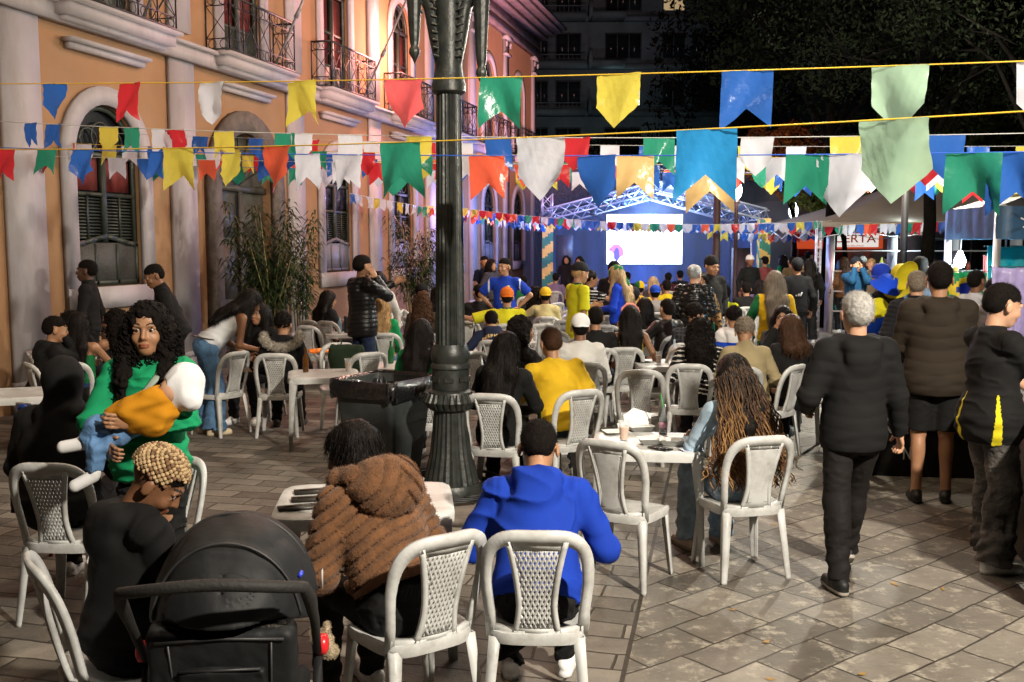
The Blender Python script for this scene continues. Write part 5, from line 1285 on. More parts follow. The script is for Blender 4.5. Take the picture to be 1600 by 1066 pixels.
bunting("white cord of small pennants crowded below the large green swallow tail pennant", P3(-80, 240, 12.5), P3(1700, 256, 9.8), .06, 'w', auto(30, 21, skip=.2), .21, .25, .0032)
bunting("blue cord of small pennants at mid depth behind the lowest big blue cord", P3(-80, 250, 15.0), P3(1700, 270, 12.5), .07, 'b', auto(38, 22, skip=.25), .21, .25, .0032)
bunting("white cord of small pennants at mid depth over the stage roof apex", P3(500, 240, 17), P3(1700, 284, 14.5), .05, 'w', auto(30, 23, skip=.2), .22, .26, .0032)
# ================================================================ foreground chairs, tables, people
LY = '#c8b41c'; YE = '#d8a818'
def seat(px, D, yaw, label, kind='lattice', chl=None, cpos=None, cyaw=None, M='w', **k):
    """a seated person and the chair below"""
    p = k.pop('pos', None) or xy(px, D)
    chair(0, 0, cyaw if cyaw is not None else yaw, kind, chl or ("white chair under the " + ' '.join(label.split()[:11])), M=M, pos=cpos or p, center=cpos is None)
    return person(p, yaw, label, 'sit', **k)
# -------- big near figures
def star_fn(q, P):      # chest crest of three small stars over a shield, printed on the front of the green hoodie
    x, y, z = q[:, 0], q[:, 1], q[:, 2]; m = np.zeros(len(q), int); f = y > .02
    u, v = x - .03, z - .235
    m[f & (np.abs(u) < .050 - np.maximum(0, -v - .01) * .6) & (v < .030) & (v > -.07)] = 2
    m[f & (np.abs(u) < .038 - np.maximum(0, -v - .01) * .6) & (v < .018) & (v > -.055)] = 3
    m[f & (np.abs(u) < .030) & (np.abs(v + .012) < .007)] = 1
    for sx in (-.045, 0, .045):
        a = np.arctan2(z - .295, u - sx); r = np.hypot(z - .295, u - sx); m[f & (r < .011 + .005 * np.cos(5 * a - PI / 2 * 5))] = 1
    return m
wg = person(xy(238, 4.88), 180, "woman in a green hoodie with long curly black hair carrying a sleeping baby", HT=1.70, hy=8, hp=0, top=('hoodie', '#128a5a', {'cols': ['#d8b010', '#d8b010', '#101a30'], 'fn': star_fn, 't': 1.15}), hair=('curly', 'black', .30, 1), face=2, skin='tan',
            res=.0065, build=1.14, wr=.016, bot=('trousers', '#0c0c0e'), L=(-.05, .35, 1.19), R=(.10, .31, 1.07), hints=((-.9, -.3, -.6), (.9, -.3, -.6)), palms=((0, -1, .1), (0, -1, .2)), curl=.30, belly=.03, hem=-.09)
# strap of the cross body bag
mb = MB(); T_ = wg['T']; pts = [T_(-.105, .02, .50), T_(-.09, .10, .45), T_(-.03, .155, .36), T_(.03, .165, .26), T_(.10, .16, .17), T_(.17, .12, .08), T_(.22, .02, .0)]
mb.tube(pts, .020, 8, flat=.18); part("bag_strap", mb, cloth('#9aa89a'), wg['root'], True)
# the baby, lying across her arms
bp = wg['root'].location; Bb = thing("person", "sleeping baby in a white hood, yellow jacket and jeans carried by the woman", "baby", (bp.x, bp.y, 0), PI)
bh, bb, bl = Vector((-.235, .27, 1.33)), Vector((-.02, .25, 1.20)), Vector((.075, .28, 1.13))      # head, hip, knees in her frame (x to her right hand = photo left)
link_solid("body", [solid([E(bh + Vector((.03, .02, -.01)), (.055, .06, .06)), C(bh, bb, .05, .05), C(bh + Vector((.055, .045, -.01)), bh + Vector((.075, .05, -.015)), .02, .012)] + [C(bl, Vector((.15, .30, 1.04)), .03, .02)], .007)], [skinm('light')], Bb)
link_solid("white_hood", [solid([E(bh + Vector((-.01, -.01, .01)), (.090, .086, .092)), E(bh + Vector((-.045, -.02, .055)), (.062, .055, .058), None, .05), C(bh + Vector((.03, .0, -.06)), bh + Vector((-.06, .02, -.05)), .045, .05, .04), E(bh + Vector((.080, .045, -.01)), (.050, .065, .058), None, .015, 's')], .0055, lambda Q: (1 - np.abs(noise3(Q, 26, 4, 2)) * 1.5) * .006)], [cloth('#e6e6e8', bs=40)], Bb)
link_solid("yellow_jacket", [solid([C(bh + Vector((.06, 0, -.06)), bb + Vector((-.02, 0, .02)), .075, .080, .04), C(bh + Vector((.08, .07, -.03)), Vector((-.03, .37, 1.245)), .046, .044, .03), C(Vector((-.03, .37, 1.245)), Vector((.055, .36, 1.205)), .042, .036, .03, 'u', 1), E(bh + Vector((.10, .05, -.12)), (.085, .07, .085), None, .04), C(bb + Vector((.02, .05, .01)), bb + Vector((-.08, .06, -.03)), .07, .06, .04)], .006, lambda Q: (1 - np.abs(noise3(Q, 24, 5, 2, 2)) * 1.6) * .010)], [cloth('#b87c10')], Bb)
link_solid("jeans", [solid([E(bb + Vector((.02, .0, -.02)), (.08, .08, .075)), C(bb + Vector((.03, .05, 0)), Vector((.135, .33, 1.16)), .050, .040, .04), C(Vector((.135, .33, 1.16)), Vector((.185, .33, 1.10)), .040, .032, .03, 'u', 1), C(bb + Vector((.03, .04, -.06)), Vector((.12, .35, 1.06)), .050, .040, .04), C(Vector((.12, .35, 1.06)), Vector((.145, .35, .96)), .040, .034, .03, 'u', 1)], .006, lambda Q: (1 - np.abs(noise3(Q, 28, 6, 2, 2)) * 1.6) * .009)], [mat('baby_denim', (.09, .19, .36), .8, .3, 9, .2, 90)], Bb)
for a, b in ((Vector((.195, .33, 1.085)), Vector((.285, .35, 1.075))), (Vector((.15, .35, .935)), Vector((.215, .40, .905)))):
    link_solid("shoe", [solid([C(a, b, .027, .021, .02), C(a + Vector((0, 0, -.010)), b + Vector((0, 0, -.010)), .025, .027, .01), E(a + Vector((-.005, -.01, .022)), (.024, .022, .024)), E(a + Vector((-.005, -.012, .042)), (.017, .015, .018), None, .01, 's')], .004)], [mat('canvas_white', (.6, .6, .6), .7)], Bb)
for sx in (-1, 1):
    mb = MB(); c_ = bh + Vector((.064, .062, .012 + sx * .014)); mb.tube([c_ + Vector((0, 0, -.006)), c_ + Vector((0, .002, .006))], .0028, 6); part("eyelid", mb, mat('brow_tan', (.012, .008, .006)), Bb)
for a, b in ((Vector((.195, .33, 1.068)), Vector((.288, .35, 1.056))), (Vector((.15, .35, .915)), Vector((.218, .40, .883)))):
    mb = MB(); mb.tube([a, a.lerp(b, .5), b], [.024, .026, .022], 12, flat=.35); part("shoe_sole", mb, mat('canvas_sole', (.38, .36, .33), .6), Bb, True)
# blond twisted hair youth on the near left chair
by_ = person(xy(196, 3.62), -40, "young man with short blond twisted hair looking down, black hoodie, beside the pushchair", 'sit', lean=6, HT=1.64, hy=-44, hp=38, top=('hoodie', '#0b0b0d', {'t': 1.1}), hair=('short', 'black', 1), skin='brown', face=1, res=.0085, build=1.08, L=(-.10, .30, .62), R=(.10, .32, .64), wr=.008, bot=('trousers', '#0c0c0e'), shoes=('#111111', '#1a1a1a'))
mb = MB(); hf = by_['hf']; mb.m = 0; rg = random.Random(4); npt = 330
for i in range(npt):
    ph_ = math.acos(1 - 1.25 * (i + .5) / npt); th_ = i * 2.39996; d = Vector((math.sin(ph_) * math.cos(th_), math.sin(ph_) * math.sin(th_), math.cos(ph_)))
    if d.y > .55 and d.z < .25: continue
    c = (d.x * .079, -.020 + d.y * .098, .046 + d.z * .083); mb.m = 1 if rg.random() < .22 else 0
    p = hf(*c); q = hf(c[0] * 1.13, -.02 + (c[1] + .02) * 1.13, .046 + (c[2] - .046) * 1.15); mb.tube([p, p.lerp(q, .5), q], [.0085, .0095, .004], 6)
part("twisted_curls", mb, [mat('blond_twist', (.42, .29, .15), .6, .35, 60, .5, 90), mat('blond_root', (.16, .085, .04), .7, .3, 60)], by_['root'], True)
chair(0, 0, -58, 'lattice', "white lattice chair of the blond haired youth, seen side on at the left front", pos=(by_['root'].location.x - .02, by_['root'].location.y - .03), center=True)
chair(0, 0, 150, 'solid', "white chair half hidden behind the blond haired youth", pos=tuple(xy(215, 4.9)), center=True)
# black hooded figure, far left
bk = seat(88, 5.55, -4, "person in a black hoodie with the hood up, back turned, at the left edge", 'lattice', "white lattice chair under the black hooded person at the left edge", lean=14, HT=1.80, top=('hoodie', '#08080a', {'hoodup': 1, 't': 1.6}), res=.011, build=1.4, skin='brown', bot=('trousers', '#09090b'), cpos=xy(66, 4.98), L=(-.2, .35, .7), R=(.2, .35, .7), hair=('short', 'black'))
# fur jacket woman
fw = person(xy(622, 4.0), 42, "woman in a thick brown banded fur jacket with smooth black hair, seated back turned", 'sit', lean=31, hy=40, hp=8, top=('fur', '#5c2c0e', {'t': .85, 'mat': mat('brown_fur', (.125, .052, .017), .9, .35, 14, .3, 160, sheen=.12)}), hair=('long', 'black', .03), skin='tan', res=.0072, build=1.10, wr=.006,
            L=(-.12, .40, .72), R=(.14, .36, .66), bot=('trousers', '#08080a'), hem=.075)
Tf = fw['T']; fm = mat('brown_fur', (.1, .1, .1))
def furdisp(Q): return .016 * (1 - 1.6 * np.exp(-(np.sin(PI * (Q[:, 2] * .5 + np.abs(Q[:, 0] - .03) * .6) / .045) / .30) ** 2)) + noise3(Q, 60, 4, 2) * .002
hood = link_solid("fur_hood", [solid([C(Tf(-.10, -.10, .50), Tf(.10, -.10, .50), .062, .062, .04), E(Tf(0, -.15, .44), (.145, .085, .12), fw['RT'], .04), C(Tf(-.13, -.03, .53), Tf(-.07, .08, .50), .05, .035, .03), C(Tf(.13, -.03, .53), Tf(.07, .08, .50), .05, .035, .03)], .0075, furdisp)], [fm], fw['top'])
fur_on(fw['top'], 40000, .0045); fur_on(hood, 24000, .006, seed=5)
chair(0, 0, 36, 'lattice', "white lattice chair under the woman in brown fur", pos=tuple(xy(640, 3.98)), center=True)
# blue hoodie man
bm_ = person(xy(838, 4.12), -3, "broad man in a royal blue hoodie with short black hair, seated back turned", 'sit', lean=33, hp=26, top=('hoodie', '#08359a', {'t': 1.15}), hair=('short', 'black', .3), skin='tan', res=.0075, build=1.18, wr=.018, L=(-.22, .40, .74), R=(.22, .40, .74), hints=((-.5, -.2, -1), (.5, -.2, -1)), bot=('trousers', '#0a0a0c'), HT=1.70)
chair(0, 0, -2, 'lattice', "white lattice chair under the man in the royal blue hoodie", pos=tuple(xy(840, 4.07)), center=True)
# woman with long auburn braids
bw_ = person(xy(1150, 6.1), 16, "woman with very long brown and golden braided curls, seated on a plain white chair", 'sit', lean=4, hp=14, top=('shirt', '#9fb6c8'), bot=('jeans', '#7f97ad', {'mat': mat('pale_denim', (.22, .30, .38), .85, .3, 20, .3, 100), 'ankle': .075}), hair=('long', 'black', .30), skin='brown', res=.009, L=(-.16, .36, .72), R=(.14, .28, .62), shoes=('#b0a090', '#8a7a68'))
mb = MB(); rg = random.Random(9); hf = bw_['hf']; T_ = bw_['T']
for i in range(330):
    ph_ = math.acos(1 - 1.15 * rg.random()); th_ = rg.uniform(0, 2 * PI); d = Vector((math.sin(ph_) * math.cos(th_), math.sin(ph_) * math.sin(th_), math.cos(ph_)))
    if d.y > .35 and d.z < .7: continue
    p0 = hf(d.x * .080, -.022 + d.y * .100, .040 + d.z * .088); out = Vector((d.x, min(d.y, .15) - .25, 0)); w2 = rg.uniform(.8, 1.25)
    p1 = hf(d.x * .115, -.035 + min(d.y, .3) * .120, -.02); p2 = T_(d.x * .165 * w2, -.135 - .05 * rg.random(), .40); p3 = T_(d.x * .215 * w2 + rg.uniform(-.03, .03), -.15 - .07 * rg.random(), .18); ln_ = rg.uniform(.25, 1.0); p4 = T_(d.x * .235 * w2 + rg.uniform(-.04, .04), -.16 - .06 * rg.random(), .18 - .22 * ln_)
    ctrl = [p0, p1, p2, p3, p4]; pts = []; ph = rg.uniform(0, 6); n = 44
    for j in range(n + 1):
        f = j / n * 4; a = min(int(f), 3); u = f - a; u = u * u * (3 - 2 * u) * .4 + u * .6; p = ctrl[a].lerp(ctrl[a + 1], u); amp = .003 + .012 * (j / n); pts.append(p + Vector((math.cos(ph + j * .95), math.sin(ph + j * .95), 0)) * amp)
    mb.m = 1 if rg.random() < .38 else 0; mb.tube(pts, [.0052 - .002 * (j / n) for j in range(n + 1)], 4)
def hair_grad(key, c0, c1, z0, z1):
    m = mat(key, c0, .45, .3, 60, .6, 200); n = m.node_tree; b = n.nodes['Principled BSDF']; tc = n.nodes.new('ShaderNodeTexCoord'); sp = n.nodes.new('ShaderNodeSeparateXYZ'); mr = n.nodes.new('ShaderNodeMapRange'); n.links.new(tc.outputs['Object'], sp.inputs[0])
    n.links.new(sp.outputs[2], mr.inputs[0]); mr.inputs[1].default_value = z0; mr.inputs[2].default_value = z1; mx = n.nodes.new('ShaderNodeMixRGB'); mx.inputs[1].default_value = (*c1, 1); mx.inputs[2].default_value = (*c0, 1); n.links.new(mr.outputs[0], mx.inputs[0]); n.links.new(mx.outputs[0], b.inputs['Base Color']); return m
part("braids", mb, [hair_grad('dark_braids', (.018, .009, .005), (.13, .055, .020), .75, 1.15), hair_grad('gold_braids', (.07, .034, .012), (.36, .19, .06), .75, 1.15)], bw_['root'], True)
chair(0, 0, 14, 'solid', "plain panel white chair under the woman with the long braided curls", pos=tuple(xy(1160, 5.98)), center=True)
# empty chair at the table
chair(948, 5.58, -30, 'solid', "empty plain panel chair between the blue hoodie man and the food table")
# grey haired man walking away
gm_ = person(xy(1334, 5.72), 2, "grey haired man in a black quilted jacket walking away from the camera", 'walk', hair=('short', 'grey', .3), skin='light', top=('puffer', '#0c0d10', {'hood': 1, 'qa': .28, 'quilt': .075, 't': 1.0}), bot=('trousers', '#17130f', {'t': .026}), res=.0085, build=1.08, HT=1.72, shoes=('#0c0c0c', '#9a948a'), R=(.33, .10, .82), L=(-.20, .22, 1.02), hem=-.13, curl=.9,
             legs={'feet': ((-.115, -.16, .085), (.10, .30, .11)), 'knees': ((0, 1, 0), (0, 1, 0))})
# tall man in brown down jacket
tm_ = person(xy(1462, 7.6), -14, "tall man in a brown padded jacket and black shorts standing at the bar counter", HT=1.86, hair=('short', 'black', .3), skin='tan', top=('puffer', '#2b241c', {'hood': 1, 'quilt': .085, 'qa': .5, 't': 1.15}), bot=('shorts', '#0b0b0c', {'t': .014}), res=.0095, build=1.28, L=(-.16, .34, 1.12), R=(.12, .36, 1.14), shoes=('#16140f', '#0d0d0c'), hem=-.16)
# tattooed man in black and yellow shirt, profile to the right
def jersey_side(q, P):
    m = np.zeros(len(q), int); z = q[:, 2]; a = np.arctan2(q[:, 1], q[:, 0])
    w1 = .02 + .085 * np.clip((.14 - z) / .30, 0, 1); m[(z < .13) & (np.abs(a + .35 + PI * 0) < w1 * 1.3)] = 1; m[(z < .13) & (np.abs(np.abs(a) - 2.6) < w1)] = 1; m[(z < .13) & (np.abs(a + 1.75) < w1 * 1.1)] = 1
    m[(q[:, 1] > .06) & (np.abs(q[:, 0] + .055) < .012 + .02 * np.clip(z - .30, 0, 1)) & (z > .25) & (z < .44)] = 1
    return m
tt = person(xy(1548, 6.05), -84, "man with a tattooed forearm in a black and yellow football shirt and faded black jeans", HT=1.76, hair=('short', 'black', .35), skin='light', face=1, hp=14, top=('tee', '#0a0c10', {'t': 1.8, 'cols': ['#cfc020'], 'fn': jersey_side, 'flare': .03}), bot=('jeans', '#2a2826', {'t': .050, 'ankle': .085, 'mat': mat('washed_black_denim', (.055, .050, .046), .85, .75, 9, .5, 60)}), shoes=('#d8d8d8', '#b8b8b0'),
            res=.0075, build=1.2, wr=.010, L=(-.16, .40, 1.06), R=(.12, .42, 1.05), sleeve=.62, hem=-.17, curl=.5, legs={'feet': ((-.12, .10, .085), (.14, -.02, .085)), 'knees': ((0, 1, 0), (0, 1, 0))})
T_ = tt['T']; RTm = Matrix.Translation(T_(.0, .175, .27)) @ Matrix.Rotation(PI, 4, 'Z') @ Matrix.Rotation(PI / 2, 4, 'X')
letters("Fly", .085, mat('gold_print', (.62, .42, .06), .5), RTm, tt['top'], ext=.001)
el, wr2 = tt['ARM'][1][1], tt['ARM'][1][2]; mb = MB()
for i in range(9):
    a = (i / 9) * .75 + .08; c = el.lerp(wr2, a); d = (wr2 - el).normalized(); x = d.cross(Vector((0, 0, 1))).normalized(); y = x.cross(d); r = .0365 - .011 * a
    for j in range(4): f = i * 1.3 + j * 1.5; mb.tube([c + (x * math.cos(f + u) + y * math.sin(f + u)) * (r + .0006) + d * (.012 * math.sin(u * 5 + i)) for u in np.linspace(0, .9, 6)], [.001, .0035, .0025, .004, .003, .001], 4, flat=.5)
part("tattoo", mb, mat('tattoo_ink', (.05, .055, .06), .6), tt['root'], True)
# -------- the front tables with their things
ftb = table(570, 4.95, 6, "white plastic table beside the woman in brown fur, with cup and trays")
ftb.scale = (1.26, 1, 1); tp = xy(570, 4.95)
def put(name, mb, M, label, cat, x, y, z, rz=0, smooth=True, group=None, sharp=40):
    return tag(link(name, mb.mesh(name, M, smooth, sharp), loc=(x, y, z), rz=rz), label, cat, group)
CUP = mat('clear_plastic', (.80, .84, .86), .12, 0, alpha=.28)
def cup(x, y, z, label, fill=None, h=.13, r=.036, scale=1.0):
    t = thing("plastic_cup", label, "cup", (x, y, z)); mb = MB(); mb.lathe([(r * .72, 0), (r, h), (r + .003, h), (r * .97, h - .002), (r * .70, .003)], n=20, cap=True); part("cup_wall", mb, CUP, t, True, 40)
    if fill: mb = MB(); mb.lathe([(r * .69, .004), (r * .69 + (r * .27) * .66, h * .66), (.001, h * .66)], n=20); part("drink", mb, mat('drink_' + fill[0], fill[1], .25, 0), t, True, 40)
cup(tp[0] + .27, tp[1] - .16, .716, "tall clear cup with a little lime drink right of the fur jacket", ('lime', (.35, .36, .06)), .14, .042)
for dx, dy, r_ in ((-.26, .14, .3), (-.24, -.02, .22), (-.27, -.18, .35)):
    mb = MB(); mb.box((0, 0, .006), (.26, .07, .012)); mb.box((0, 0, .014), (.20, .012, .004)); put("menu_tray", mb, [mat('dark_tray', (.03, .025, .02), .4)], ["dark tray nearest the fur jacket on the left table", "middle dark tray on the white table by the pushchair", "dark tray at the front of the white table by the pushchair"][[(-.26, .14), (-.24, -.02), (-.27, -.18)].index((dx, dy))], "tray", tp[0] + dx, tp[1] + dy, .717, r_, False)
fx, fy = xy(1012, 6.42); table(1012, 6.42, -6, "white plastic table with foam food trays and an orange drink in the centre right")

p = gp(975, 686, .72); cup(p.x, p.y, .716, "clear cup of orange drink on the food table", ('orange', (.75, .30, .02)), .125, .038)
FOAM = mat('foam_white', (.66, .66, .64), .7, .05)
for i, (px_, py_, r_, lab) in enumerate(((1018, 692, .1, "white foam food tray nearest the orange drink"), (1052, 694, -.15, "white foam food tray at the right corner of the food table"), (1000, 672, .3, "open white foam box at the back of the food table"), (962, 675, .2, "flat white paper plate left of the orange drink"))):
    p = gp(px_, py_, .72); mb = MB(); a_, b_, h_ = (.085, .060, .035) if i < 3 else (.08, .07, .01)
    mb.ring([[(x * sx, y * sy, z) for sx, sy in ((-1, -1), (1, -1), (1, 1), (-1, 1))] for x, y, z in ((a_ * .75, b_ * .75, 0), (a_, b_, h_), (a_ + .006, b_ + .006, h_), (a_ * .95, b_ * .93, h_ - .002), (a_ * .72, b_ * .72, .004))])
    put("food_tray", mb, [FOAM], lab, "food tray", p.x, p.y, .717, r_, False)
    if i == 2: 
        mb = MB(); mb.add([(-.09, .05, .03), (.09, .05, .03), (.10, .10, .10), (-.02, .12, .14), (-.10, .09, .09)], [(0, 1, 2, 3, 4)]); mb.add([(-.14, .02, .0), (-.02, .03, .01), (-.05, .07, .06), (-.15, .06, .04)], [(0, 1, 2, 3)]); put("napkin", mb, [FOAM], "crumpled white napkin behind the foam trays", "napkin", p.x, p.y, .717, .1, False)
p = gp(1036, 676, .72); t = thing("soda_bottle", "clear small bottle with a green straw on the food table", "bottle", (p.x, p.y, .716)); mb = MB(); mb.lathe([(.028, 0), (.030, .08), (.026, .11), (.012, .15), (.012, .18)], n=16); part("glass", mb, mat('bottle_clear', (.7, .75, .78), .1, 0, glass=.8), t, True, 50); mb = MB(); mb.lathe([(.0285, .03), (.031, .075), (.029, .08)], n=16); part("label_band", mb, mat('pink_label', (.6, .3, .4), .5), t, True)
mb = MB(); mb.tube([(0, 0, .02), (.0, 0, .18), (-.02, .0, .27)], .0035, 6); part("straw", mb, mat('green_straw', (.02, .45, .06), .4), t, True)
p = gp(1085, 705, .72); mb = MB(); mb.ring([[(x, y, .001 + .004 * math.sin(x * 50 + y * 30)), (x, y, .005 + .004 * math.sin(x * 50 + y * 30))] + [(x, y + .10, .006), (x, y + .10, .002)] for x, y in [(-.07 + i * .02, 0) for i in range(8)]]); put("plastic_bag", mb, [mat('bag_film', (.40, .45, .55), .3, .3, 30)], "crumpled clear plastic bag at the corner of the food table", "bag", p.x, p.y, .717, .2, True)
table(30, 8.6, 20, "white plastic table cut by the left edge behind the black hooded person")
table(505, 9.9, 12, "white plastic table with a bright orange snack bag near the wall group")
p = gp(497, 552, .72); mb = MB(); 
link_t = thing("snack_bag", "bright orange snack bag lying on the white table", "snack bag", (p.x, p.y, .717), .3); sv_ = solid([B((0, 0, .03), (.10, .065, .006), None, .016, .01)], .006, lambda Q: noise3(Q, 40, 3, 2) * .010); link_solid("packet", [sv_], [mat('snack_orange', (.80, .19, .02), .3, .2, 20, .3, 40), mat('snack_yellow', (.75, .55, .05), .35)], link_t, lambda P_: ((np.hypot(P_[:, 0] - .02, P_[:, 1]) < .035) & (P_[:, 2] > .02)).astype(int))
table(630, 10.6, -8, "white plastic table with a single clear cup left of the lamp post")
p = gp(638, 555, .72); cup(p.x, p.y, .716, "clear cup with a straw on the table left of the lamp post", ('pale', (.5, .5, .4)))
table(812, 8.6, 0, "white plastic table between the yellow shirt man and the long haired woman")
p = gp(818, 590, .8); mb = MB(); mb.lathe([(.03, 0), (.033, .01), (.033, .11), (.026, .122)], n=16); put("drink_can", mb, [mat('red_can', (.55, .05, .05), .25, metal=.4)], "red drink can beside the woman with long black hair", "can", p.x, p.y, .716)
# -------- trash bin
x, y = xy(600, 7.9); t = thing("wheeled_bin", "open dark grey wheeled rubbish bin with a black liner folded over the rim", "rubbish bin", (x, y, 0), math.radians(-28))
def rr_ring(hx, hy_, z, r=.06, n=6): return [Vector((sx * (hx - r) + r * math.cos(a0 + a), sy * (hy_ - r) + r * math.sin(a0 + a), z)) for sx, sy, a0 in ((1, 1, 0), (-1, 1, PI / 2), (-1, -1, PI), (1, -1, 1.5 * PI)) for a in np.linspace(0, PI / 2, n)]
mb = MB(); mb.ring([rr_ring(.20, .21, .05), rr_ring(.24, .25, .40), rr_ring(.28, .30, .88), rr_ring(.30, .32, .885), rr_ring(.30, .32, .93), rr_ring(.27, .29, .93), rr_ring(.26, .27, .60)], cap=True); part("hopper", mb, mat('bin_plastic', (.030, .036, .036), .45, .2, 4, .1, 30, dirt=(.08, .08, .075), dirts=4, dirtw=.5), t, True, 40)
def bag_ring(hx, hy_, z, a, s_): return [v + Vector((math.cos(i * 1.9 + s_) * a, math.sin(i * 2.3 + s_) * a, math.sin(i * 1.1 + s_) * a * 1.4)) for i, v in enumerate(rr_ring(hx, hy_, z, .07, 10))]
mb = MB(); mb.ring([bag_ring(.31, .33, .80, .010, 1), bag_ring(.318, .338, .88, .006, 2), bag_ring(.312, .332, .945, .005, 3), bag_ring(.285, .305, .95, .005, 4), bag_ring(.26, .28, .86, .014, 5), bag_ring(.22, .24, .60, .02, 6)], cap=False); part("bin_liner", mb, mat('black_liner', (.008, .008, .009), .18, .2, 9, .6, 22, spec=.7), t, True)
for s_ in (-1, 1): mb = MB(); mb.tube([(s_ * .24, .20, .10), (s_ * .29, .20, .10)], .10, 18); part("wheel", mb, mat('black_rubber', (.01, .01, .01), .5), t, True, 40)
# -------- pushchair
sx_, sy_ = xy(362, 3.30); t = thing("pushchair", "black folding pushchair with its canopy up, seen from behind at the front left", "pushchair", (sx_, sy_, 0), math.radians(6)); BF = mat('black_nylon', (.010, .011, .012), .62, .3, 6, .35, 9, spec=.3); BF2 = mat('black_foam', (.014, .013, .012), .7, .2, 20, .2, 90)
def cdisp(Q): return np.abs(noise3(Q, 9, 21, 3, 1.9)) * .014 - .004 + .005 * np.exp(-((np.abs(Q[:, 1] + .12) / .010) ** 2)) + .005 * np.exp(-((np.abs(Q[:, 1] - .10) / .010) ** 2))
link_solid("canopy", [solid([E((0, .06, .74), (.275, .36, .33), Rx(.1)), E((0, .12, .70), (.245, .34, .30), Rx(.1), .01, 's'), H((0, 0, .72), (0, -.35, -1))], .009, cdisp)], [BF], t)
link_solid("canopy_flap", [solid([E((0, .055, .735), (.285, .375, .335), Rx(.1)), E((0, .06, .735), (.272, .36, .322), Rx(.1), .004, 's'), H((0, -.20, .80), (0, 1, .05)), H((0, 0, .86), (0, .2, -1)), H((.20, 0, 0), (1, 0, 0)), H((-.20, 0, 0), (-1, 0, 0))], .009, cdisp)], [BF], t)
link_solid("seat_back", [solid([B((0, -.17, .60), (.205, .025, .16), Rx(.22), .03), B((0, -.12, .36), (.17, .10, .10), None, .04, .05), B((0, .12, .34), (.18, .20, .03), None, .04, .05)], .010, lambda Q: np.abs(noise3(Q, 14, 8, 3, 1.8)) * .012 - .004)], [BF], t)
link_solid("rear_pocket", [solid([B((0, -.215, .57), (.125, .014, .075), Rx(.22), .012)], .008, lambda Q: np.abs(noise3(Q, 18, 9, 3, 1.8)) * .010 - .003)], [BF], t)
link_solid("mesh_band", [solid([B((0, -.205, .745), (.20, .008, .035), Rx(.22), .008)], .008, lambda Q: noise3(Q, 60, 9, 2) * .004)], [mat('elastic_mesh', (.035, .030, .024), .6, .4, 60, .6, 90)], t)
mb = MB(); a = np.linspace(-1, 1, 25); mb.tube([(-.285, -.05, .62), (-.29, -.18, .78), (-.285, -.30, .90)] + [(u * .275, -.34 - .10 * (1 - abs(u) ** 2.6), .945 + .05 * (1 - u * u)) for u in a] + [(.285, -.30, .90), (.29, -.18, .78), (.285, -.05, .62)], [.014, .016, .022] + [.019] * 25 + [.022, .016, .014], 14); part("handle_bar", mb, BF2, t, True)
for s_ in (-1, 1):
    mb = MB(); mb.bar((s_ * .285, -.05, .64), (s_ * .26, .30, .12), .026); mb.bar((s_ * .285, -.02, .60), (s_ * .27, -.32, .10), .026); mb.bar((s_ * .27, -.1, .30), (s_ * .27, .28, .30), .02); part("side_frame", mb, M_IRN, t)
    mb = MB(); mb.lathe([(.02, -.02), (.036, -.012), (.036, .012), (.02, .02)], n=18); mb.V = [(s_ * .30 + v[2], v[0] - .02, v[1] + .63) for v in mb.V]; hub = part("hinge_button", mb, mat('red_button', (.65, .015, .02), .3), t, True)
    for yy_ in (-.34, .30): mb = MB(); mb.tube([(s_ * .25, yy_, .085), (s_ * .285, yy_, .085)], .085, 20); mb.tube([(s_ * .24, yy_, .085), (s_ * .295, yy_, .085)], .03, 12); part("wheel", mb, mat('black_rubber', (.01, .01, .01), .5), t, True, 40)
SM = mat('seam_piping', (.028, .028, .030), .5, .2, 30); mb = MB()
for yc, kx in ((-.12, 1), (.10, 1)):
    rr = math.sqrt(max(0, 1 - ((yc - .06) / .365) ** 2)); mb.tube([(.277 * rr * math.cos(a), yc - .02 * math.sin(a), .742 + .332 * rr * math.sin(a)) for a in np.linspace(.12, PI - .12, 30)], .0048, 6)
part("canopy_piping", mb, SM, t, True)
mb = MB(); yb = lambda z: -.17 - (z - .60) * math.tan(.22) - .058
mb.tube([(-.20, yb(.75), .75), (0, yb(.76) - .002, .76), (.20, yb(.75), .75)], .005, 6); mb.tube([(-.125, yb(.66) - .02, .655), (.125, yb(.66) - .02, .655)], .0045, 6)
for xs in (-.16, .16): mb.tube([(xs, yb(.74), .74), (xs * .92, yb(.46), .46)], .004, 5)
part("panel_piping", mb, SM, t, True)
mb = MB(); mb.box((.287, .16, .80), (.004, .028, .07)); part("side_tag", mb, mat('tag_grey', (.4, .4, .4), .5), t)
link_solid("storage_basket", [solid([B((0, -.02, .20), (.17, .20, .05), None, .03), B((0, -.02, .25), (.155, .185, .06), None, .02, .01, 's')], .011)], [BF], t)
mb = MB(); mb.box((.246, -.17, .93), (.012, .03, .018), Ry(.6)); part("blue_tag", mb, mat('blue_tag', (.03, .06, .6), .4), t)
p = gp(515, 1000, .45); tt_ = thing("plush_toy", "pale cream plush toy between the pushchair and the fur jacket woman", "plush toy", (p.x - .03, p.y, .14), 0); tt_.scale = (.68, .68, .68)
pl = link_solid("plush_body", [solid([E((0, 0, .46), (.055, .05, .05)), E((.05, -.02, .40), (.045, .045, .045)), E((-.045, 0, .51), (.02, .02, .035)), E((.03, 0, .53), (.02, .02, .035)), C((0, 0, .45), (.03, .10, .42), .03, .02)], .007, lambda Q: noise3(Q, 110, 3, 2) * .005)], [mat('cream_plush', (.50, .40, .27), .95, .3, 40, .8, 120)], tt_)
fur_on(pl, 5000, .010, "plush_pile")

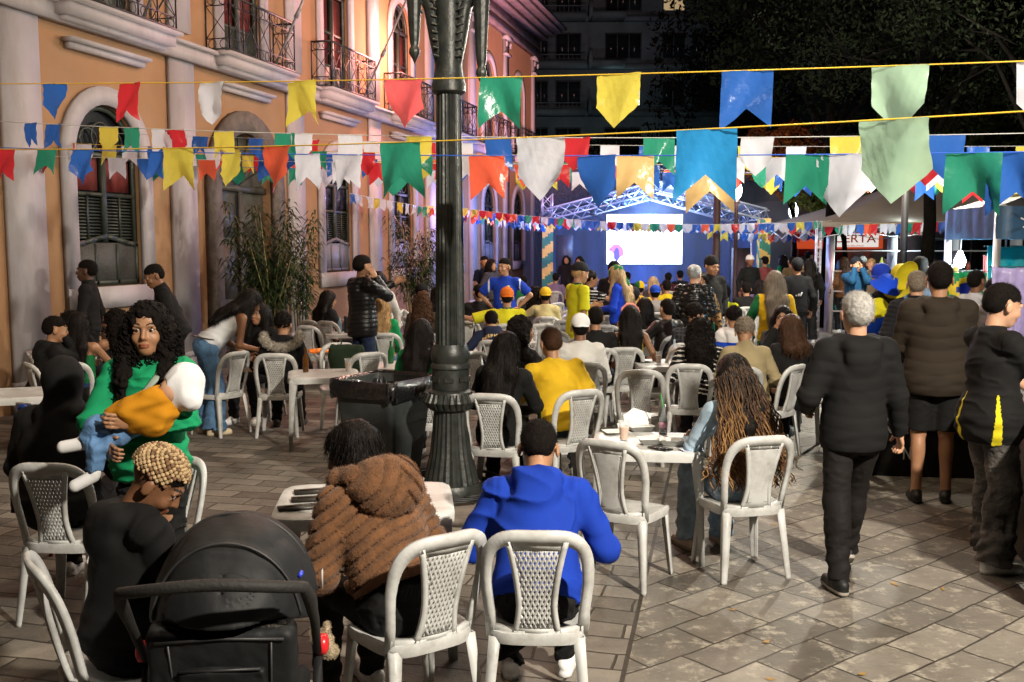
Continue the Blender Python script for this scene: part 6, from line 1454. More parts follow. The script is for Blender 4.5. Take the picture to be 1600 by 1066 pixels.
# ================================================================ chairs and people further back
LAT, SOL = 'lattice', 'solid'
Wc = ('#c8c8c4',)
# --- around the table right of the post
lh = seat(778, 7.75, -12, "woman with long straight black hair in black, seated right of the lamp post base", LAT, "white lattice chair just right of the lamp post base", lean=14, hy=-18, roll=4, hair=('long', 'black', .52), top=('jacket', '#0a0a0b'), bot=('trousers', '#0a0a0b'), skin='tan', res=.0105, L=(-.14, .40, .76), R=(.18, .42, .78), shoes=('#222222', '#c0c0c0'), cpos=xy(765, 7.35))
def fb_back(q, P):
    m = np.zeros(len(q), int); m[(q[:, 2] < .10) & (np.abs(np.abs(q[:, 0]) - .17) < .022)] = 1; return m
seat(876, 8.15, -4, "man in a bright yellow football shirt leaning left over the table, back turned", LAT, "white lattice chair turned beside the yellow football shirt man", wr=.014, lean=18, hy=24, roll=-7, hair=('short', 'brown', .4), top=('tee', '#c4a01e', {'t': 1.3, 'cols': ['#0d3a22'], 'fn': fb_back}), bot=('jeans', '#142026'), res=.0095, build=1.22, L=(-.25, .36, .78), R=(.20, .34, .7), sleeve=.85, cpos=xy(912, 7.55), cyaw=26, HT=1.74, hem=-.10)
seat(818, 9.3, -60, "curly haired woman facing right behind the woman with long black hair", SOL, "grey plastic chair behind the red can table", hair=('curly', 'black', .26), top=('jacket', '#1c1a1a', {'rough': .4}), skin='brown', face=1, hy=-8, L='table', R='table', M='g', cpos=xy(825, 9.6))
seat(908, 9.6, 4, "man in a white cap and white sweatshirt facing the stage", SOL, "plain white chair of the man in the white cap", hat=('cap', '#dcdcdc', '#dcdcdc', 'back'), lean=10, top=('jacket', '#bdbcb8', {'t': 1.1}), bot=('trousers', '#8f8f8a'), skin='brown', res=.011, build=1.15, hair=('short', 'black'))
seat(932, 10.9, 2, "man with short black hair and black shirt directly behind the white cap", SOL, "plain chair of the black shirted man behind the white cap", top=('tee', '#101012'), lean=12, build=1.1)
seat(985, 11.0, 0, "woman with long black hair, pink hairband and yellow top", LAT, "white lattice chair behind the empty lattice chair", hair=('long', 'black', .42), hat=('hairband', '#d88a80'), top=('tank', '#c8b414', {'topz': .47}), sleeve=0, skin='brown', bot=('jeans', '#5c7890'), lean=8, cpos=xy(977, 10.7), R='hang')
chair(1002, 8.75, -4, LAT, "empty white lattice chair left of the striped top woman")
chair(1078, 9.2, -8, SOL, "plain panel white chair directly left of the braided curls, under the striped top woman")
def stripes(q, P): z = q[:, 2] + .15 * q[:, 0]; return ((np.abs((z / .048) % 1 - .5) < .13)).astype(int)
person(xy(1095, 9.55), -10, "woman in a black and white striped top with wavy black hair leaning forward", 'sit', lean=26, hy=16, hp=10, hair=('curly', 'black', .30), top=('shirt', '#0c0c0e', {'cols': ['#c4c0b8'], 'fn': stripes}), bot=('trousers', '#17171b'), skin='tan', res=.0105, build=1.25, L=(-.2, .42, .76), R='table')
seat(1172, 9.45, 4, "person in a khaki beige jacket with short light brown curls", SOL, "plain chair under the khaki beige jacket", hair=('afro', 'ash'), top=('jacket', '#8f8262', {'collar': 1, 't': 1.1}), lean=22, res=.0105, build=1.18, hp=16, hy=-10, cpos=xy(1160, 8.95))
seat(1240, 9.6, 12, "woman with short wavy dark hair and black top beside the khaki jacket", SOL, "plain white chair left of the grey haired walking man", hair=('long', 'brown', .10), top=('jacket', '#131315'), lean=10, cpos=xy(1248, 9.15), cyaw=48, R='table')
seat(1222, 10.9, 160, "woman facing the camera, hand raised, half hidden behind the short wavy hair", SOL, "plain chair of the half hidden woman facing the camera", hair=('long', 'black', .3, 1), top=('jacket', '#0f0f10'), face=1, skin='tan', R='chin')
seat(1145, 11.0, 0, "boy in a white and blue hooded top behind the khaki jacket", SOL, "plain white chair under the boy in white and blue", hair=('afro', 'black'), top=('hoodie', '#c9c8c6', {'cols': ['#1a46b8'], 'fn': lambda q, P: (q[:, 2] < .36).astype(int)}), HT=1.55, z0=.06)
seat(1080, 11.4, -20, "man with curly black hair in a dark plaid shirt behind the striped top woman", SOL, "plain chair under the dark plaid shirt man", hair=('afro', 'black'), top=('jacket', '#1d2026', {'cols': ['#3a3a3e'], 'fn': lambda q, P: (((q[:, 0] / .05) % 1 < .25) | ((q[:, 2] / .05) % 1 < .25)).astype(int)}), hy=-50, lean=14, skin='tan')
seat(1040, 12.4, 25, "man in a brown leather jacket with his arm on the next chair", SOL, "grey chair under the brown leather jacket man", hair=('short', 'black'), top=('jacket', '#1e1612', {'rough': .35, 't': 1.3}), M='g', L=(-.55, .05, .95))
seat(1006, 13.2, 0, "woman with sleek black hair left of the brown leather jacket", SOL, "plain chair under the sleek black haired woman", hair=('long', 'black', .25), top=('jacket', '#2a2420'), HT=1.66)
# --- left group by the wall
seat(62, 9.6, -50, "young man with black hair in a black hoodie, profile right, in the left wall group", LAT, "white lattice chair at the left edge beside the wall group", top=('hoodie', '#0b0b0c'), hair=('short', 'black', .5), skin='tan', face=1, lean=18, cpos=xy(42, 9.3), R='chin', hy=-10)
seat(92, 10.4, -70, "young woman with hands at her chin, second from the left in the wall group", LAT, "white chair hidden behind the left wall group", top=('jacket', '#121214'), hair=('long', 'black', .2), skin='tan', face=1, lean=18, R='chin', L='chin')
seat(127, 9.9, -6, "woman with long straight black hair in a strapless green top, back turned", LAT, "white lattice chair in front of the strapless green top", top=('crop', '#0a6a3c', {'topz': .36}), hair=('long', 'black', .40), bot=('jeans', '#1b2f52'), skin='tan', hem=.06, R='table', L='table', cpos=xy(103, 9.35), cyaw=14)
seat(178, 10.3, 60, "curly haired woman with her hand on her cheek in the left wall group", SOL, "plain chair behind the woman in the green hoodie", top=('tank', '#1a1a1c'), hair=('curly', 'black', .2), skin='tan', face=1, hy=30, R='face', L='table')
seat(108, 11.6, 180, "person with glasses half hidden behind the left wall group", SOL, "plain chair against the wall, left", top=('jacket', '#a9793c'), hair=('short', 'brown'), skin='tan', HT=1.5)
person(xy(140, 12.2), 98, "tall young man in a black shirt walking left past the window, ear stud", 'walk', HT=1.80, hair=('short', 'black', .4), skin='dark', top=('shirt', '#0a0a0b', {'collar': 1, 't': 1.3}), hy=0, face=1, L='front', R=(.25, -.1, .9))
person(xy(277, 11.8), 112, "smiling young man in a black jacket bending forward right of the window, ear stud", 'walk', HT=1.80, hair=('short', 'black', .4), skin='brown', top=('jacket', '#0a0a0b', {'collar': 1, 't': 1.3}), lean=20, hp=14, hy=14, face=1, L='front', R='pocket')
def studs(): pass
bj = person(xy(322, 10.4), -58, "woman in flared blue jeans and a white top bending over the chair, braided black hair", HT=1.72, lean=52, hp=14, hair=('long', 'black', .30, 1), skin='brown', top=('tank', '#c8ccd0', {'topz': .40}), hem=.0, bot=('jeans', '#2f5f92', {'mat': mat('mid_denim', (.075, .17, .31), .85, .35, 14, .3, 110), 't': .030, 'ankle': .115}), shoes=('#c8b89c', '#b8a88c'), L=(-.10, .48, .80), R=(.12, .52, .88), res=.0095, build=1.1)
mb = MB(); pc = bj['pel'] + Vector((0, 0, .07)); mb.tube([pc + Vector((.150 * math.cos(a), .132 * math.sin(a), -.03 * math.sin(a))) for a in np.linspace(0, 2 * PI, 25)[:-1]], .018, 6, closed=True, flat=.4); part("belt", mb, mat('brown_belt', (.05, .025, .015), .4), bj['root'], True)
seat(404, 11.4, 168, "smiling dark haired woman in a black jacket facing the camera", SOL, "plain chair under the smiling woman", hair=('long', 'black', .30, 1), top=('jacket', '#101013'), face=1, skin='tan', res=.0105, hy=-14, R='table', hp=-6)
chair(372, 10.3, 60, LAT, "white lattice chair side on beside the flared jeans")
fh = seat(440, 10.5, 4, "child with black curls in a dark coat with a white fur trimmed hood, back turned", LAT, "white lattice chair under the white fur trimmed hood", hair=('afro', 'black'), top=('jacket', '#121318', {'t': 1.6}), bot=('trousers', '#121214'), HT=1.62, res=.0105, lean=16, shoes=('#2a2018', '#1a1510'), cpos=xy(428, 10.1))
T_ = fh['T']; fo = link_solid("fur_trim", [solid([C(T_(.20 * math.cos(a) * 1.0, -.10 - .05 * abs(math.sin(a)), .50 + .13 * math.sin(a)), T_(.20 * math.cos(a + .35), -.10 - .05 * abs(math.sin(a + .35)), .50 + .13 * math.sin(a + .35)), .034, .034, .02) for a in np.linspace(PI * .95, PI * 1.95, 9)], .009, lambda Q: noise3(Q, 90, 7, 2) * .010)], [mat('white_fur', (.42, .38, .32), .95, .4, 60, .8, 120)], fh['root']); fur_on(fo, 9000, .022, "trim_pile", droop=.1)
chair(530, 11.2, 190, SOL, "white chair holding a dark green bag behind the snack table")
p = xy(527, 11.15); bgp = thing("handbag", "dark green cloth bag hanging over the chair behind the snack table", "bag", (p[0] + .12, p[1] - .1, 0)); link_solid("bag_body", [solid([B((0, 0, .74), (.14, .05, .10), None, .04)], .012, lambda Q: np.abs(noise3(Q, 16, 4, 2)) * .02)], [cloth('#1c2a1c')], bgp)
mb = MB(); mb.tube([(-.08, 0, .84), (-.05, 0, .93), (.05, 0, .93), (.08, 0, .84)], .008, 6); part("handle", mb, cloth('#14140f'), bgp, True)
chair(478, 13.6, -30, LAT, "first of two white lattice chairs beside the phone woman, nearer the camera"); chair(508, 14.4, -30, LAT, "second white lattice chair beside the phone woman, nearer the wall")
seat(505, 14.8, -40, "woman in black with very long hair looking at her phone by the wall", SOL, "plain chair under the phone woman", hair=('long', 'black', .45), top=('jacket', '#0c0c0d'), skin='tan', R='phone', lean=10, hy=-20, hp=10)
table(545, 14.6, 10, "white table by the wall with a water bottle and a black flask")
p = xy(531, 14.5); mb = MB(); mb.lathe([(.03, 0), (.032, .02), (.032, .15), (.014, .19), (.014, .22)], n=14); put("water_bottle", mb, [mat('water_blue', (.45, .6, .75), .15, 0, glass=.5)], "clear water bottle on the table by the wall", "bottle", p[0], p[1], .717)
p = xy(541, 14.5); mb = MB(); mb.lathe([(.037, 0), (.037, .22), (.03, .24)], n=14); put("flask", mb, [M_IRN], "black insulated flask beside the water bottle", "flask", p[0], p[1], .717)
def band_hem(q, P): return (q[:, 2] < -.075).astype(int)
person(xy(566, 12.2), -50, "man in a shiny black quilted jacket talking on the phone and pointing right", HT=1.86, hair=('short', 'black', .5), skin='tan', face=1, top=('puffer', '#101114', {'hood': 1, 'quilt': .05, 'qa': .5, 'rough': .35}), bot=('jeans', '#16223a'), res=.0105, build=1.15, L=(-.04, .50, 1.52), R=(.10, .14, 1.60), hy=0, hp=4)
person(xy(592, 13.6), 180, "woman in a white sweater with dark hair behind the pointing man", HT=1.62, hair=('long', 'black', .35, 1), top=('jacket', '#b8b4b0'), skin='tan')
seat(597, 12.9, -6, "blond woman in an emerald green top, back turned", SOL, "plain panel chair behind the blond woman", hair=('long', 'blond', .26), top=('shirt', '#0a7c48'), bot=('jeans', '#3a5068'), res=.0115, cpos=xy(600, 12.45))
chair(578, 10.2, 30, LAT, "white lattice chair turned sideways left of the single cup table")
chair(662, 12.5, -6, LAT, "white lattice chair just left of the lamp post, behind the cup table")
seat(660, 14.0, 4, "woman with wavy dark brown hair beside the second bamboo", LAT, "white lattice chair under the wavy brown haired woman", hair=('curly', 'brown', .40), top=('jacket', '#3a2c22'), cpos=xy(640, 15.4))
seat(655, 9.0, -14, "woman with long dark hair in a green shirt hidden behind the lamp post", LAT, "white lattice chair between the bin and the lamp post", hair=('long', 'black', .34), top=('shirt', '#0b6b3a'), res=.011, cpos=xy(660, 8.4), lean=10, extra=None)
seat(652, 17.2, -60, "man in a dark cap and black jacket sitting by the second bamboo", SOL, "plain chair under the dark capped man", hat=('cap', '#0e0e10', '#0e0e10'), top=('jacket', '#101012'), skin='brown', lean=12)
seat(684, 16.2, 10, "person in black just left of the lamp post shaft", SOL, "plain chair left of the lamp post shaft", top=('jacket', '#0e0e10'), hair=('long', 'black', .2))
table(612, 16.8, 0, "white table beside the second bamboo plant")
chair(629, 17.0, 90, SOL, "empty plain chair beside the second bamboo plant")
chair(700, 12.0, -4, SOL, "plain chair hidden by the lamp post shaft")
# --- centre left, right of the post
chair(735, 10.3, 10, LAT, "white lattice chair right of the lamp post, behind the long black hair")
nv = seat(772, 11.9, 6, "boy in a navy hooded top with cream lettering bending forward", SOL, "plain white chair under the navy hooded boy", hair=('short', 'black'), top=('hoodie', '#101c34', {'cols': ['#b8a06a'], 'fn': lambda q, P: ((q[:, 1] < 0) & (np.abs(q[:, 0]) < .13) & (((q[:, 2] - .16) / .085) % 1 < .45) & ((q[:, 0] / .035) % 1 < .72) & (q[:, 2] > .1) & (q[:, 2] < .40)).astype(int)}), lean=40, hp=20, cpos=xy(768, 11.5), cyaw=-30)
seat(792, 14.2, 4, "man in a lime yellow football shirt and orange cap, arm stretched over the next chair", SOL, "plain chair under the orange capped man", hat=('cap', '#b8601c', '#b8601c', 'back'), top=('tee', '#b9b41e', {'t': 1.4, 'cols': ['#1c4a38'], 'fn': lambda q, P: (q[:, 2] > .505).astype(int)}), L=(-.75, .05, 1.0), build=1.3, lean=2, skin='tan', sleeve=.8, HT=1.85, hints=((-.3, -.4, -.6), None))
chair(728, 14.4, 4, SOL, "plain chair under the outstretched arm of the orange capped man")
seat(748, 16.0, 8, "man in black sitting right of the lamp post, head turned", SOL, "plain chair under the black clad man right of the post", top=('jacket', '#0c0c0e'), skin='tan', build=1.2, HT=1.8, hy=20)
def nine(q, P):
    m = np.zeros(len(q), int); m[(np.abs(np.abs(q[:, 0]) - .235) < .012) & (q[:, 1] > -.2)] = 1; return m
n9 = person(xy(789, 15.2), 168, "man in a royal blue number 9 football shirt with hands on hips facing the camera", HT=1.78, hair=('short', 'black', .5), skin='tan', face=1, hy=-24, top=('tee', '#10369c', {'t': 1.3, 'cols': ['#c8ccd8'], 'fn': nine}), bot=('shorts', '#10369c'), R='hips', L='hips', build=1.2, hints=((-1, -.2, .1), (1, -.2, .1)), sleeve=.7)
letters("9", .17, mat('white_print', (.7, .7, .72), .5), Matrix.Translation(n9['T'](0, .152, .18)) @ Matrix.Rotation(PI, 4, 'Z') @ Matrix.Rotation(PI / 2, 4, 'X'), n9['top'], ext=.002, font_bold=.004)
mb = MB(); c = n9['T'](-.08, .148, .36); mb.box(c, (.045, .006, .055)); part("crest", mb, mat('crest_green', (.35, .45, .15), .5), n9['top'])
person(xy(757, 21.5), 200, "man in a dark top leaning by the far facade beside a woman", HT=1.74, hair=('short', 'black'), skin='tan', top=('tee', '#101a30'), R='front')
person(xy(768, 21.0), 230, "woman in a white top and dark jacket leaning by the facade", HT=1.68, hair=('long', 'black', .2), skin='tan', top=('jacket', '#3c3c46'), L='front')
seat(816, 21.5, 20, "boy wrapped in a green and yellow flag near the facade", LAT, "lattice chair under the flag wrapped boy", hair=('short', 'black'), top=('jacket', '#0b5a30', {'t': 1.6, 'cols': ['#b89c10'], 'fn': lambda q, P: (np.abs(q[:, 2] - .30 - q[:, 0] * .8) < .045).astype(int)}))
seat(852, 15.6, 2, "man in a yellow cap and cream shirt with his arm round a companion", LAT, "lattice chair under the cream shirted man", hat=('cap', '#c0a020', '#c0a020', 'back'), top=('jacket', '#b3a878'), skin='brown', L=(-.5, .05, 1.05))
seat(836, 15.9, 2, "woman with big dark curls beside the yellow cap", SOL, "plain chair under the big dark curls", hair=('curly', 'black', .2), top=('jacket', '#2a2a28'))
table(808, 13.4, -3, "white table with many clear cups in front of number 9")
for i, (dx, dy) in enumerate(((-.2, 0), (-.08, .12), (.05, -.1), (.15, .1), (.24, -.05))): q = xy(808, 13.4); cup(q[0] + dx, q[1] + dy, .716, ["leftmost clear cup on the crowded table", "second clear cup, at the back of the crowded table", "middle clear cup at the front of the crowded table", "fourth clear cup at the back of the crowded table", "rightmost clear cup on the crowded table"][i], ('pale', (.5, .5, .4)))
chair(865, 12.7, -8, SOL, "large plain white chair left of the lime yellow shirt man"); chair(848, 13.9, 3, SOL, "plain white chair in front of the yellow cap man"); chair(885, 14.6, -20, SOL, "plain chair right of the yellow cap man", M='g')
chair(872, 19.0, 40, SOL, "small empty plain chair near the striped column"); chair(936, 15.8, 0, SOL, "empty plain chair beside the lime yellow shirt man"); chair(946, 13.7, -20, SOL, "dark streaked plain chair right of the lime yellow shirt man", M='g'); chair(955, 15.6, 10, LAT, "upright lattice chair left of the blue hooded woman"); chair(895, 16.8, 10, SOL, "far plain chair below the loudspeaker stack"); chair(915, 11.9, -6, SOL, "plain chair above the white cap"); chair(962, 11.6, 60, SOL, "side turned chair left of the pink hairband", M='g')
# --- standing figures mid centre
person(xy(902, 12.8), -62, "young man in a long lime yellow football shirt and backwards black cap", HT=1.76, hat=('cap', '#0e0e10', '#0e0e10', 'back'), hair=('short', 'blond'), skin='tan', face=1, top=('tee', '#bdb81c', {'t': 1.8, 'cols': ['#12402c'], 'fn': lambda q, P: (q[:, 2] > .508).astype(int)}), hem=-.2, sleeve=.75, R=(.20, .02, .82), L=(-.12, .30, 1.20), bot=('shorts', '#14181c'), hp=12)
person(xy(922, 14.3), -80, "woman raising her forearm behind the lime yellow shirt man", HT=1.62, hair=('bun', 'black'), skin='tan', top=('tee', '#15151a', {'cols': ['#c8c8c8'], 'fn': stripes}), R=(.10, .30, 1.42))
person(xy(968, 14.2), 66, "woman in a royal blue sweatshirt and green yellow head scarf, long fair hair", HT=1.70, hair=('long', 'fair', .30, 1), hat=('scarf', '#0c6b3c', '#c9b018'), skin='tan', top=('hoodie', '#1038b0'), bot=('trousers', '#24242a'), hp=22, L='front', R='front')
person(xy(956, 15.8), -40, "short haired man whose head bends behind the green and yellow head scarf", HT=1.74, hair=('short', 'black'), skin='tan', top=('jacket', '#14141c'), hp=20)
person(xy(1082, 13.2), -16, "person in a glossy black puffer jacket with white earphones and slicked hair", HT=1.72, hair=('bun', 'grey'), skin='light', top=('puffer', '#08090c', {'rough': .22, 'quilt': .07, 't': 1.1}), build=1.2, hy=-25, L='pocket', R='front', res=.011, lean=8)
person(xy(1094, 14.0), 170, "person in a leopard print shirt between the glossy jacket and the beanie man", HT=1.60, hair=('long', 'black', .2), skin='tan', top=('shirt', '#8a6a40', {'cols': ['#1c120a'], 'fn': lambda q, P: (noise3(P, 95, 3, 1) > .25).astype(int)}))
person(xy(1108, 14.4), 192, "bearded man in a black beanie and black jacket facing the camera", HT=1.82, hat=('beanie', '#0b0b0d'), hair=('short', 'black'), skin='tan', face=1, hy=14, hp=10, top=('jacket', '#0c0c0f', {'collar': 1}), R=(.06, .26, .98), L='pocket', build=1.15)
yj = person(xy(1208, 11.6), 4, "woman in a yellow and green track jacket with very long streaked fair hair, back turned", HT=1.68, hair=('long', 'ash', .55), skin='tan', top=('jacket', '#c39a14', {'cols': ['#0f5a34'], 'fn': lambda q, P: ((q[:, 2] < -.045) | ((q[:, 0] < -.20) & (q[:, 1] < .2))).astype(int)}), bot=('trousers', '#0d1420'), L='pocket', R='front', res=.0105, build=1.12, hints=((-1, -.4, -.2), (1, -.4, -.2)))
mb = MB(); mb.box(yj['T'](-.02, -.135, .30), (.10, .008, .11)); part("crest", mb, mat('crest_blue', (.20, .32, .45), .5), yj['top'])
ad = person(xy(1244, 16.2), 2, "man in a black beanie and black jacket with a small white triangle on the back", HT=1.76, hat=('beanie', '#17191e'), top=('jacket', '#0c0f16'), build=1.1)
mb = MB(); 
for i in range(3): mb.box(ad['T'](-.05 + i * .04, -.145, .20 + .012 * i), (.022, .006, .02 + .025 * i), Ry(.4))
part("back_print", mb, mat('white_print', (.7, .7, .72), .5), ad['top'])
person(xy(1264, 20.2), 0, "woman in a long black coat with black hair beside the slim truss pole", HT=1.70, hair=('long', 'black', .40), top=('jacket', '#08080a', {'t': 1.5}), hem=-.30, bot=('trousers', '#0b0d14', {'t': .04, 'ankle': .08}), skin='tan')
person(xy(1293, 24.8), 0, "man in a black jacket and blue jeans seen through the tent front, back turned", HT=1.80, top=('jacket', '#0a0b0e', {'t': 1.4}), bot=('jeans', '#22466a'), skin='tan', build=1.1)
person(xy(1336, 17.5), 176, "man in a blue hooded rain jacket drinking from a white cup", HT=1.76, hat=('beanie', '#141a24'), hair=('short', 'black'), face=1, skin='light', top=('jacket', '#174468', {'t': 1.6, 'hood': 1}), R='face', L='face', build=1.1)
# --- vendor cluster right
vd = person(xy(1375, 10.6), 4, "hat seller in a black shirt standing with caps hung on his arm", HT=1.76, top=('shirt', '#0c0c0f'), skin='tan', L=(-.2, .3, 1.1), R=(.12, .42, 1.3), build=1.15)
def hat_obj(px, py, D, col, label, kind='bucket', rx=0.2, rz=0):
    c = atp(px, py, D); t = thing("hat", label, "hat", (c.x, c.y, c.z), rz); mb = MB()
    if kind == 'bucket': mb.lathe([(.0, .085), (.075, .08), (.092, .05), (.105, 0), (.155, -.05), (.152, -.053), (.10, -.004)], n=28)
    else:
        mb.lathe([(.0, .095), (.05, .088), (.085, .055), (.10, 0), (.097, 0)], n=28); mb.ring([[(.075 * math.cos(a), .065, .008), (.085 * math.cos(a), .07 + .09 * math.sin(a), .0), (.085 * math.cos(a), .07 + .09 * math.sin(a), -.006), (.075 * math.cos(a), .065, .0)] for a in np.linspace(0, PI, 12)])
    part("crown", mb, cloth(col), t, True, 50); t.rotation_euler = (rx, 0.15, rz); return t
hat_obj(1377, 426, 10.2, '#12309a', "blue cap with an orange badge, topmost on the hat seller's stock", 'cap', -.3, 2.6)
hat_obj(1386, 443, 10.0, '#1645c8', "bright blue bucket hat hanging behind the hat seller's neck", 'bucket', .5, .3)
hat_obj(1410, 428, 10.0, '#c8b820', "yellow bucket hat hanging right of the blue hats", 'bucket', -1.2, .5)
hat_obj(1402, 445, 10.3, '#c8b830', "second yellow hat tucked under the higher yellow one", 'bucket', -.8, .2)
hat_obj(1371, 482, 10.0, '#c8c020', "lime yellow bucket hat low on the hat seller's back", 'bucket', .9, .3)
hat_obj(1374, 505, 10.0, '#1448c8', "blue hat below the lime yellow bucket hat", 'bucket', .9, .1)
person(xy(1429, 9.4), -20, "man with grey blond hair in a black ribbed down jacket behind the brown jacket", HT=1.74, hair=('short', 'ash', .4), skin='light', top=('puffer', '#0a0d16', {'quilt': .042, 'qa': .7, 'collar': 1}), build=1.1, res=.011, R='front')
person(xy(1434, 12.4), -10, "dark haired man behind the yellow hats", HT=1.84, top=('jacket', '#23262c'), skin='tan')
person(xy(1522, 11.3), -60, "stallholder in a white top with glasses inside the blue tent", HT=1.70, top=('shirt', '#a8aab0'), skin='brown', face=1)
person(xy(1552, 9.6), 150, "man in a pale grey sweatshirt stooping in the right hand stall", HT=1.70, lean=20, top=('hoodie', '#a09a90'), skin='tan', build=1.1)
# --- seated far rows: each named by its clothes and neighbours
far = [
 (950, 17.5, 'woman in a yellow top with long dark hair left of the blue sweatshirt', dict(hair=('long', 'brown', .3), top=('tee', '#c8a818'))),
 (962, 19.5, 'man in a dark red cap at the left of the far rows', dict(hat=('cap', '#3a1015', '#3a1015', 'back'), top=('jacket', '#1a1820'))),
 (990, 15.5, 'person in a dark blue beanie right of the blue sweatshirt', dict(hat=('beanie', '#10121c'), top=('jacket', '#141622'))),
 (999, 18.2, 'person in a green and yellow beanie and yellow shirt', dict(hat=('beanie', '#0c5a32', '#c0a018'), top=('tee', '#c8a010'))),
 (1022, 21.0, 'woman with long fair hair facing the video screen', dict(hair=('long', 'fair', .3), top=('jacket', '#3c3434'))),
 (1024, 16.5, 'man in a blue cap and grey hoodie', dict(hat=('cap', '#123c9c', '#123c9c', 'back'), top=('hoodie', '#7a7674'))),
 (1041, 19.0, 'dark haired man in yellow right of the blue cap', dict(top=('tee', '#c0a820'))),
 (1044, 24.0, 'small distant man in dark red before the stage', dict(top=('jacket', '#3a1a20'))),
 (1133, 16.4, 'man in a lime yellow shirt right of the beanie man', dict(top=('tee', '#a8ac18'), skin='tan', hy=20)),
 (1120, 15.6, 'person in a navy top below the beanie man', dict(top=('jacket', '#0c1226'), HT=1.62)),
 (1166, 18.0, 'person in a black jacket seated left of the yellow track jacket', dict(top=('jacket', '#0d0e12'), build=1.15)),
 (1188, 19.0, 'woman with a lilac scarf seated behind the yellow track jacket', dict(hair=('long', 'black', .2), top=('jacket', '#5a4a68'))),
 (1226, 17.5, 'person in a white shirt with a red flash right of the yellow track jacket', dict(top=('tee', '#c4c4c4', {'cols': ['#b82818'], 'fn': lambda q, P: (np.abs(q[:, 2] - .42) < .02).astype(int)}))),
 (925, 22.5, 'far person in a pale blue shirt below the stage edge', dict(top=('tee', '#8a96b4'))),
 (868, 24.0, 'far person in a mauve top beside the striped column', dict(top=('tee', '#6a5a78'))),
 (980, 24.5, 'far seated person in navy before the screen, left', dict(top=('jacket', '#161a34'))),
 (1062, 26.0, 'far seated person in black under the right half of the screen', dict(top=('jacket', '#0c0c18'))),
 (905, 27.0, 'far seated person in brown left of the screen', dict(top=('jacket', '#4a2c20'))),
]
for px, D, lab, k in far:
    k = dict(k); k.setdefault('skin', random.choice(['tan', 'brown', 'tan'])); seat(px, D, random.uniform(-10, 10), lab[0].lower() + lab[1:], random.choice([SOL, LAT]), None, res=.016, lean=random.uniform(0, 12), **k)
stand_far = [
 (885, 27.5, 175, 'tall person in black standing by the loudspeaker stack', dict(top=('jacket', '#0b0b12'), hair=('long', 'black', .3))),
 (905, 24.5, 160, 'person with long black hair in black standing left of the screen', dict(top=('jacket', '#08080c'), hair=('long', 'black', .4))),
 (1171, 23.0, 190, 'boy in a white cap and dark green jacket facing the camera by the right column', dict(hat=('cap', '#d0d0cc', '#d0d0cc', 'back'), top=('jacket', '#101614'), skin='brown', HT=1.74)),
 (1194, 24.5, 20, 'person in a dusty red shirt by the right striped column', dict(top=('tee', '#7a3a3a'))),
 (1222, 27.0, 40, 'person in a green top with long hair far right of the column', dict(top=('tee', '#0f6a44'), hair=('long', 'black', .3))),
 (1236, 24.0, 10, 'man in an olive brown jacket left of the black pole', dict(top=('jacket', '#54442c'))),
 (1254, 24.5, -15, 'man in a tan jacket with dark hair near the shop shutter', dict(top=('jacket', '#7c6248'))),
 (1263, 27.5, -70, 'pale faced man in profile near the shop shutter', dict(top=('jacket', '#4c4a4e'), skin='light', face=1, HT=1.80)),
 (1283, 28.5, 10, 'person in grey behind the slim truss pole', dict(top=('jacket', '#58545c'))),
 (1317, 22.5, 20, 'person in a brown puffer jacket left of the blue rain jacket', dict(top=('puffer', '#5c3c24'), hair=('long', 'brown', .2))),
 (1347, 23.5, 170, 'person in a pale cap behind the blue rain jacket', dict(top=('jacket', '#60605c'), hat=('cap', '#b8b8b0', '#b8b8b0'))),
 (1360, 20.5, 160, 'bald bearded man in beige right of the blue rain jacket', dict(top=('jacket', '#6a5a48'), skin='light', hair=('short', 'blond'))),
 (1385, 26.0, 180, 'far figure in blue under the brown tent', dict(top=('jacket', '#1c3c5c'))),
 (1446, 24.0, 200, 'far figure in dark clothes in front of the bottle rack', dict(top=('jacket', '#101418'))),
]
for px, D, yw, lab, k in stand_far:
    k = dict(k); k.setdefault('skin', 'tan'); k.setdefault('HT', 1.70); person(xy(px, D), yw, lab, res=.016, **k)
for px, D, yw, kd, lab in ((1150, 17.5, 5, LAT, "empty lattice chair left of the yellow track jacket"), (1160, 15.2, -8, SOL, "plain white chair in front of the lime yellow shirt, right"), (1105, 12.4, 0, SOL, "large plain white chair behind the green and yellow horn"), (1185, 16.4, 6, SOL, "plain chair just left of the yellow track jacket hip"), (700, 18.5, 10, SOL, "far plain chair right of the lamp post shaft"), (838, 17.8, -30, LAT, "far lattice chair behind the big dark curls"), (924, 18.6, 0, SOL, "far plain chair left of the yellow top"), (760, 18.2, 30, SOL, "far plain chair behind the black clad man"), (1010, 14.6, 0, SOL, "plain chair back left of the leather jacket man"), (975, 16.8, 8, SOL, "far plain chair between blue sweatshirt and dark blue beanie"), (1060, 10.6, 95, LAT, "lattice chair side on left of the striped top woman")):
    chair(px, D, yw, kd, lab)
table(1042, 10.8, 3, "white plastic table between the pink hairband and the plaid shirt"); table(1215, 10.2, 0, "white plastic table in front of the khaki jacket"); table(940, 17.2, 0, "white table beside the forearm raising woman"); table(880, 18.2, 8, "white table near the striped column"); table(1120, 11.8, 0, "white table with the striped plastic horn")
p = xy(1115, 11.4); mb = MB(); mb.m = 0; mb.lathe([(.022, .717), (.02, .90)], n=14); mb.m = 1; mb.lathe([(.02, .90), (.012, 1.10), (.0, 1.11)], n=14); put("plastic_horn", mb, [mat('horn_yellow', (.6, .5, .05), .4), mat('horn_green', (.01, .3, .12), .4)], "green and yellow plastic horn standing on the table", "horn", p[0], p[1], 0)
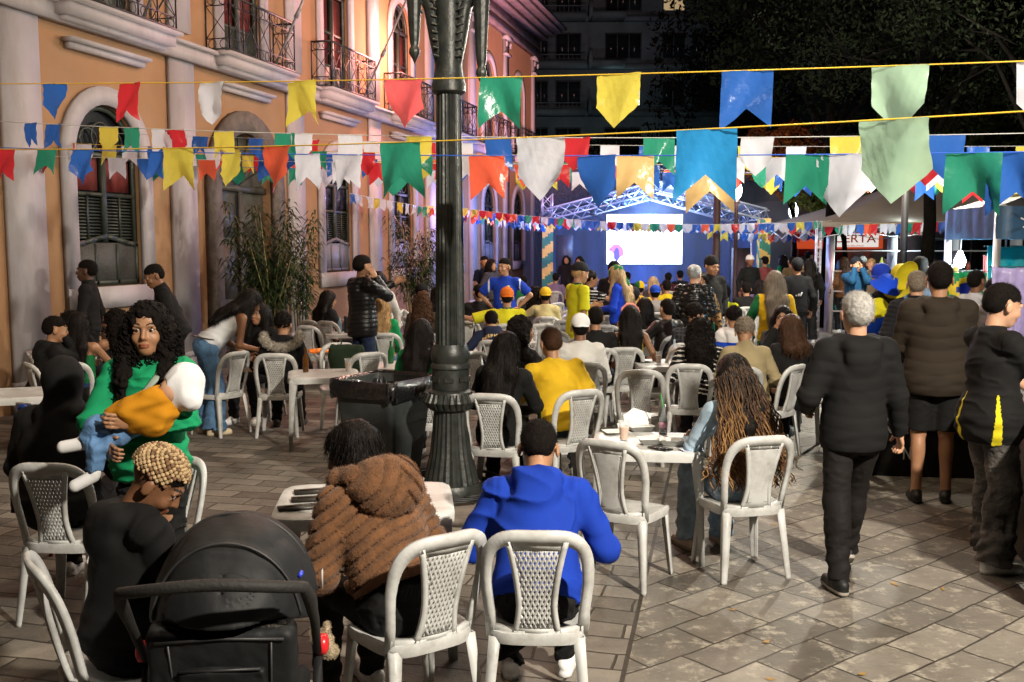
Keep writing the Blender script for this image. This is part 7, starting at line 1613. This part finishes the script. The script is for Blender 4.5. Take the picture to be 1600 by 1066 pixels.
# water bottle with blue cap beside the left edge
p = xy(38, 6.2); t = thing("toy_horn", "blue and green plastic toy horn beside the black hooded person", "toy", (p[0], p[1], 0)); mb = MB(); mb.m = 0; mb.tube([(.06, 0, .70), (.03, 0, .82), (.0, 0, .93)], [.02, .022, .018], 10); mb.m = 1; mb.lathe([(.03, .93), (.045, .98), (.03, 1.0)], n=14); mb.m = 2; mb.tube([(-.05, 0, 1.0), (.05, 0, 1.0)], .012, 8); part("horn_body", mb, [mat('horn_green', (.01, .3, .12), .4), mat('horn_blue', (.02, .08, .5), .4), mat('foam_white', (.6, .6, .6))], t, True)
mb = MB(); mb.tube([(.06, 0, .70), (.10, .05, .5), (.10, .05, .0)], .014, 8); part("stand_stick", mb, mat('red_stick', (.4, .03, .03), .5), t, True)

for i in range(22):
    x_, y_ = random.uniform(-2.8, 3.2), random.uniform(3.4, 7.5); mb = MB(); L_ = random.uniform(.02, .04); mb.add([(-L_, 0, .004), (0, -L_ * .4, .002), (L_, 0, .012), (0, L_ * .4, .002)], [(0, 1, 2, 3)])
    o = tag(link("fallen_leaf", mb.mesh("fallen_leaf", mat('dry_leaf', (.30, .17, .03), .7, .3, 9)), loc=(x_, y_, .002), rz=random.uniform(0, 6)), "small dry yellow brown leaf fallen on the stone paving", "leaf", "dry leaves scattered on the paving")

# -------- drinks, bottles and phones on the tables of the crowd
def tbottle(px, D, dx, dy, M, label, h=.24, z=.716):
    x, y = xy(px, D); mb = MB(); mb.lathe([(.029, 0), (.031, .02), (.031, h * .55), (.013, h * .78), (.012, h), (.014, h + .004)], n=12); put("drink_bottle", mb, [M], label, "bottle", x + dx, y + dy, z)
def tphone(px, D, dx, dy, label):
    x, y = xy(px, D); mb = MB(); mb.box((0, 0, .004), (.075, .15, .008)); put("phone", mb, [mat('phone_black', (.01, .01, .012), .15)], label, "phone", x + dx, y + dy, .717, random.uniform(0, 3), False)
BA = mat('amber_glass', (.12, .045, .01), .12, .1); BG = mat('green_glass', (.01, .08, .02), .12, .1); BW = mat('water_pet', (.5, .6, .7), .15, 0, alpha=.5)
tbottle(505, 9.9, -.2, .1, BA, "brown bottle at the far left of the snack bag table"); cup(*[a + b for a, b in zip(xy(505, 9.9), (.22, .15))], .716, "clear cup at the right back corner of the snack bag table", ('amber', (.5, .25, .04)))
tbottle(630, 10.6, -.15, .12, BG, "green bottle on the single cup table left of the lamp post"); tphone(630, 10.6, .05, -.2, "black phone lying on the cup table left of the lamp post")
tbottle(812, 8.6, .2, .2, BA, "brown bottle between the long haired woman and the yellow football shirt"); cup(*[a + b for a, b in zip(xy(812, 8.6), (-.05, .25))], .716, "clear cup behind the red drink can", ('amber', (.5, .25, .04)))
cup(*[a + b for a, b in zip(xy(1042, 10.8), (-.1, -.1))], .716, "clear cup of beer on the table left of the striped top", ('amber', (.5, .25, .04))); tbottle(1042, 10.8, .1, .1, BW, "clear water bottle on the table left of the striped top"); tphone(1042, 10.8, -.25, .0, "black phone on the table behind the pink hairband")
cup(*[a + b for a, b in zip(xy(1215, 10.2), (-.1, -.1))], .716, "clear cup in front of the khaki jacket", ('amber', (.5, .25, .04))); tbottle(1215, 10.2, -.25, .1, BA, "brown bottle in front of the khaki jacket")
tbottle(940, 17.2, .0, .0, BW, "water bottle beside the raised forearm"); tbottle(940, 17.2, .2, .1, BA, "brown bottle beside the raised forearm"); cup(*xy(612, 16.8), .716, "clear cup on the table beside the second bamboo", ('pale', (.5, .5, .4)))
tphone(1012, 6.42, .05, -.24, "black phone at the front edge of the food table"); tphone(570, 4.95, .02, .1, "black phone lying in the middle of the white table behind the fur jacket")
tbottle(570, 4.95, -.05, .24, BG, "green bottle at the back of the white table behind the fur jacket")
